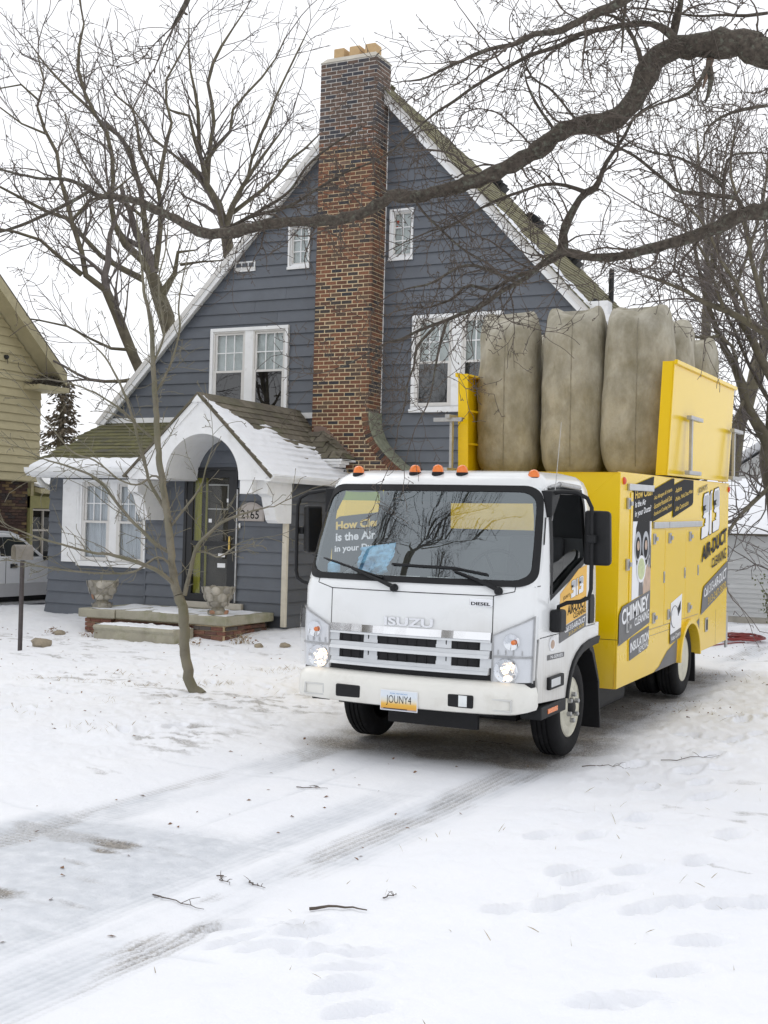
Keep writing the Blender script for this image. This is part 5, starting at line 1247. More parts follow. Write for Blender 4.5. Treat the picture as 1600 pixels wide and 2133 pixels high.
# wipers
def fp(x, z, o): return front_pt((x-XC)/(.85*kz(KW, z))*.8 if abs(x-XC) < .85*.94 else (x-XC)/.95, z, o)
for arm, blade in (([(-.09, 1.335), (-.24, 1.385), (-.48, 1.455)], [(-.86, 1.545), (-.62, 1.495), (-.40, 1.445), (-.2, 1.40)]), ([(.72, 1.345), (.56, 1.41), (.36, 1.475)], [(.62, 1.455), (.36, 1.495), (.12, 1.50), (-.14, 1.505)])):
    m_ = MB(); m_.tube([fp(x, z, .03) for x, z in arm], [.018, .013, .008], 6); wp = m_.build('wiper', MT['blackplastic'], trk, smooth=60)
    m_ = MB(); m_.tube([fp(x, z, .02) for x, z in blade], .009, 5); m_.build('wiper_blade', MT['blackplastic'], wp)
    MB().lathe([(.030, 0), (.030, .03), (.018, .05), (0, .052)], fp(*arm[0], .005), axis='y', n=12, flip=-1).build('wiper_pivot', MT['blackplastic'], wp, smooth=40)
# vent slits beside the windshield
for sd in (1, -1): conform(cab, 'pillar_vent', 'blackplastic', lambda s, t: (sd*(.972+.018*s), 1.68+.2*t), 1, 6, .006)
# mirrors
for sd in (1, -1):
    S = lambda x: XC+sd*x
    m_ = MB()
    if sd > 0: path = [(.93, -.52, 2.06), (1.0, -.50, 2.075), (1.12, -.50, 2.07), (1.20, -.50, 2.03), (1.235, -.50, 1.96), (1.24, -.50, 1.7), (1.24, -.50, 1.36), (1.225, -.50, 1.295), (1.16, -.50, 1.265), (1.06, -.51, 1.25), (1.0, -.52, 1.22), (.99, -.52, 1.14)]
    else: path = [(.90, -.58, 2.06), (1.0, -.56, 2.06), (1.14, -.55, 2.04), (1.22, -.55, 2.0), (1.245, -.55, 1.93), (1.25, -.55, 1.7), (1.25, -.55, 1.40), (1.235, -.55, 1.34), (1.18, -.55, 1.31), (1.05, -.55, 1.285), (.95, -.55, 1.27)]
    m_.tube([(S(x), y, z) for x, y, z in path], .0155, 8); mir = m_.build('mirror', MT['blackplastic'], trk, smooth=60)
    if sd > 0:
        xs = [(1.155, .04), (1.36, .0)]
        m_ = MB(); m_.hexa([(S(1.16), -.46, 1.53), (S(1.37), -.47, 1.53), (S(1.365), -.38, 1.54), (S(1.165), -.38, 1.54), (S(1.165), -.46, 1.945), (S(1.36), -.47, 1.94), (S(1.355), -.38, 1.93), (S(1.17), -.38, 1.935)])
    else:
        m_ = MB(); m_.hexa([(S(1.11), -.60, 1.55), (S(1.21), -.52, 1.55), (S(1.17), -.38, 1.55), (S(1.08), -.40, 1.55), (S(1.12), -.60, 1.94), (S(1.21), -.52, 1.94), (S(1.17), -.38, 1.94), (S(1.09), -.40, 1.94)])
    m_.build('mirror_head', MT['blackplastic'], mir, bevel=.03, seg=3, smooth=40)
    xx = (S(1.205), S(1.275)); MB().box(min(xx), max(xx), -.53, -.46, 1.70, 1.76).build('mirror_clamp', MT['blackplastic'], mir, bevel=.012)
    if sd > 0: xx = (S(.955), S(1.045)); MB().box(min(xx), max(xx), -.60, -.45, 1.03, 1.20).build('mirror_mount', MT['blackplastic'], mir, bevel=.03, seg=3)
    m_ = MB(); xx = (S(.87), S(.96)); m_.prism([(-.60, 2.08), (-.40, 2.10), (-.42, 2.03), (-.55, 1.90), (-.60, 1.88)], 'x', min(xx), max(xx)); m_.build('mirror_bracket', MT['blackplastic'], mir, bevel=.01)
MB().tube([(XC+.91, -.50, 2.11), (XC+.915, -.30, 2.135)], .012, 8).build('grab_rail', MT['steel'], cab, smooth=60); MB().tube([(XC+.915, -.30, 2.135), (XC+.92, .18, 2.115)], .02, 8).build('grab_rail', MT['steel'], cab, smooth=60)
m_ = MB(); m_.tube([(XC+.955, -.57, 1.86), (XC+.955, -.50, 2.15), (XC+.955, -.40, 2.60)], [.004, .003, .002], 5); m_.build('antenna', MT['steel'], trk)

# bumper
m_ = MB(); prof = [(.06, .455), (.0, .47), (-.012, .50), (-.010, .60), (.0, .645), (.04, .685), (.14, .70), (.20, .69), (.20, .455)]
st = []
for i in range(41):
    u = -1+2*i/40; a = abs(u)
    if a <= .86: x, y = u*.975, -1.135+.035*(a/.86)**2; tx = 0
    else: t = (a-.86)/.14*math.pi/2; x = math.copysign(.8385+.115*math.sin(t), u); y = -1.10+.26*(1-math.cos(t)); tx = t
    st.append((x, y, tx*math.copysign(1, u)))
vs_ = []
for x, y, t in st:
    nx, ny = -math.sin(t), math.cos(t)
    for d, z in prof: vs_.append((XC+x+nx*d*(1 if abs(t) > .01 else 1), y+ny*d, z-.03*(abs(x)/.95)**3*(z < .56)*(-.6)))
k = len(prof); m_.add(vs_, [(i*k+j, i*k+(j+1) % k, (i+1)*k+(j+1) % k, (i+1)*k+j) for i in range(40) for j in range(k)]+[tuple(range(k)), tuple(40*k+j for j in range(k))])
bump = m_.build('bumper', MT['bumper'], trk, smooth=50)
def byf(x): return -1.135+.035*(abs(x)/.8385)**2-.012
for x0, x1 in ((-.52, -.31), (.40, .60)):
    MB().box(x0, x1, byf(min(abs(x0), abs(x1)))-.004, -1.0, .505, .60).build('bumper_recess', MT['blackplastic'], bump, bevel=.015, seg=3)
MB().box(.49, .555, byf(.40)-.008, byf(.40)-.003, .515, .595).build('recess_tag', MT['paper'], bump)
for sd in (1, -1):
    m_ = MB(); x0, x1 = (.70, .885) if sd > 0 else (-.80, -.63); y = byf((x0+x1)/2)
    rect_frame(m_, x0, x1, .50, .59, .012, y-.004, y+.03); m_.build('fog_recess', MT['trim_grey'], bump, bevel=.004)
# licence plate
pl = MB().box(-.132, .172, -1.158, -1.152, .44, .592).build('licence_plate', MT['decal_white'], trk, bevel=.006)
pm_, pn_, pb_ = base_mat('plate_print'); tcn = pn_.nodes.new('ShaderNodeTexCoord'); spn = pn_.nodes.new('ShaderNodeSeparateXYZ'); pn_.links.new(tcn.outputs['Object'], spn.inputs[0])
mrn = pn_.nodes.new('ShaderNodeMapRange'); mrn.inputs[1].default_value = .445; mrn.inputs[2].default_value = .59; pn_.links.new(spn.outputs[2], mrn.inputs[0])
crn = pn_.nodes.new('ShaderNodeValToRGB'); pn_.links.new(mrn.outputs[0], crn.inputs[0]); pn_.links.new(crn.outputs[0], pb_.inputs['Base Color'])
for i, (p_, c_) in enumerate(((0, (.2,.32,.5)), (.10, (.72,.36,.05)), (.3, (.78,.46,.07)), (.48, (.75,.72,.6)), (.7, (.72,.78,.84)))):
    e = crn.color_ramp.elements[i] if i < 2 else crn.color_ramp.elements.new(p_); e.position = p_; e.color = (*c_, 1)
MB().box(-.126, .166, -1.1595, -1.157, .446, .586).build('plate_face', pm_, pl)
text_on('plate_lettering', 'JOUNY4', (-.082, -1.1605, .478), (.122, -1.1605, .478), (-.082, -1.1605, .553), 'decal_dark', pl, -.004)
text_on('plate_lettering', 'PURE MICHIGAN', (-.05, -1.1605, .562), (.09, -1.1605, .562), (-.05, -1.1605, .572), pmat('plate_blue', (.1,.3,.6), .5), pl)
MB().box(-.105, .09, -1.1602, -1.159, .452, .458).build('plate_bridge', MT['decal_dark'], pl)

# chassis under the cab and box
m_ = MB()
for sx in (-.42, .38): m_.box(sx, sx+.08, -.95, 5.6, .48, .66)
m_.box(-.55, .55, -.12, .22, .26, .42); m_.box(-.35, .4, -.7, .1, .35, .6)
m_.box(-.62, .66, -.9, .75, .42, .60); m_.box(-.9, .75, 1.2, 3.2, .30, .40); m_.box(-.9, .75, 4.3, 5.6, .32, .40)  # underbody closing panels, added to block light and darken the ground beneath
m_.build('chassis', MT['dark'], trk)
MB().box(-.24, .50, -.80, -.76, .29, .46).build('air_dam', MT['blackplastic'], trk)
MB().tube([(-.75, .05, .385), (.8, .05, .385)], .05, 10).build('front_axle', MT['dark'], trk); MB().tube([(-1.0, 3.72, .385), (.75, 3.72, .385)], .07, 10).build('rear_axle', MT['dark'], trk)
MB().box(.35, .80, 1.25, 2.15, .16, .40).build('fuel_tank', MT['blackplastic'], trk, bevel=.05, seg=3)
# wheels
TP = [(.235, -.012), (.262, .0), (.32, .004), (.362, -.010), (.379, -.028), (.385, -.040), (.385, -.066), (.374, -.068), (.374, -.078), (.385, -.080), (.385, -.104), (.374, -.106), (.374, -.116), (.385, -.118), (.385, -.142), (.374, -.144), (.374, -.154), (.385, -.156), (.385, -.18), (.379, -.192), (.362, -.208), (.32, -.222), (.262, -.218), (.235, -.205)]
def wheel(x, y, sd, name, rear=False):
    m_ = MB(); m_.lathe(TP+[TP[0]], (x, y, .385), axis='x', n=56, flip=sd); m_.f = [f for f in m_.f if len(f) == 4]; m_.m = m_.m[:len(m_.f)]
    wh_ = m_.build(name, MT['rubber'], trk, smooth=35)
    if rear: rp = [(.236, -.010), (.226, -.006), (.214, -.018), (.205, -.06), (.195, -.13), (.15, -.14), (.08, -.12), (.07, -.05), (0, -.045)]
    else: rp = [(.236, -.010), (.226, -.004), (.218, -.016), (.205, -.034), (.19, -.030), (.15, -.008), (.125, .004), (.085, .002), (.075, -.02), (.05, -.02), (0, -.02)]
    MB().lathe(rp, (x, y, .385), axis='x', n=48, flip=sd).build('rim', MT['wheel'], wh_, smooth=40)
    if not rear:
        for k in range(8):
            a = 2*math.pi*k/8+.2; p = Vector((x+sd*-.0165, y+.168*math.cos(a), .385+.168*math.sin(a)))
            MB().lathe([(.024, -.012), (.024, .0035), (0, .0035)], p, axis='x', n=14, flip=sd).build('hand_hole', MT['dark'], wh_)
        MB().lathe([(.07, -.012), (.07, .003), (.055, .02), (.035, .03), (0, .03)], (x, y, .385), axis='x', n=20, flip=sd).build('hub', MT['blackplastic'], wh_, smooth=40)
        for k in range(6):
            a = 2*math.pi*k/6+.4; p = Vector((x, y+.102*math.cos(a), .385+.102*math.sin(a)))
            MB().lathe([(.020, .0), (.019, .034), (.012, .040), (0, .040)], p, axis='x', n=6, flip=sd).build('lug_nut', MT['steel'], wh_)
    return wh_
wheel(.945, .05, 1, 'front_wheel'); wheel(-.905, .05, -1, 'front_wheel')
wheel(.985, 3.72, 1, 'rear_wheel', True); wheel(.745, 3.72, 1, 'rear_wheel', True); wheel(-1.15, 3.72, -1, 'rear_wheel', True); wheel(-.91, 3.72, -1, 'rear_wheel', True)

# body box
BX0, BX1, BY0, BY1, BZ0, BZ1 = -1.20, 1.0, 1.14, 5.82, .39, 2.27
arcb = [(3.80-.465*math.cos(math.pi*i/20), .39+.40*math.sin(math.pi*i/20)) for i in range(21)]
side = [(BY0, BZ0)]+arcb+[(BY1, BZ0), (BY1, BZ1), (BY0, BZ1)]
m_ = MB(); m_.prism(side, 'x', BX1-.03, BX1); m_.prism(side, 'x', BX0, BX0+.03)
m_.box(BX0+.03, BX1-.03, BY0, BY0+.03, BZ0, BZ1); m_.box(BX0+.03, BX1-.03, BY1-.03, BY1, BZ0, BZ1)
m_.box(BX0+.03, BX1-.03, BY0+.03, BY1-.03, BZ1-.03, BZ1)
box = m_.build('box_body', MT['yellow'], trk, bevel=.007)
MB().box(BX0+.04, BX1-.04, BY0+.04, BY1-.04, .80, .84).build('box_floor', MT['dark'], box); MB().box(BX0+.04, BX1-.04, BY0+.04, 3.3, .42, .46).build('box_floor', MT['dark'], box); MB().box(BX0+.04, BX1-.04, 4.3, BY1-.04, .42, .46).build('box_floor', MT['dark'], box)
MB().box(BX0-.001, BX1+.0015, BY0-.0015, BY0+.0, .815, .819).build('front_seam', MT['dark'], box)
# wheel arch flare
m_ = MB(); o_ = [(3.80-.475*math.cos(math.pi*i/20), .385+.415*math.sin(math.pi*i/20)) for i in range(21)]; i_ = [(3.80-.43*math.cos(math.pi*i/20), .385+.365*math.sin(math.pi*i/20)) for i in range(21)]
m_.prism(o_+i_[::-1], 'x', BX1-.06, BX1+.045); m_.build('arch_flare', MT['yellow'], box, bevel=.008)
m_ = MB(); m_.prism([(4.22, .40), (4.26, .40), (4.30, .10), (4.27, .08)], 'x', .55, .98); m_.build('rear_flap', MT['blackplastic'], trk)
# compartment doors
def side_door(y0, y1, z0, z1, hinges, latch):
    m_ = MB(); m_.box(BX1, BX1+.007, y0, y1, z0, z1); d = m_.build('cabinet_door', MT['yellow'], trk, bevel=.003)
    for y, z in hinges:
        m_ = MB(); m_.box(BX1+.002, BX1+.022, y-.055, y+.02, z-.05, z+.05); m_.box(BX1+.003, BX1+.030, y+.0205, y+.075, z-.018, z+.018); m_.mi = 1; m_.box(BX1+.0205, BX1+.0255, y-.03, y-.005, z-.035, z+.035)
        m_.build('hinge', [MT['steel'], MT['decal_dark']], d, bevel=.003)
    if latch:
        y, z = latch; m_ = MB(); m_.box(BX1+.004, BX1+.016, y-.02, y+.02, z-.055, z+.055); m_.mi = 1; m_.box(BX1+.014, BX1+.0175, y-.009, y+.009, z-.035, z+.03); m_.build('latch', [MT['steel'], MT['decal_dark']], d, bevel=.003)
    return d
side_door(1.47, 2.155, .60, 2.10, [(1.40, 2.0), (1.40, 1.46), (1.41, .91)], (2.10, 1.47))
side_door(2.165, 2.73, .822, 1.76, [(2.31, 1.67), (2.33, .92)], (2.70, 1.29))
side_door(2.745, 3.61, .822, 1.75, [(2.91, 1.668), (2.91, .913)], (3.57, 1.295))
side_door(3.62, 4.27, .822, 1.74, [(3.79, 1.67), (3.79, .921)], (4.19, 1.298))
for y0, y1, z in ((1.36, 2.20, 2.145), (2.25, 2.81, 1.80), (2.84, 4.29, 1.80)): MB().box(BX1, BX1+.028, y0, y1, z-.03, z+.03).build('drip_rail', MT['alu'], box, bevel=.006)
for y0, y1, z in ((2.19, 2.98, .756), (2.19, 4.3, .816)): MB().box(BX1-.001, BX1+.0012, y0, y1, z-.002, z+.002).build('panel_seam', MT['decal_grey'], box)
for y in (4.32, 5.2): MB().box(BX1-.001, BX1+.0012, y-.002, y+.002, .4, .80).build('panel_seam', MT['decal_grey'], box)
MB().box(BX1, BX1+.014, 4.62, 4.74, .59, .745).build('filler_recess', MT['steel'], box, bevel=.02); MB().box(BX1+.01, BX1+.0165, 4.645, 4.715, .61, .725).build('filler_socket', MT['decal_dark'], box, bevel=.006)
for y in (1.25, 5.79): MB().lathe([(.034, 0), (.032, .012), (.02, .02), (0, .022)], (BX1, y, 2.197), axis='x', n=16).build('marker_lens', MT['red'], box, smooth=40)
# decals --------------------------------------------------------
def decal(name, pts, mat, lay=1, par=None, x=BX1): return MB().poly([(x+.0085+.0012*lay, y, z) for y, z in pts]).build(name, MT[mat], par or trk)
def dtext(s, a, b_, c_, mat, lay=3, bold=.015, par=None, x=BX1, d_=None, nm='lettering'):
    q = lambda p: (x+.0085+.0012*lay, p[0], p[1]); return text_on(nm, s, q(a), q(b_), q(c_), mat, par or trk, bold, p3=q(d_) if d_ else None)
def ell(cy, cz, a, b_, n=24, k=0): return [(cy+a*math.cos(2*math.pi*i/n), cz+b_*math.sin(2*math.pi*i/n)+k*a*math.cos(2*math.pi*i/n)) for i in range(n)]
sg = decal('sign_panel', [(1.54, 1.84), (2.19, 1.84), (2.22, 2.117), (2.262, 2.262), (1.60, 2.172), (1.55, 2.14)], 'decal_dark', 0)
ph = decal('mask_picture', [(1.54, 1.134), (2.183, 1.195), (2.19, 1.842), (1.54, 1.842)], 'decal_white', 0)
decal('picture_hood', [(1.62, 1.62), (1.65, 1.78), (1.70, 1.842), (2.10, 1.842), (2.12, 1.6), (2.05, 1.45), (1.86, 1.36), (1.68, 1.45)], 'decal_dark', 1, ph)
decal('picture_skin', [(1.90, 1.17), (2.18, 1.196), (2.18, 1.42), (2.05, 1.44), (1.95, 1.33)], 'decal_skin', 1, ph)
decal('picture_hood', [(2.10, 1.84), (2.10, 1.5), (2.16, 1.4), (2.186, 1.4), (2.186, 1.6), (2.14, 1.7), (2.14, 1.84)], 'decal_grey', 1, ph)
for cy in (1.715, 1.985):
    decal('picture_goggle', ell(cy, 1.615, .115, .135), 'decal_silver', 2, ph); decal('picture_goggle', ell(cy, 1.60, .075, .10), 'decal_dark', 3, ph); decal('picture_eye', ell(cy+.005, 1.62, .045, .045), 'decal_skin', 4, ph)
decal('picture_filter', ell(1.84, 1.405, .155, .125), 'decal_white', 3, ph); decal('picture_filter', ell(1.84, 1.405, .12, .098), 'decal_green', 4, ph)
decal('picture_hose', [(1.77, 1.16), (1.92, 1.17), (1.90, 1.29), (1.78, 1.29)], 'decal_grey', 2, ph)
dtext('How Clean', (1.59, 2.04), (2.185, 2.085), (1.59, 2.115), 'decal_yellow', par=sg, d_=(2.185, 2.165))
dtext('is the Air', (1.59, 1.962), (1.96, 1.995), (1.59, 2.02), 'decal_white', par=sg); dtext('in your Ducts?', (1.59, 1.862), (2.15, 1.92), (1.59, 1.935), 'decal_white', par=sg)
s2 = decal('sign_panel', [(2.205, 2.13), (3.0, 2.262), (3.06, 2.255), (2.993, 1.94), (2.208, 1.829)], 'decal_dark', 0)
for a, s in ((2.024, '-No Allergens & Irritants'), (1.950, '-Excessive Household Dust'), (1.873, '-Smoke and Cooking Odors')): dtext(s, (2.25, a), (2.95, a+.098), (2.25, a+.050), 'decal_yellow', par=s2, bold=.01)
s3 = decal('sign_panel', [(3.04, 2.195), (3.50, 2.262), (3.906, 2.262), (3.907, 2.03), (3.86, 2.0), (3.024, 1.868)], 'decal_dark', 0)
for a, w_, s in ((2.112, .27, '-Asthma'), (2.022, .76, '-Pollen, Mold, Dust Mites'), (1.925, .58, '-After Construction')): dtext(s, (3.09, a), (3.09+w_, a+w_*.135), (3.09, a+.05), 'decal_yellow', par=s3, bold=.01)
dtext("JOUNY'S", (4.13, 2.105), (4.58, 2.16), (4.15, 2.185), 'decal_dark', 1, d_=(4.59, 2.24), nm='logo_lettering')
THREE = [(0, 0), (.86, 0), (1, .10), (1, .44), (.93, .5), (1, .56), (1, .90), (.86, 1), (.22, 1), (.10, .90), (.10, .74), (.52, .74), (.34, .68), (.50, .62), (.50, .565), (.30, .565), (.12, .50), (.30, .44), (.50, .44), (.50, .32), (.34, .32), (.50, .26), (0, .26)]
ONE = [(.0, 0), (.72, 0), (.72, .92), (1, 1), (.30, 1), (0, .90)]
def numeral(quad, par, x, lay):
    q0, q1, q2, q3 = [Vector((a, b_)) for a, b_ in quad]
    def mp(u, v): p = (q0*(1-u)+q1*u)*(1-v)+(q2*(1-u)+q3*u)*v; return (p.x, p.y)
    for sh, u0, u1 in ((THREE, 0, .38), (ONE, .42, .58), (THREE, .62, 1.0)):
        cx_, cy_ = sum(a for a, _ in sh)/len(sh), sum(b_ for _, b_ in sh)/len(sh)
        for k, (mt_, gx, gy) in enumerate((('decal_dark', 1.09, 1.035), ('decal_white', 1.0, 1.0))):
            decal('logo_numeral', [mp(u0+(u1-u0)*(cx_+(a-cx_)*gx), cy_+(b_-cy_)*gy) for a, b_ in sh], mt_, lay+k, par, x)
        top = [(a, max(b_, .55)) for a, b_ in sh if b_ > .5]
        decal('logo_numeral', [mp(u0+(u1-u0)*(.06+a*.88), .03+b_*.94) for a, b_ in ([(.14, .56), (.96, .56), (.96, .90), (.84, .98), (.24, .98), (.14, .90)] if sh is THREE else [(.04, .56), (.70, .56), (.70, .93), (.86, .98), (.30, .98), (.04, .90)])], 'decal_silver', lay+2, par, x)
        if sh is THREE: decal('logo_numeral', [mp(u0+(u1-u0)*a, b_) for a, b_ in ((.06, .62), (.50, .62), (.36, .68), (.52, .74), (.06, .74))], 'decal_dark', lay+3, par, x)
numeral([(4.33, 1.63), (5.27, 1.735), (4.38, 2.115), (5.24, 2.215)], trk, BX1, 0)
dtext('AIR-DUCT', (4.37, 1.37), (5.70, 1.575), (4.40, 1.545), 'decal_dark', 1, .035, d_=(5.70, 1.745), nm='logo_lettering'); dtext('CLEANING', (4.90, 1.285), (5.69, 1.38), (4.91, 1.395), 'decal_dark', 1, .015, d_=(5.69, 1.51), nm='logo_lettering')
s4 = decal('sign_panel', [(4.47, 1.06), (4.53, 1.105), (5.805, 1.345), (5.805, 1.08), (5.74, 1.025), (4.381, .796)], 'decal_grey', 0)
dtext('Call 313-AIR-DUCT', (4.51, .975), (5.71, 1.15), (4.51, 1.075), 'decal_white', par=s4, bold=.02, d_=(5.71, 1.27)); dtext('313-247-3828', (4.72, .885), (5.68, 1.02), (4.72, .965), 'decal_yellow', par=s4, bold=0, d_=(5.68, 1.11))
s5 = decal('sign_panel', [(1.15, 1.03), (1.25, 1.098), (2.183, 1.195), (2.173, .891), (1.141, .762)], 'decal_grey', 2)
dtext('CHIMNEY', (1.23, .93), (2.12, 1.03), (1.22, 1.07), 'decal_white', 4, .03, par=s5, d_=(2.11, 1.165)); dtext('CLEANING', (1.64, .895), (2.14, .935), (1.64, .965), 'decal_white', 4, .02, par=s5, d_=(2.14, 1.02))
s6 = decal('sign_panel', [(1.483, .776), (1.53, .80), (2.16, .86), (2.15, .68), (2.10, .655), (1.495, .6)], 'decal_grey', 2)
dtext('INSULATION', (1.51, .667), (2.15, .735), (1.51, .755), 'decal_white', 4, .03, par=s6, d_=(2.15, .82)); dtext('REMOVAL', (1.80, .637), (2.14, .675), (1.80, .69), 'decal_white', 4, .01, par=s6, d_=(2.14, .73))
s7 = decal('sign_panel', [(3.0, 1.015), (3.473, 1.086), (3.45, .642), (2.995, .602)], 'decal_white', 1)
decal('sign_band', [(2.99, .70), (3.45, .74), (3.45, .642), (2.995, .602)], 'decal_grey', 2, s7); dtext('Video Camera', (3.02, .632), (3.42, .668), (3.02, .68), 'decal_white', 4, .01, par=s7)
MB().tube([(BX1+.012, 3.08+.17*math.cos(a)*.9+.08, .87+.11*math.sin(a)) for a in [i*.25 for i in range(20)]], .004, 4).build('cable_drawing', MT['decal_grey'], s7)
decal('camera_drawing', [(3.30, .95), (3.42, 1.02), (3.42, .93), (3.34, .88)], 'decal_dark', 2, s7)
decal('grey_swoosh', [(2.40, .395), (2.60, .43), (2.914, .548), (3.33, .625), (3.30, .395)], 'decal_grey', -4); decal('grey_swoosh', [(4.30, .45), (4.26, .60), (4.12, .72), (4.34, .765), (4.34, .45)], 'decal_grey', -4)
# door decal on the cab (both sides share the idea, the near one is seen)
DX = XC+.9555; DP = trk
dd = decal('door_sign', [(-.365, 1.04), (-.362, 1.30), (.09, 1.475), (.30, 1.50), (.30, 1.113)], 'orange', -5, DP, DX)
dg = decal('door_sign_band', [(-.365, 1.031), (.30, 1.11), (.30, 1.004), (-.363, .927)], 'decal_grey', -5, DP, DX)
numeral([(-.10, 1.255), (.21, 1.29), (-.11, 1.385), (.205, 1.42)], dd, DX, -4)
dtext('AIR-DUCT', (-.18, 1.125), (.29, 1.165), (-.18, 1.20), 'decal_dark', -4, .03, par=dd, x=DX, d_=(.29, 1.25)); dtext('CLEANING', (-.03, 1.09), (.285, 1.12), (-.03, 1.135), 'decal_dark', -4, .01, par=dd, x=DX); dtext("JOUNY'S", (-.29, 1.24), (-.13, 1.265), (-.29, 1.275), 'decal_dark', -4, 0, par=dd, x=DX)
dtext('Call 313-AIR-DUCT', (-.24, .995), (.275, 1.045), (-.24, 1.038), 'decal_white', -4, .02, par=dg, x=DX, d_=(.275, 1.09))
dtext('313-247-3828', (-.14, .965), (.24, 1.012), (-.14, .99), 'decal_yellow', -4, 0, par=dg, x=DX)
rs_ = decal('round_sticker', ell(-.52, .94, .075, .055), 'decal_white', -5, DP, DX); decal('sticker_print', ell(-.515, .935, .045, .033), 'decal_skin', -4, rs_, DX)
ns_ = decal('model_sticker', [(-.63, .825), (-.24, .815), (-.24, .853), (-.63, .865)], 'decal_grey', -5, DP, DX); dtext('N-SERIES', (-.56, .832), (-.28, .824), (-.56, .856), 'decal_white', -4, .01, par=ns_, x=DX)
# open cabinet door on the far side, its printed face forward
od = MB().box(-1.85, -1.215, 1.085, 1.12, .62, 2.10).build('open_cabinet_door', MT['yellow'], trk, bevel=.006)
q = lambda x, z, l=1: (x, 1.084-.0012*l, z)
o1 = MB().poly([q(-1.80, 1.10), q(-1.22, 1.10), q(-1.22, 1.89), q(-1.72, 1.83), q(-1.80, 1.78)]).build('sign_panel', MT['decal_dark'], trk)
text_on('lettering', 'How Clean', q(-1.76, 1.70, 2), q(-1.235, 1.755, 2), q(-1.76, 1.78, 2), 'decal_yellow', o1, .04); text_on('lettering', 'is the Air', q(-1.76, 1.59, 2), q(-1.33, 1.63, 2), q(-1.76, 1.67, 2), 'decal_white', o1, .03); text_on('lettering', 'in your Ducts?', q(-1.77, 1.47, 2), q(-1.235, 1.52, 2), q(-1.77, 1.55, 2), 'decal_white', o1, .03)

# roof lids, standing open
def lid(sd, x0, x1, z1, tilt):
    m_ = MB(); y0, y1, z0 = 2.72, 5.68, 2.285
    S = lambda z: tilt*(z-z0)
    P = lambda x, y, z: (x+S(z), y, z)
    def bx(xa, xb, ya, yb, za, zb): m_.hexa([P(xa, ya, za), P(xb, ya, za), P(xb, yb, za), P(xa, yb, za), P(xa, ya, zb), P(xb, ya, zb), P(xb, yb, zb), P(xa, yb, zb)])
    out_ = (x1-.02, x1) if sd > 0 else (x0, x0+.02); inn = (x0, x1-.02) if sd > 0 else (x0+.02, x1)
    bx(*out_, y0, y1, z0, z1); bx(*inn, y0, y0+.02, z0, z1); bx(*inn, y1-.02, y1, z0, z1); bx(*inn, y0+.02, y1-.02, z1-.02, z1)
    for z in (2.6, 2.95): bx(inn[0]+.03, inn[1]-.03, y0+.02, y1-.02, z, z+.02)
    xe = x1 if sd > 0 else x0
    bx(*( (xe-.005, xe+.03) if sd > 0 else (xe-.03, xe+.005)), y0-.005, y1+.03, z1-.03, z1+.012)
    return m_.build('roof_lid', MT['yellow'], trk, bevel=.006)
lid_r = lid(1, .90, 1.02, 3.40, .045); lid_l = lid(-1, -1.20, -1.09, 3.34, -.02)
def stay(y, x, sd):
    m_ = MB(); xa, xb = (x, x+.03) if sd > 0 else (x-.03, x)
    m_.box(xa, xb, y, y+.05, 2.32, 2.89); m_.box(xa-.002, xb+.02, y-.12, y+.42, 2.86, 2.90); m_.box(xa-.002, xb+.02, y-.16, y+.38, 2.305, 2.345); return m_.build('lid_stay', MT['steel'], box, bevel=.004)
stay(3.30, 1.09, 1); stay(5.5, 1.09, 1); stay(2.62, -1.235, -1)
MB().box(-1.42, -1.10, 2.55, 2.59, 2.83, 2.87).build('lid_stay_arm', MT['steel'], box)
MB().box(.98, 1.0, BY1, BY1+.10, .30, .72).build('rear_step', MT['steel'], box, bevel=.006)

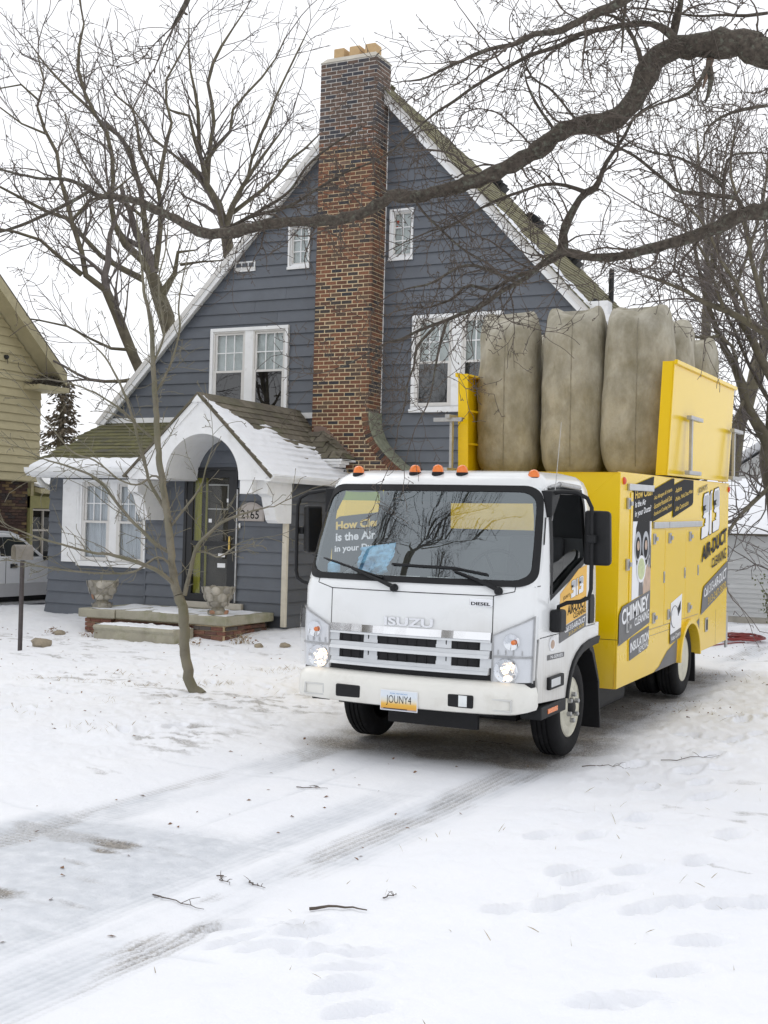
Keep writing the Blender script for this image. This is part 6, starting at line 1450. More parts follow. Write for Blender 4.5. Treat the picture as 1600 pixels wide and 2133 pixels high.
# ================================================================= FILTER BAGS standing in the open roof
MT['seam'] = pmat('bag_seam', (.24,.22,.17), .95, var=.2, scale=20)
def bag(x, y, h, wx, wy, label, seed, lean=0):
    rg = random.Random(seed); nz_, na = 56, 60; vs_ = []; z0 = 2.285
    for j in range(nz_+1):
        t = j/nz_
        fx = 1.0; fy = 1.0
        e = t*h
        if e < .24: k = math.sqrt(max(0, 1-((.24-e)/.24)**2)); fx = .62+.38*k; fy = .55+.45*k
        if h-e < .30: k = math.sqrt(max(0, 1-((.30-(h-e))/.30)**2)); fy *= .10+.90*k; fx *= .80+.20*k
        if h-e < .16: fx *= .86+.14*math.sqrt(max(0, 1-((.16-(h-e))/.16)**2))
        bul = 1+.07*math.sin(math.pi*min(1, t*1.15))-.05*t+.012*math.sin(t*23+seed)
        for i in range(na):
            a = 2*math.pi*i/na; c_, s_ = math.cos(a), math.sin(a); pw = 2/2.5
            px = math.copysign(abs(c_)**pw, c_)*wx/2*fx*bul; py = math.copysign(abs(s_)**pw, s_)*wy/2*fy*bul
            n_ = .08*(nz(seed+c_*1.3, t*5+s_*1.3, seed)-.5)+.035*(nz(seed+c_*4, t*16+s_*4, seed+3)-.5)
            ear = (.12 if seed in (1, 2, 4) else .05)*abs(px/(wx/2))**3*max(0, (t-.86)/.14)-.05*max(0, (t-.9)/.1)*(1-abs(px/(wx/2)))*rg.uniform(.9, 1.1)
            vs_.append((x+px*(1+n_)+lean*t, y+py*(1+n_*1.4), z0+e+ear+.015*math.sin(a*2+seed)*t))
    m_ = MB(); m_.add(vs_, [(j*na+i, j*na+(i+1) % na, (j+1)*na+(i+1) % na, (j+1)*na+i) for j in range(nz_) for i in range(na)]+[tuple(range(na-1, -1, -1)), tuple(nz_*na+i for i in range(na))])
    # object origin stays with the truck frame
    o = m_.build('filter_bag', MT['bag'], None, smooth=0)
    o.matrix_world = Matrix.Translation((-4.0, 9.45, .004)) @ Matrix.Rotation(R(1.1), 4, 'X')
    for a_ in (46, 3):      # sewn seams running up the cloth
        sp_ = [Vector(vs_[j*na+a_]) for j in range(3, nz_-4)]; cx_ = Vector((x, y, 0))
        sp_ = [p+(Vector((p.x-x, p.y-y, 0)).normalized()*.001) for p in sp_]; MB().tube(sp_, [.0045+.0015*math.sin(k*1.9+seed) for k in range(len(sp_))], 5).build('seam', MT['seam'], o)
    tag(o, label, 'filter bag', 'dust filter bags standing in the truck roof'); return o
bag(-.855, 3.30, 1.74, .645, .62, 'dusty filter bag in the front row beside the upright left lid', 1)
bag(-.125, 3.32, 1.76, .665, .64, 'dusty filter bag in the middle of the front row', 2)
bag(.565, 3.30, 1.76, .70, .64, 'dusty filter bag in the front row beside the right lid', 3)
bag(-.80, 4.1, 1.62, .66, .66, 'dusty filter bag behind the front one nearest the window', 4)
bag(-.05, 4.1, 1.72, .70, .66, 'dusty filter bag just behind the middle front one', 5)
bag(.62, 4.05, 1.72, .66, .66, 'dusty filter bag just behind the front one by the right lid', 6)
bag(.60, 4.95, 1.62, .68, .70, 'dusty filter bag at the rear slumping toward the right lid', 7, lean=.10)
# ---- traced limb centre lines: x, y, z, radius
OAK= [[(-1.06,8.72,4.88,0.1099),(-1.52,8.7,5.06,0.0947),(-1.71,8.68,5.15,0.0981),(-1.9,8.67,5.17,0.0944),(-2.1,8.65,5.17,0.0907),(-2.26,8.64,5.13,0.0864),(-2.35,8.66,5.01,0.08),(-2.44,8.69,4.87,0.0788),(-2.55,8.7,4.76,0.0774),(-2.69,8.69,4.71,0.0688),(-2.84,8.68,4.72,0.0631),(-2.98,8.66,4.68,0.0595),(-3.15,8.66,4.57,0.0621),(-3.36,8.65,4.47,0.0568),(-3.56,8.63,4.4,0.0522),(-3.77,8.6,4.35,0.0505),(-3.95,8.58,4.31,0.0487),(-4.1,8.56,4.29,0.047),(-4.26,8.54,4.31,0.0534),(-4.35,8.53,4.27,0.0452),(-4.47,8.52,4.2,0.0429),(-4.61,8.5,4.17,0.0429),(-4.76,8.48,4.15,0.0412),(-4.96,8.45,4.15,0.0418),(-5.16,8.41,4.16,0.0418),(-5.36,8.38,4.14,0.0418),(-5.57,8.35,4.1,0.0447),(-5.77,8.31,4.09,0.0423),(-5.92,8.29,4.13,0.0383),(-6.12,8.26,4.24,0.036),(-6.29,8.23,4.32,0.0342),(-6.44,8.2,4.39,0.0273),(-6.64,8.17,4.44,0.0232),(-6.79,8.14,4.45,0.0209),(-6.95,8.11,4.55,0.0174),(-7.13,8.08,4.61,0.0151),(-7.31,8.05,4.62,0.0128),(-7.53,8.0,4.67,0.0104),(-7.71,7.97,4.72,0.0081)],[(-1.08,9.05,4.1,0.0842),(-1.55,9.02,4.07,0.0665),(-1.68,9.01,4.07,0.0595),(-1.81,9.01,4.02,0.052),(-1.98,9.0,3.95,0.0456),(-2.18,8.98,3.89,0.0417),(-2.39,8.97,3.85,0.038),(-2.59,8.95,3.81,0.0344),(-2.79,8.92,3.81,0.0311),(-2.95,8.91,3.85,0.0291),(-3.04,8.89,3.86,0.0267),(-3.17,8.89,3.78,0.0223),(-3.33,8.88,3.66,0.0205),(-3.48,8.87,3.59,0.018),(-3.65,8.86,3.48,0.0161),(-3.81,8.85,3.43,0.0149),(-3.96,8.83,3.37,0.0136),(-4.15,8.81,3.31,0.013),(-4.27,8.79,3.25,0.0105),(-4.41,8.78,3.22,0.0093),(-4.54,8.76,3.15,0.0068),(-4.75,8.74,3.05,0.005),(-4.91,8.72,3.0,0.0037)],[(-2.18,7.82,5.26,0.034),(-2.32,7.85,5.21,0.0314),(-2.49,7.88,5.18,0.0272),(-2.66,7.91,5.14,0.0221),(-2.8,7.93,5.12,0.0204),(-2.91,7.94,5.14,0.0195),(-3.07,7.97,5.1,0.017),(-3.23,7.98,5.1,0.0145),(-3.42,8.0,5.07,0.0127),(-3.65,8.03,5.02,0.0102),(-3.8,8.04,4.98,0.0076),(-3.96,8.05,4.99,0.0043)],[(-2.07,8.32,5.11,0.0306),(-2.14,8.33,5.19,0.0247),(-2.25,8.32,5.24,0.0221),(-2.38,8.31,5.25,0.0195),(-2.58,8.29,5.24,0.017),(-2.73,8.28,5.22,0.017),(-2.88,8.27,5.16,0.0153),(-3.09,8.25,5.11,0.0145),(-3.3,8.24,5.03,0.0127),(-3.47,8.23,4.95,0.0119),(-3.65,8.22,4.85,0.0102),(-3.8,8.21,4.77,0.0085),(-3.95,8.21,4.67,0.0059),(-4.1,8.21,4.56,0.0043)],[(-2.13,8.51,5.16,0.0281),(-2.1,8.45,5.25,0.0255),(-2.06,8.4,5.33,0.0221),(-2.03,8.34,5.42,0.0195)],[(-3.08,9.08,3.89,0.0433),(-3.06,9.06,3.98,0.0399),(-3.04,9.02,4.06,0.0374),(-3.01,9.0,4.14,0.0306),(-2.94,8.99,4.24,0.0306),(-2.87,8.97,4.31,0.0306),(-2.79,8.98,4.35,0.0247),(-2.76,8.96,4.4,0.0213),(-2.71,8.94,4.5,0.0179),(-2.63,8.92,4.6,0.0153),(-2.55,8.9,4.7,0.0119),(-2.49,8.88,4.8,0.0102),(-2.42,8.88,4.85,0.0076),(-2.31,8.88,4.9,0.0043)],[(-1.72,8.96,4.09,0.0204),(-1.76,8.94,4.16,0.017),(-1.96,8.86,4.18,0.0161),(-2.12,8.8,4.2,0.0145),(-2.16,8.78,4.22,0.0127),(-2.24,8.76,4.3,0.0119),(-2.43,8.68,4.46,0.0102),(-2.58,8.62,4.54,0.0085),(-2.67,8.59,4.6,0.0119)],[(-2.87,8.94,4.31,0.0179),(-2.97,8.91,4.35,0.0153),(-3.06,8.89,4.37,0.0136),(-3.18,8.86,4.37,0.0119),(-3.32,8.83,4.33,0.011),(-3.52,8.78,4.26,0.011),(-3.7,8.74,4.17,0.0093),(-3.86,8.7,4.08,0.0076),(-3.99,8.67,4.05,0.0059),(-4.18,8.62,3.97,0.0051)],[(-3.02,8.64,4.71,0.0119),(-3.09,8.56,4.82,0.0102),(-3.14,8.5,4.92,0.0102),(-3.17,8.47,5.0,0.0076),(-3.18,8.44,5.08,0.0043)],[(-2.32,8.42,5.03,0.017),(-2.34,8.37,5.13,0.0153),(-2.37,8.33,5.19,0.0136),(-2.4,8.28,5.25,0.0127),(-2.45,8.23,5.28,0.011),(-2.51,8.17,5.29,0.0085),(-2.6,8.08,5.23,0.0068),(-2.66,8.03,5.18,0.0051)],[(-2.33,7.97,4.93,0.0051),(-2.32,7.97,5.07,0.0093),(-2.32,7.97,5.17,0.011),(-2.31,7.98,5.28,0.0119)],[(-1.81,8.23,4.89,0.0161),(-1.84,8.18,4.78,0.0136),(-1.9,8.11,4.66,0.0119),(-1.99,8.03,4.6,0.0093),(-2.08,7.95,4.55,0.0076),(-2.17,7.87,4.48,0.0068),(-2.23,7.8,4.39,0.0051)],[(-1.6,9.11,5.51,0.0119),(-1.74,9.06,5.49,0.0119),(-1.87,9.01,5.5,0.0102),(-2.08,8.94,5.5,0.0085),(-2.26,8.87,5.53,0.0076),(-2.43,8.81,5.56,0.0059)],[(-1.43,8.2,4.54,0.0119),(-1.57,8.13,4.51,0.0119),(-1.69,8.07,4.46,0.0102),(-1.78,8.03,4.37,0.0076),(-1.79,8.02,4.26,0.0068),(-1.82,8.01,4.2,0.0043)],[(-1.83,8.9,4.06,0.0145),(-1.84,8.9,4.22,0.0127),(-1.83,8.9,4.37,0.0119),(-1.79,8.92,4.46,0.0085),(-1.64,8.99,4.48,0.0068)],[(-1.84,8.9,4.23,0.0127),(-1.93,8.85,4.32,0.0119),(-2.04,8.79,4.39,0.0102),(-2.16,8.73,4.44,0.0085),(-2.28,8.67,4.46,0.0068),(-2.41,8.61,4.51,0.0059)],[(-3.04,9.08,3.9,0.0187),(-3.17,9.06,3.83,0.017),(-3.3,9.04,3.77,0.0153),(-3.46,9.01,3.71,0.0145),(-3.62,8.98,3.63,0.0127),(-3.8,8.95,3.67,0.011),(-3.91,8.93,3.57,0.0093),(-4.08,8.9,3.51,0.0076)],[(-3.33,8.83,3.63,0.0136),(-3.58,8.77,3.75,0.0127),(-3.76,8.72,3.77,0.011),(-3.98,8.68,3.65,0.0093),(-4.16,8.63,3.61,0.0059)],[(-3.97,8.73,3.32,0.0127),(-4.09,8.68,3.17,0.011),(-4.11,8.67,3.02,0.0093),(-4.15,8.65,2.88,0.0076),(-4.17,8.64,2.69,0.0059),(-4.21,8.62,2.54,0.0051)],[(-3.85,8.68,3.35,0.011),(-3.9,8.66,3.13,0.0093),(-3.93,8.65,2.94,0.0076),(-3.95,8.63,2.76,0.0059),(-4.03,8.6,2.57,0.0043)],[(-4.06,8.46,4.27,0.0119),(-3.99,8.49,4.16,0.0093),(-3.86,8.56,4.02,0.0093),(-3.71,8.63,3.88,0.0076),(-3.56,8.71,3.79,0.0059)],[(-5.73,8.52,4.18,0.017),(-5.55,8.53,4.26,0.0153),(-5.21,8.56,4.32,0.0127),(-4.96,8.58,4.44,0.011),(-4.71,8.59,4.55,0.0093),(-4.43,8.61,4.63,0.0076),(-4.18,8.61,4.76,0.0059)],[(-5.76,8.5,4.17,0.0153),(-5.47,8.54,4.3,0.0136),(-5.22,8.57,4.44,0.011),(-5.05,8.57,4.63,0.011),(-4.88,8.58,4.75,0.0085),(-4.64,8.6,4.88,0.0068)],[(-6.82,8.08,4.49,0.0153),(-6.97,8.02,4.39,0.0153),(-7.16,7.95,4.29,0.0136),(-7.39,7.87,4.19,0.0136),(-7.54,7.81,4.14,0.0119),(-7.77,7.72,4.09,0.0085)],[(-4.15,5.72,4.76,0.0161),(-4.18,5.71,4.68,0.0153),(-4.21,5.69,4.61,0.0136),(-4.24,5.68,4.56,0.0093),(-4.25,5.67,4.54,0.0043)],[(-2.75,8.44,4.64,0.0102),(-2.84,8.39,4.76,0.0085),(-2.93,8.34,4.88,0.0085),(-3.06,8.28,4.97,0.0068),(-3.12,8.25,5.11,0.0059)],[(-1.81,8.23,4.85,0.0238),(-1.8,8.24,4.76,0.0187),(-1.82,8.23,4.66,0.0119),(-1.83,8.22,4.62,0.0068)]]
TREE_A= [[(-17.19,24.97,-0.16,0.2079),(-17.58,24.73,3.87,0.1971),(-17.9,24.55,5.71,0.1872),(-18.12,24.44,6.28,0.1872),(-18.26,24.36,6.85,0.1872),(-18.41,24.28,7.37,0.1764),(-18.5,24.23,7.65,0.1557)],[(-18.46,24.25,7.52,0.1275),(-18.59,24.12,7.86,0.1054),(-18.91,23.88,8.18,0.0931),(-19.14,23.68,8.61,0.0726),(-19.24,23.54,9.09,0.0661),(-19.18,23.49,9.57,0.0555),(-19.12,23.43,10.1,0.051),(-19.21,23.24,10.9,0.0465),(-19.42,23.05,11.27,0.0428),(-19.6,22.87,11.78,0.042),(-19.68,22.74,12.24,0.0382),(-19.65,22.68,12.66,0.0338),(-19.48,22.68,13.13,0.0255),(-19.52,22.54,13.77,0.021)],[(-18.46,24.25,7.72,0.0978),(-18.71,24.22,8.29,0.0857),(-18.81,24.28,8.97,0.0742),(-19.03,24.32,9.87,0.0672),(-19.29,24.29,10.5,0.0615),(-19.46,24.29,10.98,0.0615),(-20.04,24.11,11.41,0.0488),(-20.53,23.98,11.95,0.0398),(-20.97,23.85,12.33,0.0353),(-21.58,23.68,12.98,0.027),(-21.87,23.61,13.37,0.018)],[(-18.44,24.26,7.77,0.0884),(-18.42,24.36,8.55,0.0761),(-18.45,24.42,9.23,0.0637),(-18.56,24.43,9.8,0.0574),(-18.88,24.34,10.37,0.048),(-19.08,24.3,10.84,0.0398),(-19.15,24.32,11.37,0.0353),(-19.35,24.28,11.84,0.0263),(-19.66,24.17,12.05,0.0218)],[(-18.41,24.26,9.74,0.0536),(-18.25,24.21,10.47,0.0464),(-18.13,24.19,10.95,0.0405),(-18.01,24.18,11.34,0.0345),(-18.15,24.02,11.86,0.03),(-18.0,24.0,12.38,0.0255),(-17.78,24.05,12.67,0.021),(-17.57,24.08,13.05,0.0173)],[(-18.71,24.13,7.51,0.0884),(-19.15,23.72,7.77,0.0696),(-19.58,23.3,8.16,0.0615),(-19.92,22.9,8.75,0.051),(-20.3,22.56,8.9,0.042),(-20.75,22.13,9.18,0.0375),(-21.09,21.8,9.38,0.0292)],[(-18.25,24.36,7.22,0.0978),(-17.94,24.34,7.6,0.0642),(-17.77,24.3,7.88,0.0521),(-17.74,24.2,8.16,0.0428),(-17.47,24.24,8.2,0.0255),(-17.3,24.27,8.14,0.0173)],[(-17.9,24.53,7.89,0.0391),(-17.43,24.54,7.91,0.0265),(-17.07,24.55,7.91,0.0218),(-16.72,24.56,7.91,0.0173)],[(-18.65,24.15,8.93,0.0442),(-19.1,23.91,9.32,0.0372),(-19.56,23.68,9.56,0.0307),(-19.89,23.52,10.0,0.0263),(-20.12,23.4,10.45,0.0218),(-20.36,23.27,11.05,0.0173),(-20.46,23.22,11.45,0.0128)]]
TREE_B= [[(-16.03,22.19,0.02,0.1404),(-16.37,21.99,3.13,0.1305),(-16.72,21.8,4.68,0.1215),(-17.02,21.64,5.34,0.1215),(-17.18,21.56,5.81,0.1125),(-17.36,21.46,6.27,0.1026),(-17.53,21.37,6.68,0.0936)],[(-17.54,21.37,6.67,0.079),(-17.87,21.15,6.95,0.0687),(-17.94,21.1,7.08,0.0629),(-17.98,21.02,7.56,0.0565),(-18.12,20.89,8.09,0.0511),(-18.2,20.8,8.53,0.0465),(-18.3,20.7,8.92,0.0428),(-18.3,20.65,9.4,0.0382),(-18.51,20.47,9.92,0.0345),(-18.67,20.35,10.26,0.0307),(-18.65,20.31,10.65,0.027),(-18.51,20.33,11.04,0.0195),(-18.61,20.23,11.51,0.015)],[(-18.02,21.13,7.0,0.062),(-18.24,20.77,7.26,0.0457),(-18.47,20.36,7.6,0.0347),(-18.67,20.07,7.73,0.0307),(-18.93,19.72,7.72,0.0263),(-19.13,19.44,7.76,0.0188)],[(-18.24,21.0,8.17,0.0399),(-17.93,21.16,8.59,0.0333),(-17.52,21.36,8.78,0.027),(-17.2,21.51,9.02,0.0195),(-17.04,21.59,9.21,0.0158)],[(-18.64,20.33,10.61,0.0263),(-18.78,20.06,10.85,0.0234),(-18.94,19.86,10.85,0.0188),(-19.1,19.66,10.72,0.015)],[(-18.48,20.42,9.9,0.0263),(-18.77,20.08,10.01,0.0234),(-18.95,19.83,10.23,0.0188),(-19.09,19.66,10.32,0.015)],[(-16.92,21.69,5.4,0.0442),(-17.37,21.35,5.42,0.0377),(-17.61,21.17,5.46,0.0309),(-17.84,20.96,5.75,0.027),(-18.4,20.53,5.91,0.0232),(-18.95,20.11,5.98,0.015)],[(-16.87,21.73,4.78,0.0527),(-17.24,21.54,4.73,0.043),(-17.53,21.39,4.71,0.039)]]
TREE_C= [[(-16.03,27.79,-0.22,0.1881),(-16.99,27.26,4.06,0.1717),(-17.71,26.87,7.24,0.1573),(-17.96,26.73,8.4,0.1462),(-18.1,26.65,9.26,0.136)],[(-18.1,26.65,9.29,0.1045),(-18.21,26.49,9.91,0.0896),(-18.44,26.28,10.36,0.0763),(-18.48,26.19,10.77,0.0645),(-18.55,26.1,11.08,0.0592),(-18.67,25.96,11.53,0.0457),(-18.75,25.82,12.03,0.0368),(-19.16,25.54,12.1,0.0225)],[(-18.62,26.38,10.84,0.0629),(-18.37,26.38,11.19,0.0546),(-17.96,26.43,11.53,0.0475),(-17.71,26.41,11.98,0.0368),(-17.72,26.31,12.27,0.0315),(-17.27,26.37,12.6,0.027),(-16.64,26.43,13.22,0.0225),(-16.28,26.4,13.79,0.018)],[(-18.72,26.33,11.16,0.0578),(-18.69,26.21,11.82,0.0489),(-18.67,26.1,12.43,0.0415),(-18.73,25.99,12.83,0.0323),(-18.78,25.85,13.44,0.027),(-18.72,25.73,14.18,0.018)],[(-18.53,26.42,10.41,0.068),(-18.54,26.52,11.36,0.055),(-18.5,26.63,12.14,0.0476),(-18.73,26.62,13.15,0.042),(-18.55,26.8,13.89,0.0375),(-18.38,26.92,14.3,0.0277),(-18.05,27.18,15.0,0.0188)],[(-18.61,26.39,10.46,0.0578),(-18.95,26.21,10.77,0.0497),(-19.34,26.01,11.14,0.0415),(-19.74,25.81,11.45,0.0368),(-19.98,25.69,11.82,0.0277),(-20.33,25.51,12.35,0.0232)],[(-18.08,26.66,9.29,0.0944),(-17.74,26.55,9.88,0.0738),(-17.33,26.47,10.41,0.0551),(-16.94,26.43,10.83,0.0405),(-16.62,26.4,11.16,0.036),(-16.37,26.38,11.39,0.0225)],[(-17.92,26.74,9.67,0.0629),(-17.32,26.69,9.98,0.0489),(-16.67,26.63,10.33,0.0408),(-16.12,26.51,10.77,0.036),(-15.62,26.45,11.01,0.0263),(-15.23,26.39,11.26,0.0173)],[(-17.6,26.89,10.54,0.0416),(-17.37,26.8,11.2,0.0393),(-16.93,26.75,11.99,0.0325),(-16.72,26.71,12.43,0.027),(-16.17,26.66,13.34,0.0225),(-15.81,26.63,13.91,0.0135)]]
TREE_R= [[(-2.99,23.12,-0.03,0.296),(-3.31,22.95,1.06,0.262),(-3.57,22.81,2.02,0.237),(-3.7,22.74,2.69,0.22),(-3.78,22.69,3.13,0.195),(-3.83,22.66,3.46,0.11),(-4.1,22.53,3.9,0.089),(-4.2,22.47,4.23,0.085),(-4.31,22.41,4.63,0.076),(-4.5,22.32,5.0,0.063),(-4.68,22.22,5.42,0.051),(-4.84,22.14,5.92,0.042),(-4.96,22.07,6.43,0.034),(-5.09,22.0,7.1,0.021)],[(-2.19,20.17,0.23,0.219),(-2.33,20.4,2.28,0.185),(-2.58,20.48,3.7,0.15),(-2.98,20.41,4.53,0.106),(-3.44,20.27,4.94,0.076),(-3.53,20.25,5.04,0.068),(-3.7,20.19,5.12,0.061),(-3.89,20.13,5.22,0.053),(-4.11,20.06,5.36,0.046),(-4.26,20.01,5.41,0.042),(-4.39,19.97,5.44,0.038),(-4.53,19.93,5.54,0.034),(-4.64,19.89,5.62,0.031),(-4.83,19.83,5.7,0.027),(-5.01,19.77,5.78,0.023),(-5.3,19.67,5.87,0.015)],[(-2.59,22.19,1.51,0.162),(-3.11,22.28,3.38,0.123),(-3.75,22.19,4.58,0.083),(-3.84,22.19,4.76,0.079),(-3.92,22.17,4.89,0.075),(-4.0,22.17,5.07,0.067),(-4.05,22.16,5.2,0.063),(-4.23,22.14,5.51,0.054),(-4.37,22.15,5.97,0.046),(-4.5,22.13,6.19,0.042),(-4.65,22.1,6.41,0.034),(-4.77,22.1,6.76,0.025),(-4.83,22.13,7.1,0.021)],[(-2.92,19.98,4.44,0.066),(-3.31,19.93,4.93,0.048),(-3.48,19.97,5.47,0.041),(-3.64,20.0,5.93,0.038),(-3.73,20.05,6.41,0.034),(-3.9,20.09,6.96,0.027),(-4.07,20.14,7.6,0.019),(-4.04,20.28,8.17,0.015)],[(-4.28,22.43,4.46,0.038),(-4.28,21.9,4.94,0.033),(-4.44,21.48,5.13,0.029),(-4.72,20.94,5.03,0.024),(-4.99,20.39,5.08,0.016)],[(-3.81,22.68,3.33,0.076),(-3.78,22.69,4.09,0.063),(-3.68,22.73,4.77,0.055),(-3.66,22.73,5.45,0.047)],[(-4.19,22.48,4.16,0.038),(-4.24,21.87,3.69,0.029),(-4.34,21.21,3.23,0.024),(-4.37,20.62,2.8,0.02),(-4.38,20.17,2.47,0.012)],[(-3.72,22.73,2.65,0.051),(-3.87,21.53,2.28,0.036),(-3.94,20.51,1.95,0.027),(-3.95,19.83,1.71,0.019)],[(-4.09,19.95,5.34,0.03),(-4.3,19.94,5.97,0.027),(-4.53,19.9,6.44,0.023),(-4.89,19.8,6.75,0.019),(-5.25,19.68,6.91,0.015)],[(-4.33,21.94,5.93,0.037),(-4.06,21.85,6.65,0.029),(-3.82,21.72,7.42,0.024),(-3.73,21.55,8.1,0.016)],[(-3.62,19.73,5.05,0.033),(-3.77,19.57,5.56,0.03),(-4.03,19.35,5.98,0.026),(-4.22,19.17,6.47,0.022),(-4.54,18.92,6.81,0.015)],[(-3.78,22.69,4.09,0.042),(-4.16,22.63,4.78,0.034),(-4.42,22.62,5.38,0.03),(-4.78,22.6,6.17,0.022),(-4.89,22.66,6.88,0.017)]]
SMALL= [[(-7.34,10.6,-0.02,0.074),(-7.39,10.58,0.02,0.064),(-7.44,10.55,0.13,0.054),(-7.48,10.53,0.33,0.054),(-7.5,10.52,0.52,0.054),(-7.5,10.51,0.72,0.054),(-7.52,10.5,0.86,0.051),(-7.56,10.48,1.01,0.054)],[(-7.56,10.48,1.0,0.049),(-7.63,10.47,1.22,0.042),(-7.66,10.47,1.45,0.039),(-7.71,10.47,1.74,0.037),(-7.76,10.46,2.04,0.037),(-7.8,10.46,2.23,0.035),(-7.83,10.45,2.38,0.032),(-7.87,10.46,2.68,0.032),(-7.9,10.46,2.98,0.03),(-7.94,10.46,3.28,0.027),(-7.97,10.47,3.58,0.025),(-8.01,10.47,3.88,0.022),(-8.08,10.45,4.13,0.017),(-8.12,10.46,4.38,0.013),(-8.17,10.45,4.69,0.01),(-8.21,10.45,4.99,0.005)],[(-7.51,10.51,1.02,0.024),(-7.41,10.45,1.24,0.0218),(-7.31,10.39,1.46,0.0203),(-7.24,10.37,1.56,0.018),(-7.13,10.36,1.65,0.0165),(-6.98,10.35,1.76,0.0142),(-6.81,10.35,1.83,0.0128),(-6.65,10.36,1.88,0.0105),(-6.44,10.36,1.93,0.0067)],[(-7.59,10.47,1.1,0.0218),(-7.65,10.34,1.22,0.0218),(-7.73,10.2,1.3,0.0203),(-7.84,10.03,1.37,0.018),(-7.95,9.86,1.42,0.0158),(-8.05,9.69,1.44,0.0128),(-8.2,9.45,1.51,0.0105),(-8.33,9.22,1.58,0.009),(-8.43,9.03,1.66,0.0053)],[(-7.73,10.51,1.45,0.0188),(-7.87,10.45,1.54,0.0188),(-7.97,10.42,1.64,0.0165),(-8.12,10.37,1.78,0.0165),(-8.27,10.32,1.95,0.015),(-8.38,10.28,2.1,0.015),(-8.53,10.23,2.22,0.0128),(-8.77,10.14,2.31,0.0112),(-9.01,10.05,2.38,0.0075),(-9.26,9.95,2.5,0.0037)],[(-7.77,10.48,1.89,0.0188),(-7.87,10.47,2.04,0.0188),(-7.96,10.46,2.18,0.0165),(-8.03,10.47,2.38,0.0165),(-8.11,10.47,2.58,0.015),(-8.19,10.48,2.79,0.015),(-8.3,10.48,3.04,0.0135),(-8.44,10.47,3.29,0.0112),(-8.59,10.45,3.5,0.0097),(-8.79,10.4,3.68,0.006)],[(-7.9,10.52,2.59,0.015),(-7.99,10.4,2.68,0.0128),(-8.08,10.27,2.82,0.0128),(-8.17,10.14,2.93,0.0112),(-8.29,9.98,3.04,0.009),(-8.44,9.79,3.12,0.0075),(-8.59,9.61,3.15,0.0053)],[(-7.94,10.49,3.08,0.015),(-7.87,10.58,3.29,0.0128),(-7.82,10.66,3.55,0.0112),(-7.81,10.72,3.81,0.0112),(-7.85,10.74,4.02,0.0097),(-7.85,10.8,4.33,0.0075),(-7.82,10.87,4.65,0.006)],[(-7.97,10.48,3.38,0.0128),(-7.86,10.51,3.68,0.0112),(-7.88,10.47,3.97,0.0112),(-7.89,10.44,4.27,0.009),(-7.82,10.45,4.56,0.0075),(-7.79,10.44,4.85,0.0053)],[(-7.72,10.51,1.69,0.015),(-7.56,10.47,1.84,0.0128),(-7.4,10.44,1.99,0.0112),(-7.26,10.4,2.14,0.009),(-7.15,10.32,2.33,0.0075),(-7.06,10.27,2.47,0.0037)],[(-7.63,10.45,1.3,0.015),(-7.71,10.32,1.4,0.0128),(-7.85,10.12,1.25,0.0105),(-8.03,9.89,1.23,0.0105),(-8.23,9.63,1.25,0.009),(-8.39,9.4,1.29,0.0067),(-8.53,9.21,1.34,0.0053)],[(-7.37,10.46,1.46,0.0112),(-7.2,10.44,1.46,0.009),(-7.04,10.41,1.42,0.009),(-6.87,10.37,1.5,0.0067),(-6.74,10.33,1.57,0.0053)],[(-7.76,10.48,2.14,0.0128),(-7.84,10.38,2.23,0.0112),(-7.94,10.27,2.13,0.0112),(-8.07,10.13,2.17,0.009),(-8.22,9.93,2.35,0.009),(-8.38,9.75,2.44,0.0075),(-8.51,9.54,2.71,0.0053)]]
# ================================================================= TREES
def resample(poly, step):
    P = [Vector(p[:3]) for p in poly]; Rr = [p[3] for p in poly]
    d = [0]
    for a, b_ in zip(P[:-1], P[1:]): d.append(d[-1]+(b_-a).length)
    n = max(2, int(d[-1]/step)); out_ = []
    xs, ys, zs = [p.x for p in P], [p.y for p in P], [p.z for p in P]
    # smooth with Catmull-Rom
    for k in range(n+1):
        s = d[-1]*k/n; i = min(max(np.searchsorted(d, s)-1, 0), len(P)-2); t = (s-d[i])/max(d[i+1]-d[i], 1e-6)
        p0, p1, p2, p3 = P[max(i-1, 0)], P[i], P[i+1], P[min(i+2, len(P)-1)]
        q = .5*((2*p1)+(p2-p0)*t+(2*p0-5*p1+4*p2-p3)*t*t+(3*p1-p0-3*p2+p3)*t**3)
        out_.append((q, Rr[i]+(Rr[i+1]-Rr[i])*t))
    return out_, d[-1]
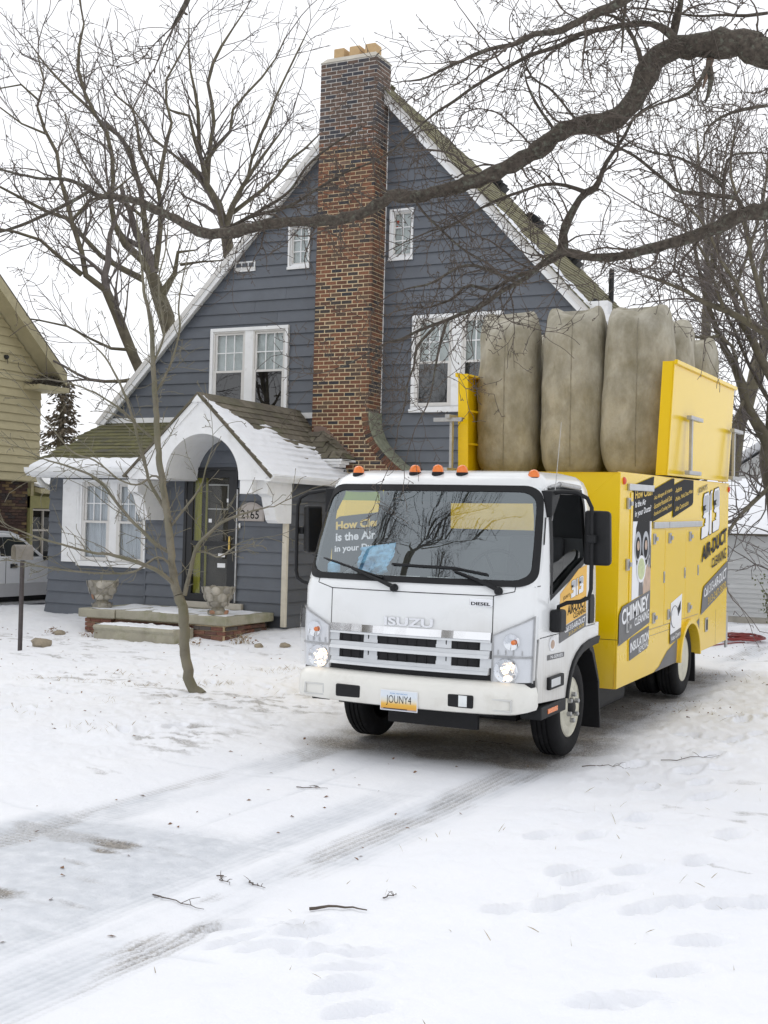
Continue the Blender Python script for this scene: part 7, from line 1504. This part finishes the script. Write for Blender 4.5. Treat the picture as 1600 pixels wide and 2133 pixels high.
def twig(mb, p, d, r, L, lev, rg, pr):
    seg = pr['seg'][lev]; n = max(2, int(L/seg)); path = [p.copy()]; rad = [r]; q = p.copy(); d = d.normalized()
    kids = []
    for i in range(n):
        wv = pr['wig']; d = (d+Vector((rg.gauss(0, wv), rg.gauss(0, wv), rg.gauss(0, wv)+pr['up']))).normalized()
        q = q+d*(L/n); path.append(q.copy()); rr_ = max(pr['rmin'], r*(1-.75*(i+1)/n)); rad.append(rr_)
        if lev+1 < pr['levels'] and rg.random() < pr['kid'][lev]:
            kids.append((q.copy(), d.copy(), rr_, 1-(i+1)/n))
    mb.tube(path, rad, 5 if r > pr['r5'] else 3, cap=False)
    if pr.get('spur'):
        for k in range(1, len(path)):
            if rg.random() < pr['spur']:
                s = Vector((rg.gauss(0, 1), rg.gauss(0, 1), rg.gauss(0, 1))).normalized()*rg.uniform(.012, .03); rr_ = rad[k]
                mb.tube([path[k], path[k]+s*.6, path[k]+s], [rr_*1.1, rr_*1.5, rr_*.6], 3, cap=False)
    for q, dd, rr_, f in kids:
        ax = Vector((rg.gauss(0, 1), rg.gauss(0, 1), rg.gauss(0, 1))); ax = (ax-dd*ax.dot(dd)).normalized()
        a = R(rg.uniform(*pr['ang'])); nd = dd*math.cos(a)+ax*math.sin(a)
        twig(mb, q, nd, max(pr['rmin'], rr_*rg.uniform(.55, .85)), L*rg.uniform(*pr['len'])*(.45+.55*f), lev+1, rg, pr)
def make_tree(name, limbs, label, cat, pr, seed, mats, group=None, rough=.10, sides=9, base=None, skip_twigs=()):
    rg = random.Random(seed); b = base or limbs[0][0][:3]
    t = thing(name, label, cat, (b[0], b[1], b[2]), group)
    tm = MB(); cm = MB()
    for li, poly in enumerate(limbs):
        pts, L = resample(poly, pr['step']); path = []; rad = []
        for k, (q, r) in enumerate(pts):
            f = 1+rough*(rg.random()-.5)*2*(1 if r > .02 else .4)
            j = Vector((rg.gauss(0, 1), rg.gauss(0, 1), rg.gauss(0, 1)))*r*.10
            path.append(q+j); rad.append(max(r*f, pr['rmin']))
        tm.tube(path, rad, sides if max(rad) > pr['r5']*2 else 6)
        if li in skip_twigs: continue
        dens = pr['dens']; s = 0; k0 = 1
        for k in range(1, len(pts)):
            dl = (pts[k][0]-pts[k-1][0]).length; r = pts[k][1]
            if r > pr['rmaxspawn'] and rg.random() < pr.get('bigskip', .5): continue
            m_ = dens*dl; nsp = int(m_)+(rg.random() < m_-int(m_))
            for _ in range(nsp):
                tdir = (pts[min(k+1, len(pts)-1)][0]-pts[k-1][0]).normalized()
                ax = Vector((rg.gauss(0, 1), rg.gauss(0, 1), rg.gauss(0, 1)+pr.get('bias', 0))); ax = (ax-tdir*ax.dot(tdir)).normalized()
                a = R(rg.uniform(*pr['ang'])); nd = tdir*math.cos(a)+ax*math.sin(a)
                r0 = min(r*.6, pr['rtw'])*rg.uniform(.45, 1.0)
                twig(cm, pts[k][0], nd, max(r0, pr['rmin']), pr['L0']*rg.uniform(.35, 1.1)*(.5+.5*min(1, r0/pr['rtw'])), 0, rg, pr)
        # continue past the traced tip
        q, r = pts[-1]; dd = (pts[-1][0]-pts[-3][0] if len(pts) > 2 else pts[-1][0]-pts[0][0]).normalized()
        twig(cm, q, dd, max(r, pr['rmin']), pr['L0']*.9, 0, rg, pr)
    tm.build('trunk', MT[mats[0]], t, smooth=60)
    c = cm.build('crown', MT[mats[1]], t, smooth=0); return t
PR_OAK = dict(step=.07, seg=[.055, .045, .04], wig=.20, up=-.006, rmin=.0024, levels=3, kid=[.36, .24, 0], ang=(35, 75), len=(.3, .62), r5=.008, dens=11.5, rmaxspawn=.07, rtw=.0095, L0=1.1, spur=.30, bigskip=.55, bias=-.1)
make_tree('overhanging_oak', OAK, 'lichened bare tree whose thick crooked limbs cross above the truck', 'tree', PR_OAK, 11, ('bark_oak', 'bark_twig'), rough=.17, sides=12, skip_twigs=(26,), base=(5.2, 8.2, 0))
# its trunk stands just outside the frame on the right; limbs run back to it
_t = bpy.data.objects['overhanging_oak']
mb = MB(); p0 = Vector(OAK[0][0][:3]); p1 = Vector(OAK[1][0][:3])
mb.tube([(4.6, 10.0, -.3), (4.55, 10.0, 1), (4.5, 9.95, 2.5), (4.4, 9.9, 4.0), (4.2, 9.8, 5.5), (4.0, 9.6, 7)], [.5, .42, .38, .36, .3, .22], 14)
mb.tube([(4.45, 9.95, 3.6), (3.6, 9.5, 4.6), (2.6, 8.8, 5.1), tuple(p0)], [.2, .17, .15, OAK[0][0][3]], 12); mb.tube([(4.5, 9.95, 2.9), (3.6, 9.4, 3.7), (2.6, 8.9, 4.1), tuple(p1)], [.16, .14, .11, OAK[1][0][3]], 12)
mb.build('lower_trunk', MT['bark_oak'], _t, smooth=60)
# rags of torn bark hanging on the limbs
MT['rag'] = pmat('torn_bark', (.19,.13,.095), .9, var=.3)
for limb, k in ((0, 3),):
    p = Vector(OAK[limb][k][:3]); mb = MB(); mb.tube([p+Vector((0, 0, -.10)), p+Vector((-.02, 0, -.2)), p+Vector((-.05, 0, -.3))], [.03, .02, .006], 5); mb.build('bark_rag', MT['rag'], _t)
PR_FAR = dict(step=.5, seg=[.30, .24, .2, .2], wig=.17, up=.035, rmin=.0078, levels=4, kid=[.55, .46, .36, 0], ang=(22, 55), len=(.4, .75), r5=.03, dens=3.8, rmaxspawn=.12, rtw=.036, L0=2.6, bigskip=.7, bias=.5)
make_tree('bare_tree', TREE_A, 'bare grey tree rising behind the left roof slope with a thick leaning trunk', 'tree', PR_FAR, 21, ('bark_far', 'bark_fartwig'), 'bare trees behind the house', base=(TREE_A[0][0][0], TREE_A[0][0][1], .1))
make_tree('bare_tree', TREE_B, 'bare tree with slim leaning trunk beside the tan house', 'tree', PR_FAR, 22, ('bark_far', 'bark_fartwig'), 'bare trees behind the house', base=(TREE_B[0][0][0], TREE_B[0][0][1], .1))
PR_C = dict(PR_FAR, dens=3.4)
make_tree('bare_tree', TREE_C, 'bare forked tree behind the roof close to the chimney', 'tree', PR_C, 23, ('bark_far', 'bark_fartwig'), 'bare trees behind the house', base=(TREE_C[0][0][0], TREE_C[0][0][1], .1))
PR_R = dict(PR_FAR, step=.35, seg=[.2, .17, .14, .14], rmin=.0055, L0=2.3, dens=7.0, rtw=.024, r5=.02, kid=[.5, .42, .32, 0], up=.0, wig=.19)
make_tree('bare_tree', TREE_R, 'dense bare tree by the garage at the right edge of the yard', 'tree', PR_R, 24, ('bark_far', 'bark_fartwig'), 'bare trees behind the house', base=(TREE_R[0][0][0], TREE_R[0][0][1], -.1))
PR_S = dict(step=.06, seg=[.06, .05, .045], wig=.12, up=.012, rmin=.0032, levels=3, kid=[.26, .16, 0], ang=(28, 60), len=(.35, .6), r5=.008, dens=8, rmaxspawn=.04, rtw=.0075, L0=.8, spur=.10, bigskip=.8, bias=.2)
make_tree('young_tree', SMALL, 'slender young bare tree with crooked base on the front lawn', 'tree', PR_S, 25, ('bark_small', 'bark_small'), rough=.07, sides=10, skip_twigs=(0,), base=(SMALL[0][0][0], SMALL[0][0][1], .05))
# trees across the street; they show as reflections in the glass, and further woods right of the garage
def clone_tree(src, loc, rotz, sc, label, group):
    c = copy_tree(src); inv = WM[src.name]
    for ch in c.children: ch.matrix_parent_inverse = inv
    c.location = loc; c.rotation_euler = (0, 0, rotz); c.scale = (sc, sc, sc); c['label'] = label; c['group'] = group; return c
_trees = [o for o in bpy.data.objects if o.name.startswith('bare_tree') and o.type == 'EMPTY']
A, B, Cc, Rt = [next(o for o in _trees if s in o['label']) for s in ('left roof slope', 'slim leaning', 'chimney', 'garage')]
clone_tree(A, (-9.8, 1.0, 0), 2.4, 1.0, 'bare tree mirrored in the windshield', 'bare trees across the street')
clone_tree(Cc, (-12.5, 2.5, 0), 1.0, .9, 'bare tree mirrored in the house windows', 'bare trees across the street')
clone_tree(B, (-7.0, -2.5, 0), .4, 1.1, 'bare tree standing across the street behind the viewer', 'bare trees across the street')
for k_, (x_, y_, s_, src_) in enumerate(((-31, -13, 1.0, A), (-23, -14, 1.0, Cc), (-37, -9, 1.0, B), (-27, -20, 1.1, Rt))):
    clone_tree(src_, (x_, y_, 0), 1.1*k_, s_, 'bare street tree far behind the viewer, mirrored in the upper windows', 'bare street trees mirrored in the upper windows')
for loc, rz, sc, src, lab in (((-9.2, 42, -.3), 1.3, 1.0, Cc, 'far bare tree above the pale gable with the louvre'), ((-7.4, 36, -.3), 2.2, 1.0, A, 'far bare tree behind the garage ridge'), ((-12.5, 46, -.3), .5, 1.0, B, 'far bare tree showing past the right roof edge')):
    clone_tree(src, loc, rz, sc, lab, 'far bare trees')

# evergreen between the houses: drooping brown-green sprays on a trunk
eg = thing('evergreen_tree', 'sparse brownish evergreen between the tan house and the slate house', 'tree', (-22.6, 25.8, -.2)); rg = random.Random(4); tm = MB(); cm = MB(); EX, EY = -22.6, 25.8
tm.tube([(EX, EY, -.3), (EX, EY, 3), (EX+.1, EY, 5.5)], [.18, .13, .02], 8)
for i in range(190):
    z = rg.uniform(1.2, 5.4); f = 1-(z/5.9); L_ = (.18+1.3*f)*rg.uniform(.6, 1.05); a = rg.uniform(0, 2*math.pi)
    p = Vector((EX+.1*z/7, EY, z)); path = []
    for k in range(7): s = k/6; path.append(p+Vector((math.cos(a)*L_*s, math.sin(a)*L_*s, .1*math.sin(s*3)*L_-.35*L_*s*s)))
    tm.tube(path, [.022*(1-k/7)+.004 for k in range(7)], 3, cap=False)
    for k in range(int(34*L_)):
        s = rg.uniform(.15, 1); q = path[min(6, int(s*6))]+Vector((rg.gauss(0, .07), rg.gauss(0, .07), rg.gauss(0, .04)))
        d = Vector((rg.gauss(0, .7)+math.cos(a), rg.gauss(0, .7)+math.sin(a), rg.uniform(-1.2, .1))).normalized()*rg.uniform(.10, .22); sd_ = d.cross(Vector((rg.gauss(0, 1), rg.gauss(0, 1), rg.gauss(0, 1)))).normalized()*.03
        cm.add([q, q+d*.5+sd_, q+d, q+d*.5-sd_], [(0, 1, 2, 3)])
tm.build('trunk', MT['bark_far'], eg, smooth=60); cm.build('crown', MT['evergreen'], eg)

# shrub by the garage
sh = thing('shrub', 'straggly half bare shrub with a few olive leaves against the garage', 'shrub', (-3.55, 24.2, 0)); rg = random.Random(14); tm = MB(); cm = MB()
for i in range(46):
    p = Vector((-3.45+rg.gauss(0, .25), 24.2+rg.gauss(0, .2), zg(-3.5, 24.2)-.05)); d = Vector((rg.gauss(-.15, .45), rg.gauss(0, .4), 1)).normalized(); L_ = rg.uniform(.5, 1.5); path = [p]
    for k in range(8): d = (d+Vector((rg.gauss(0, .2), rg.gauss(0, .2), rg.gauss(0, .1)))).normalized(); path.append(path[-1]+d*L_/8)
    tm.tube(path, [.012*(1-k/9)+.003 for k in range(9)], 4, cap=False)
    for k in range(rg.randint(10, 40)):
        q = path[rg.randint(3, 8)]+Vector((rg.gauss(0, .06), rg.gauss(0, .06), rg.gauss(0, .06))); a_ = Vector((rg.gauss(0, 1), rg.gauss(0, 1), rg.gauss(0, 1))).normalized()*.05; b_ = a_.cross(Vector((rg.gauss(0, 1), rg.gauss(0, 1), rg.gauss(0, 1)))).normalized()*.022
        cm.add([q, q+a_*.5+b_, q+a_, q+a_*.5-b_], [(0, 1, 2, 3)])
tm.build('stems', MT['bark_far'], sh); cm.build('leaves', MT['leaf'], sh)

# red hose heap and hose line behind the truck
rg = random.Random(3); mb = MB(); pts = []
for i in range(150): a = i*.42; r = .24+.12*math.sin(i*.37)+rg.uniform(-.03, .03); x, y = -3.62+r*1.0*math.cos(a), 19.6+r*1.5*math.sin(a); pts.append((x, y, zg(x, y)+.02+.06*(i/150)+rg.uniform(0, .02)))
mb.tube(pts, .011, 6); hp = mb.build('hose_coil', MT['hose'], None, smooth=60); tag(hp, 'tangled red air hose coiled on the snow behind the truck', 'hose')
pts = [(-3.5-.045*i, 19.2-.15*i+.12*math.sin(i*.8), 0) for i in range(20)]
MB().tube([(x, y, zg(x, y)+.015) for x, y, _ in pts], .010, 6).build('trailing_line', MT['hose'], hp, smooth=60)

# fallen twigs
TW = [(-2.63, 9.04, .35, .2, 'forked fallen twig on the snow right of the front wheel'), (-2.15, 9.7, .5, .7, 'crooked fallen twig on the snow beyond the front wheel'), (-2.70, 5.03, .27, .35, 'thick fallen stick on the foreground snow'), (-3.46, 4.84, .36, -.2, 'knobbly fallen twig lying across the near tyre track'), (-3.46, 5.25, .16, -.6, 'short fallen twig above the near tyre track'), (-3.28, 5.27, .14, -.4, 'small fallen twig beside the tyre track'), (-3.73, 9.69, .4, .1, 'fallen twig in the shade under the bumper'), (-4.16, 7.34, .22, .4, 'small fallen twig on the drive before the truck'), (-2.60, 5.36, .10, 1.2, 'tiny bent twig on the snow above the stick')]
rg = random.Random(77)
for x, y, L_, a, lab in TW:
    mb = MB(); d = Vector((math.cos(a), math.sin(a), 0)); p = Vector((x, y, 0))-d*L_/2; pts = []; thick = .007 if 'thick' in lab else .0032
    for k in range(9): q = p+d*(L_*k/8)+Vector((rg.gauss(0, .008), rg.gauss(0, .008), 0)); q.z = zg(q.x, q.y)+thick+.004+abs(rg.gauss(0, .003)); pts.append(q)
    mb.tube(pts, [thick*(1.2-.8*k/8) for k in range(9)], 5)
    if 'thick' not in lab:
        for k in (3, 5, 6):
            e = pts[k]+Vector((rg.gauss(0, .04), rg.gauss(0, .04), .015)); mb.tube([pts[k], (pts[k]+e)/2+Vector((0, 0, .006)), e], [thick*.6, thick*.5, thick*.3], 4)
    tag(mb.build('fallen_twig', MT['bark_twig'], None, smooth=60), lab, 'twig', 'twigs fallen on the snow')

# rocks and dead plants by the porch
for x, y, s, lab in ((-13.02, 14.98, .09, 'brown rock in the snow at the left porch pier'), (-12.0, 13.45, .15, 'tan rock in the snow behind the mailbox post'), (-12.6, 12.9, .16, 'flat grey rock left of the mailbox post'), (-9.55, 15.2, .07, 'small grey rock right of the porch pier'), (-9.2, 15.35, .08, 'small brown rock near the truck side of the porch')):
    rg = random.Random(int(abs(x*100))); bm = bmesh.new(); bmesh.ops.create_icosphere(bm, subdivisions=2, radius=s)
    for v in bm.verts: v.co *= rg.uniform(.8, 1.15); v.co.z *= .6
    me = bpy.data.meshes.new('rock'); bm.to_mesh(me); bm.free(); me.materials.append(MT['rock']); me.shade_smooth(); me.set_sharp_from_angle(angle=R(40))
    tag(put('rock', me, None, (x, y, zg(x, y)+s*.22)), lab, 'rock', 'rocks in the front yard')
def dead_plant(x, y, n, h, lab, seed):
    rg = random.Random(seed); mb = MB(); cm = MB(); z = zg(x, y)
    for i in range(n):
        p = Vector((x+rg.gauss(0, .07), y+rg.gauss(0, .05), z-.02)); d = Vector((rg.gauss(0, .5), rg.gauss(0, .4), 1)).normalized(); L_ = h*rg.uniform(.4, 1); q = p+d*L_*.6; e = q+Vector((d.x*1.6, d.y*1.6, .2)).normalized()*L_*.4
        mb.tube([p, q, e], [.003, .0025, .0015], 3, cap=False)
    for i in range(n):
        q = Vector((x+rg.gauss(0, .12), y+rg.gauss(0, .08), z+rg.uniform(0, .08))); a_ = Vector((rg.gauss(0, 1), rg.gauss(0, 1), rg.gauss(0, .5))).normalized()*rg.uniform(.03, .07); b_ = a_.cross(Vector((0, rg.gauss(0, .4), 1))).normalized()*.02; cm.add([q, q+a_*.5+b_+Vector((0, 0, .01)), q+a_, q+a_*.5-b_], [(0, 1, 2, 3)])
    t = thing('dead_plant', lab, 'plant', (x, y, z), 'withered plants along the porch'); mb.build('stems', MT['straw'], t); cm.build('leaves', MT['deadleaf'], t)
dead_plant(-9.92, 15.30, 30, .30, 'withered straw coloured plant at the right porch pier', 1); dead_plant(-10.55, 14.95, 16, .14, 'brown dead leaves at the right end of the step', 2); dead_plant(-12.45, 15.0, 22, .14, 'brown dead leaves at the left end of the step', 3); dead_plant(-13.25, 15.1, 22, .16, 'withered plant left of the porch pier', 4)
dead_plant(-15.0, 15.3, 10, .22, 'few dead stalks in the snow by the pickup', 5)

# grass blades, leaf litter and dark crumbs poking through the snow: nobody could count them
rg = random.Random(50); mb = MB(); cm = MB()
def drop(x, y):
    z = zg(x, y); d = Vector((rg.gauss(0, .6), rg.gauss(0, .6), 1)).normalized()*rg.uniform(.02, .07); w_ = Vector((rg.gauss(0, 1), rg.gauss(0, 1), 0)).normalized()*.002; p = Vector((x, y, z-.004)); bend = Vector((d.x, d.y, 0))*.7
    mb.add([p-w_, p+w_, p+d*.6+bend*.4+w_*.7, p+d+bend*1.1], [(0, 1, 2), (0, 2, 3)])
def crumb(x, y, s):
    z = zg(x, y)+.004; a_ = Vector((rg.gauss(0, 1), rg.gauss(0, 1), rg.gauss(0, .25))).normalized()*s; b_ = a_.cross(Vector((rg.gauss(0, .3), rg.gauss(0, .3), 1))).normalized()*s*.45; p = Vector((x, y, z)); cm.add([p-a_*.5, p+b_*.5+Vector((0, 0, s*.2)), p+a_*.5, p-b_*.5], [(0, 1, 2, 3)])
XYs = []
for _ in range(90): XYs.append((rg.uniform(-3.0, .2), rg.uniform(4, 9), 1))
for cl in range(24):
    cx_, cy_ = rg.uniform(-9.5, -5.4), rg.uniform(7.5, 15)
    for _ in range(rg.randint(8, 34)): XYs.append((cx_+rg.gauss(0, .22), cy_+rg.gauss(0, .10), 1))
for cl in range(40):
    cx_, cy_ = rg.uniform(-3.8, -.4), rg.uniform(11, 24)
    for _ in range(rg.randint(6, 26)): XYs.append((cx_+rg.gauss(0, .3), cy_+rg.gauss(0, .14), rg.choice((0, 1))))
for _ in range(260): XYs.append((rg.uniform(-14.5, -5.6), rg.uniform(8, 15.4), 0))
for _ in range(60): XYs.append((rg.uniform(-5.4, -3.0), rg.uniform(4, 9), 0))
for _ in range(240): XYs.append((rg.uniform(-5.5, -1), rg.uniform(18, 26), 0))
_z = ground(np.array([a for a, b_, c_ in XYs]), np.array([b_ for a, b_, c_ in XYs]))[0]
_zi = iter(_z); zg_full = zg
def zg(x, y): return float(next(_zi))
for x, y, k in XYs:
    if k: drop(x, y)
    else: crumb(x, y, rg.uniform(.012, .045))
zg = zg_full
tag(mb.build('dry_grass', MT['straw'], None), 'dry grass blades poking through the snow', 'grass', None, 'stuff'); tag(cm.build('leaf_litter', MT['deadleaf'], None), 'scattered leaf bits and bark crumbs on the snow', 'litter', None, 'stuff')
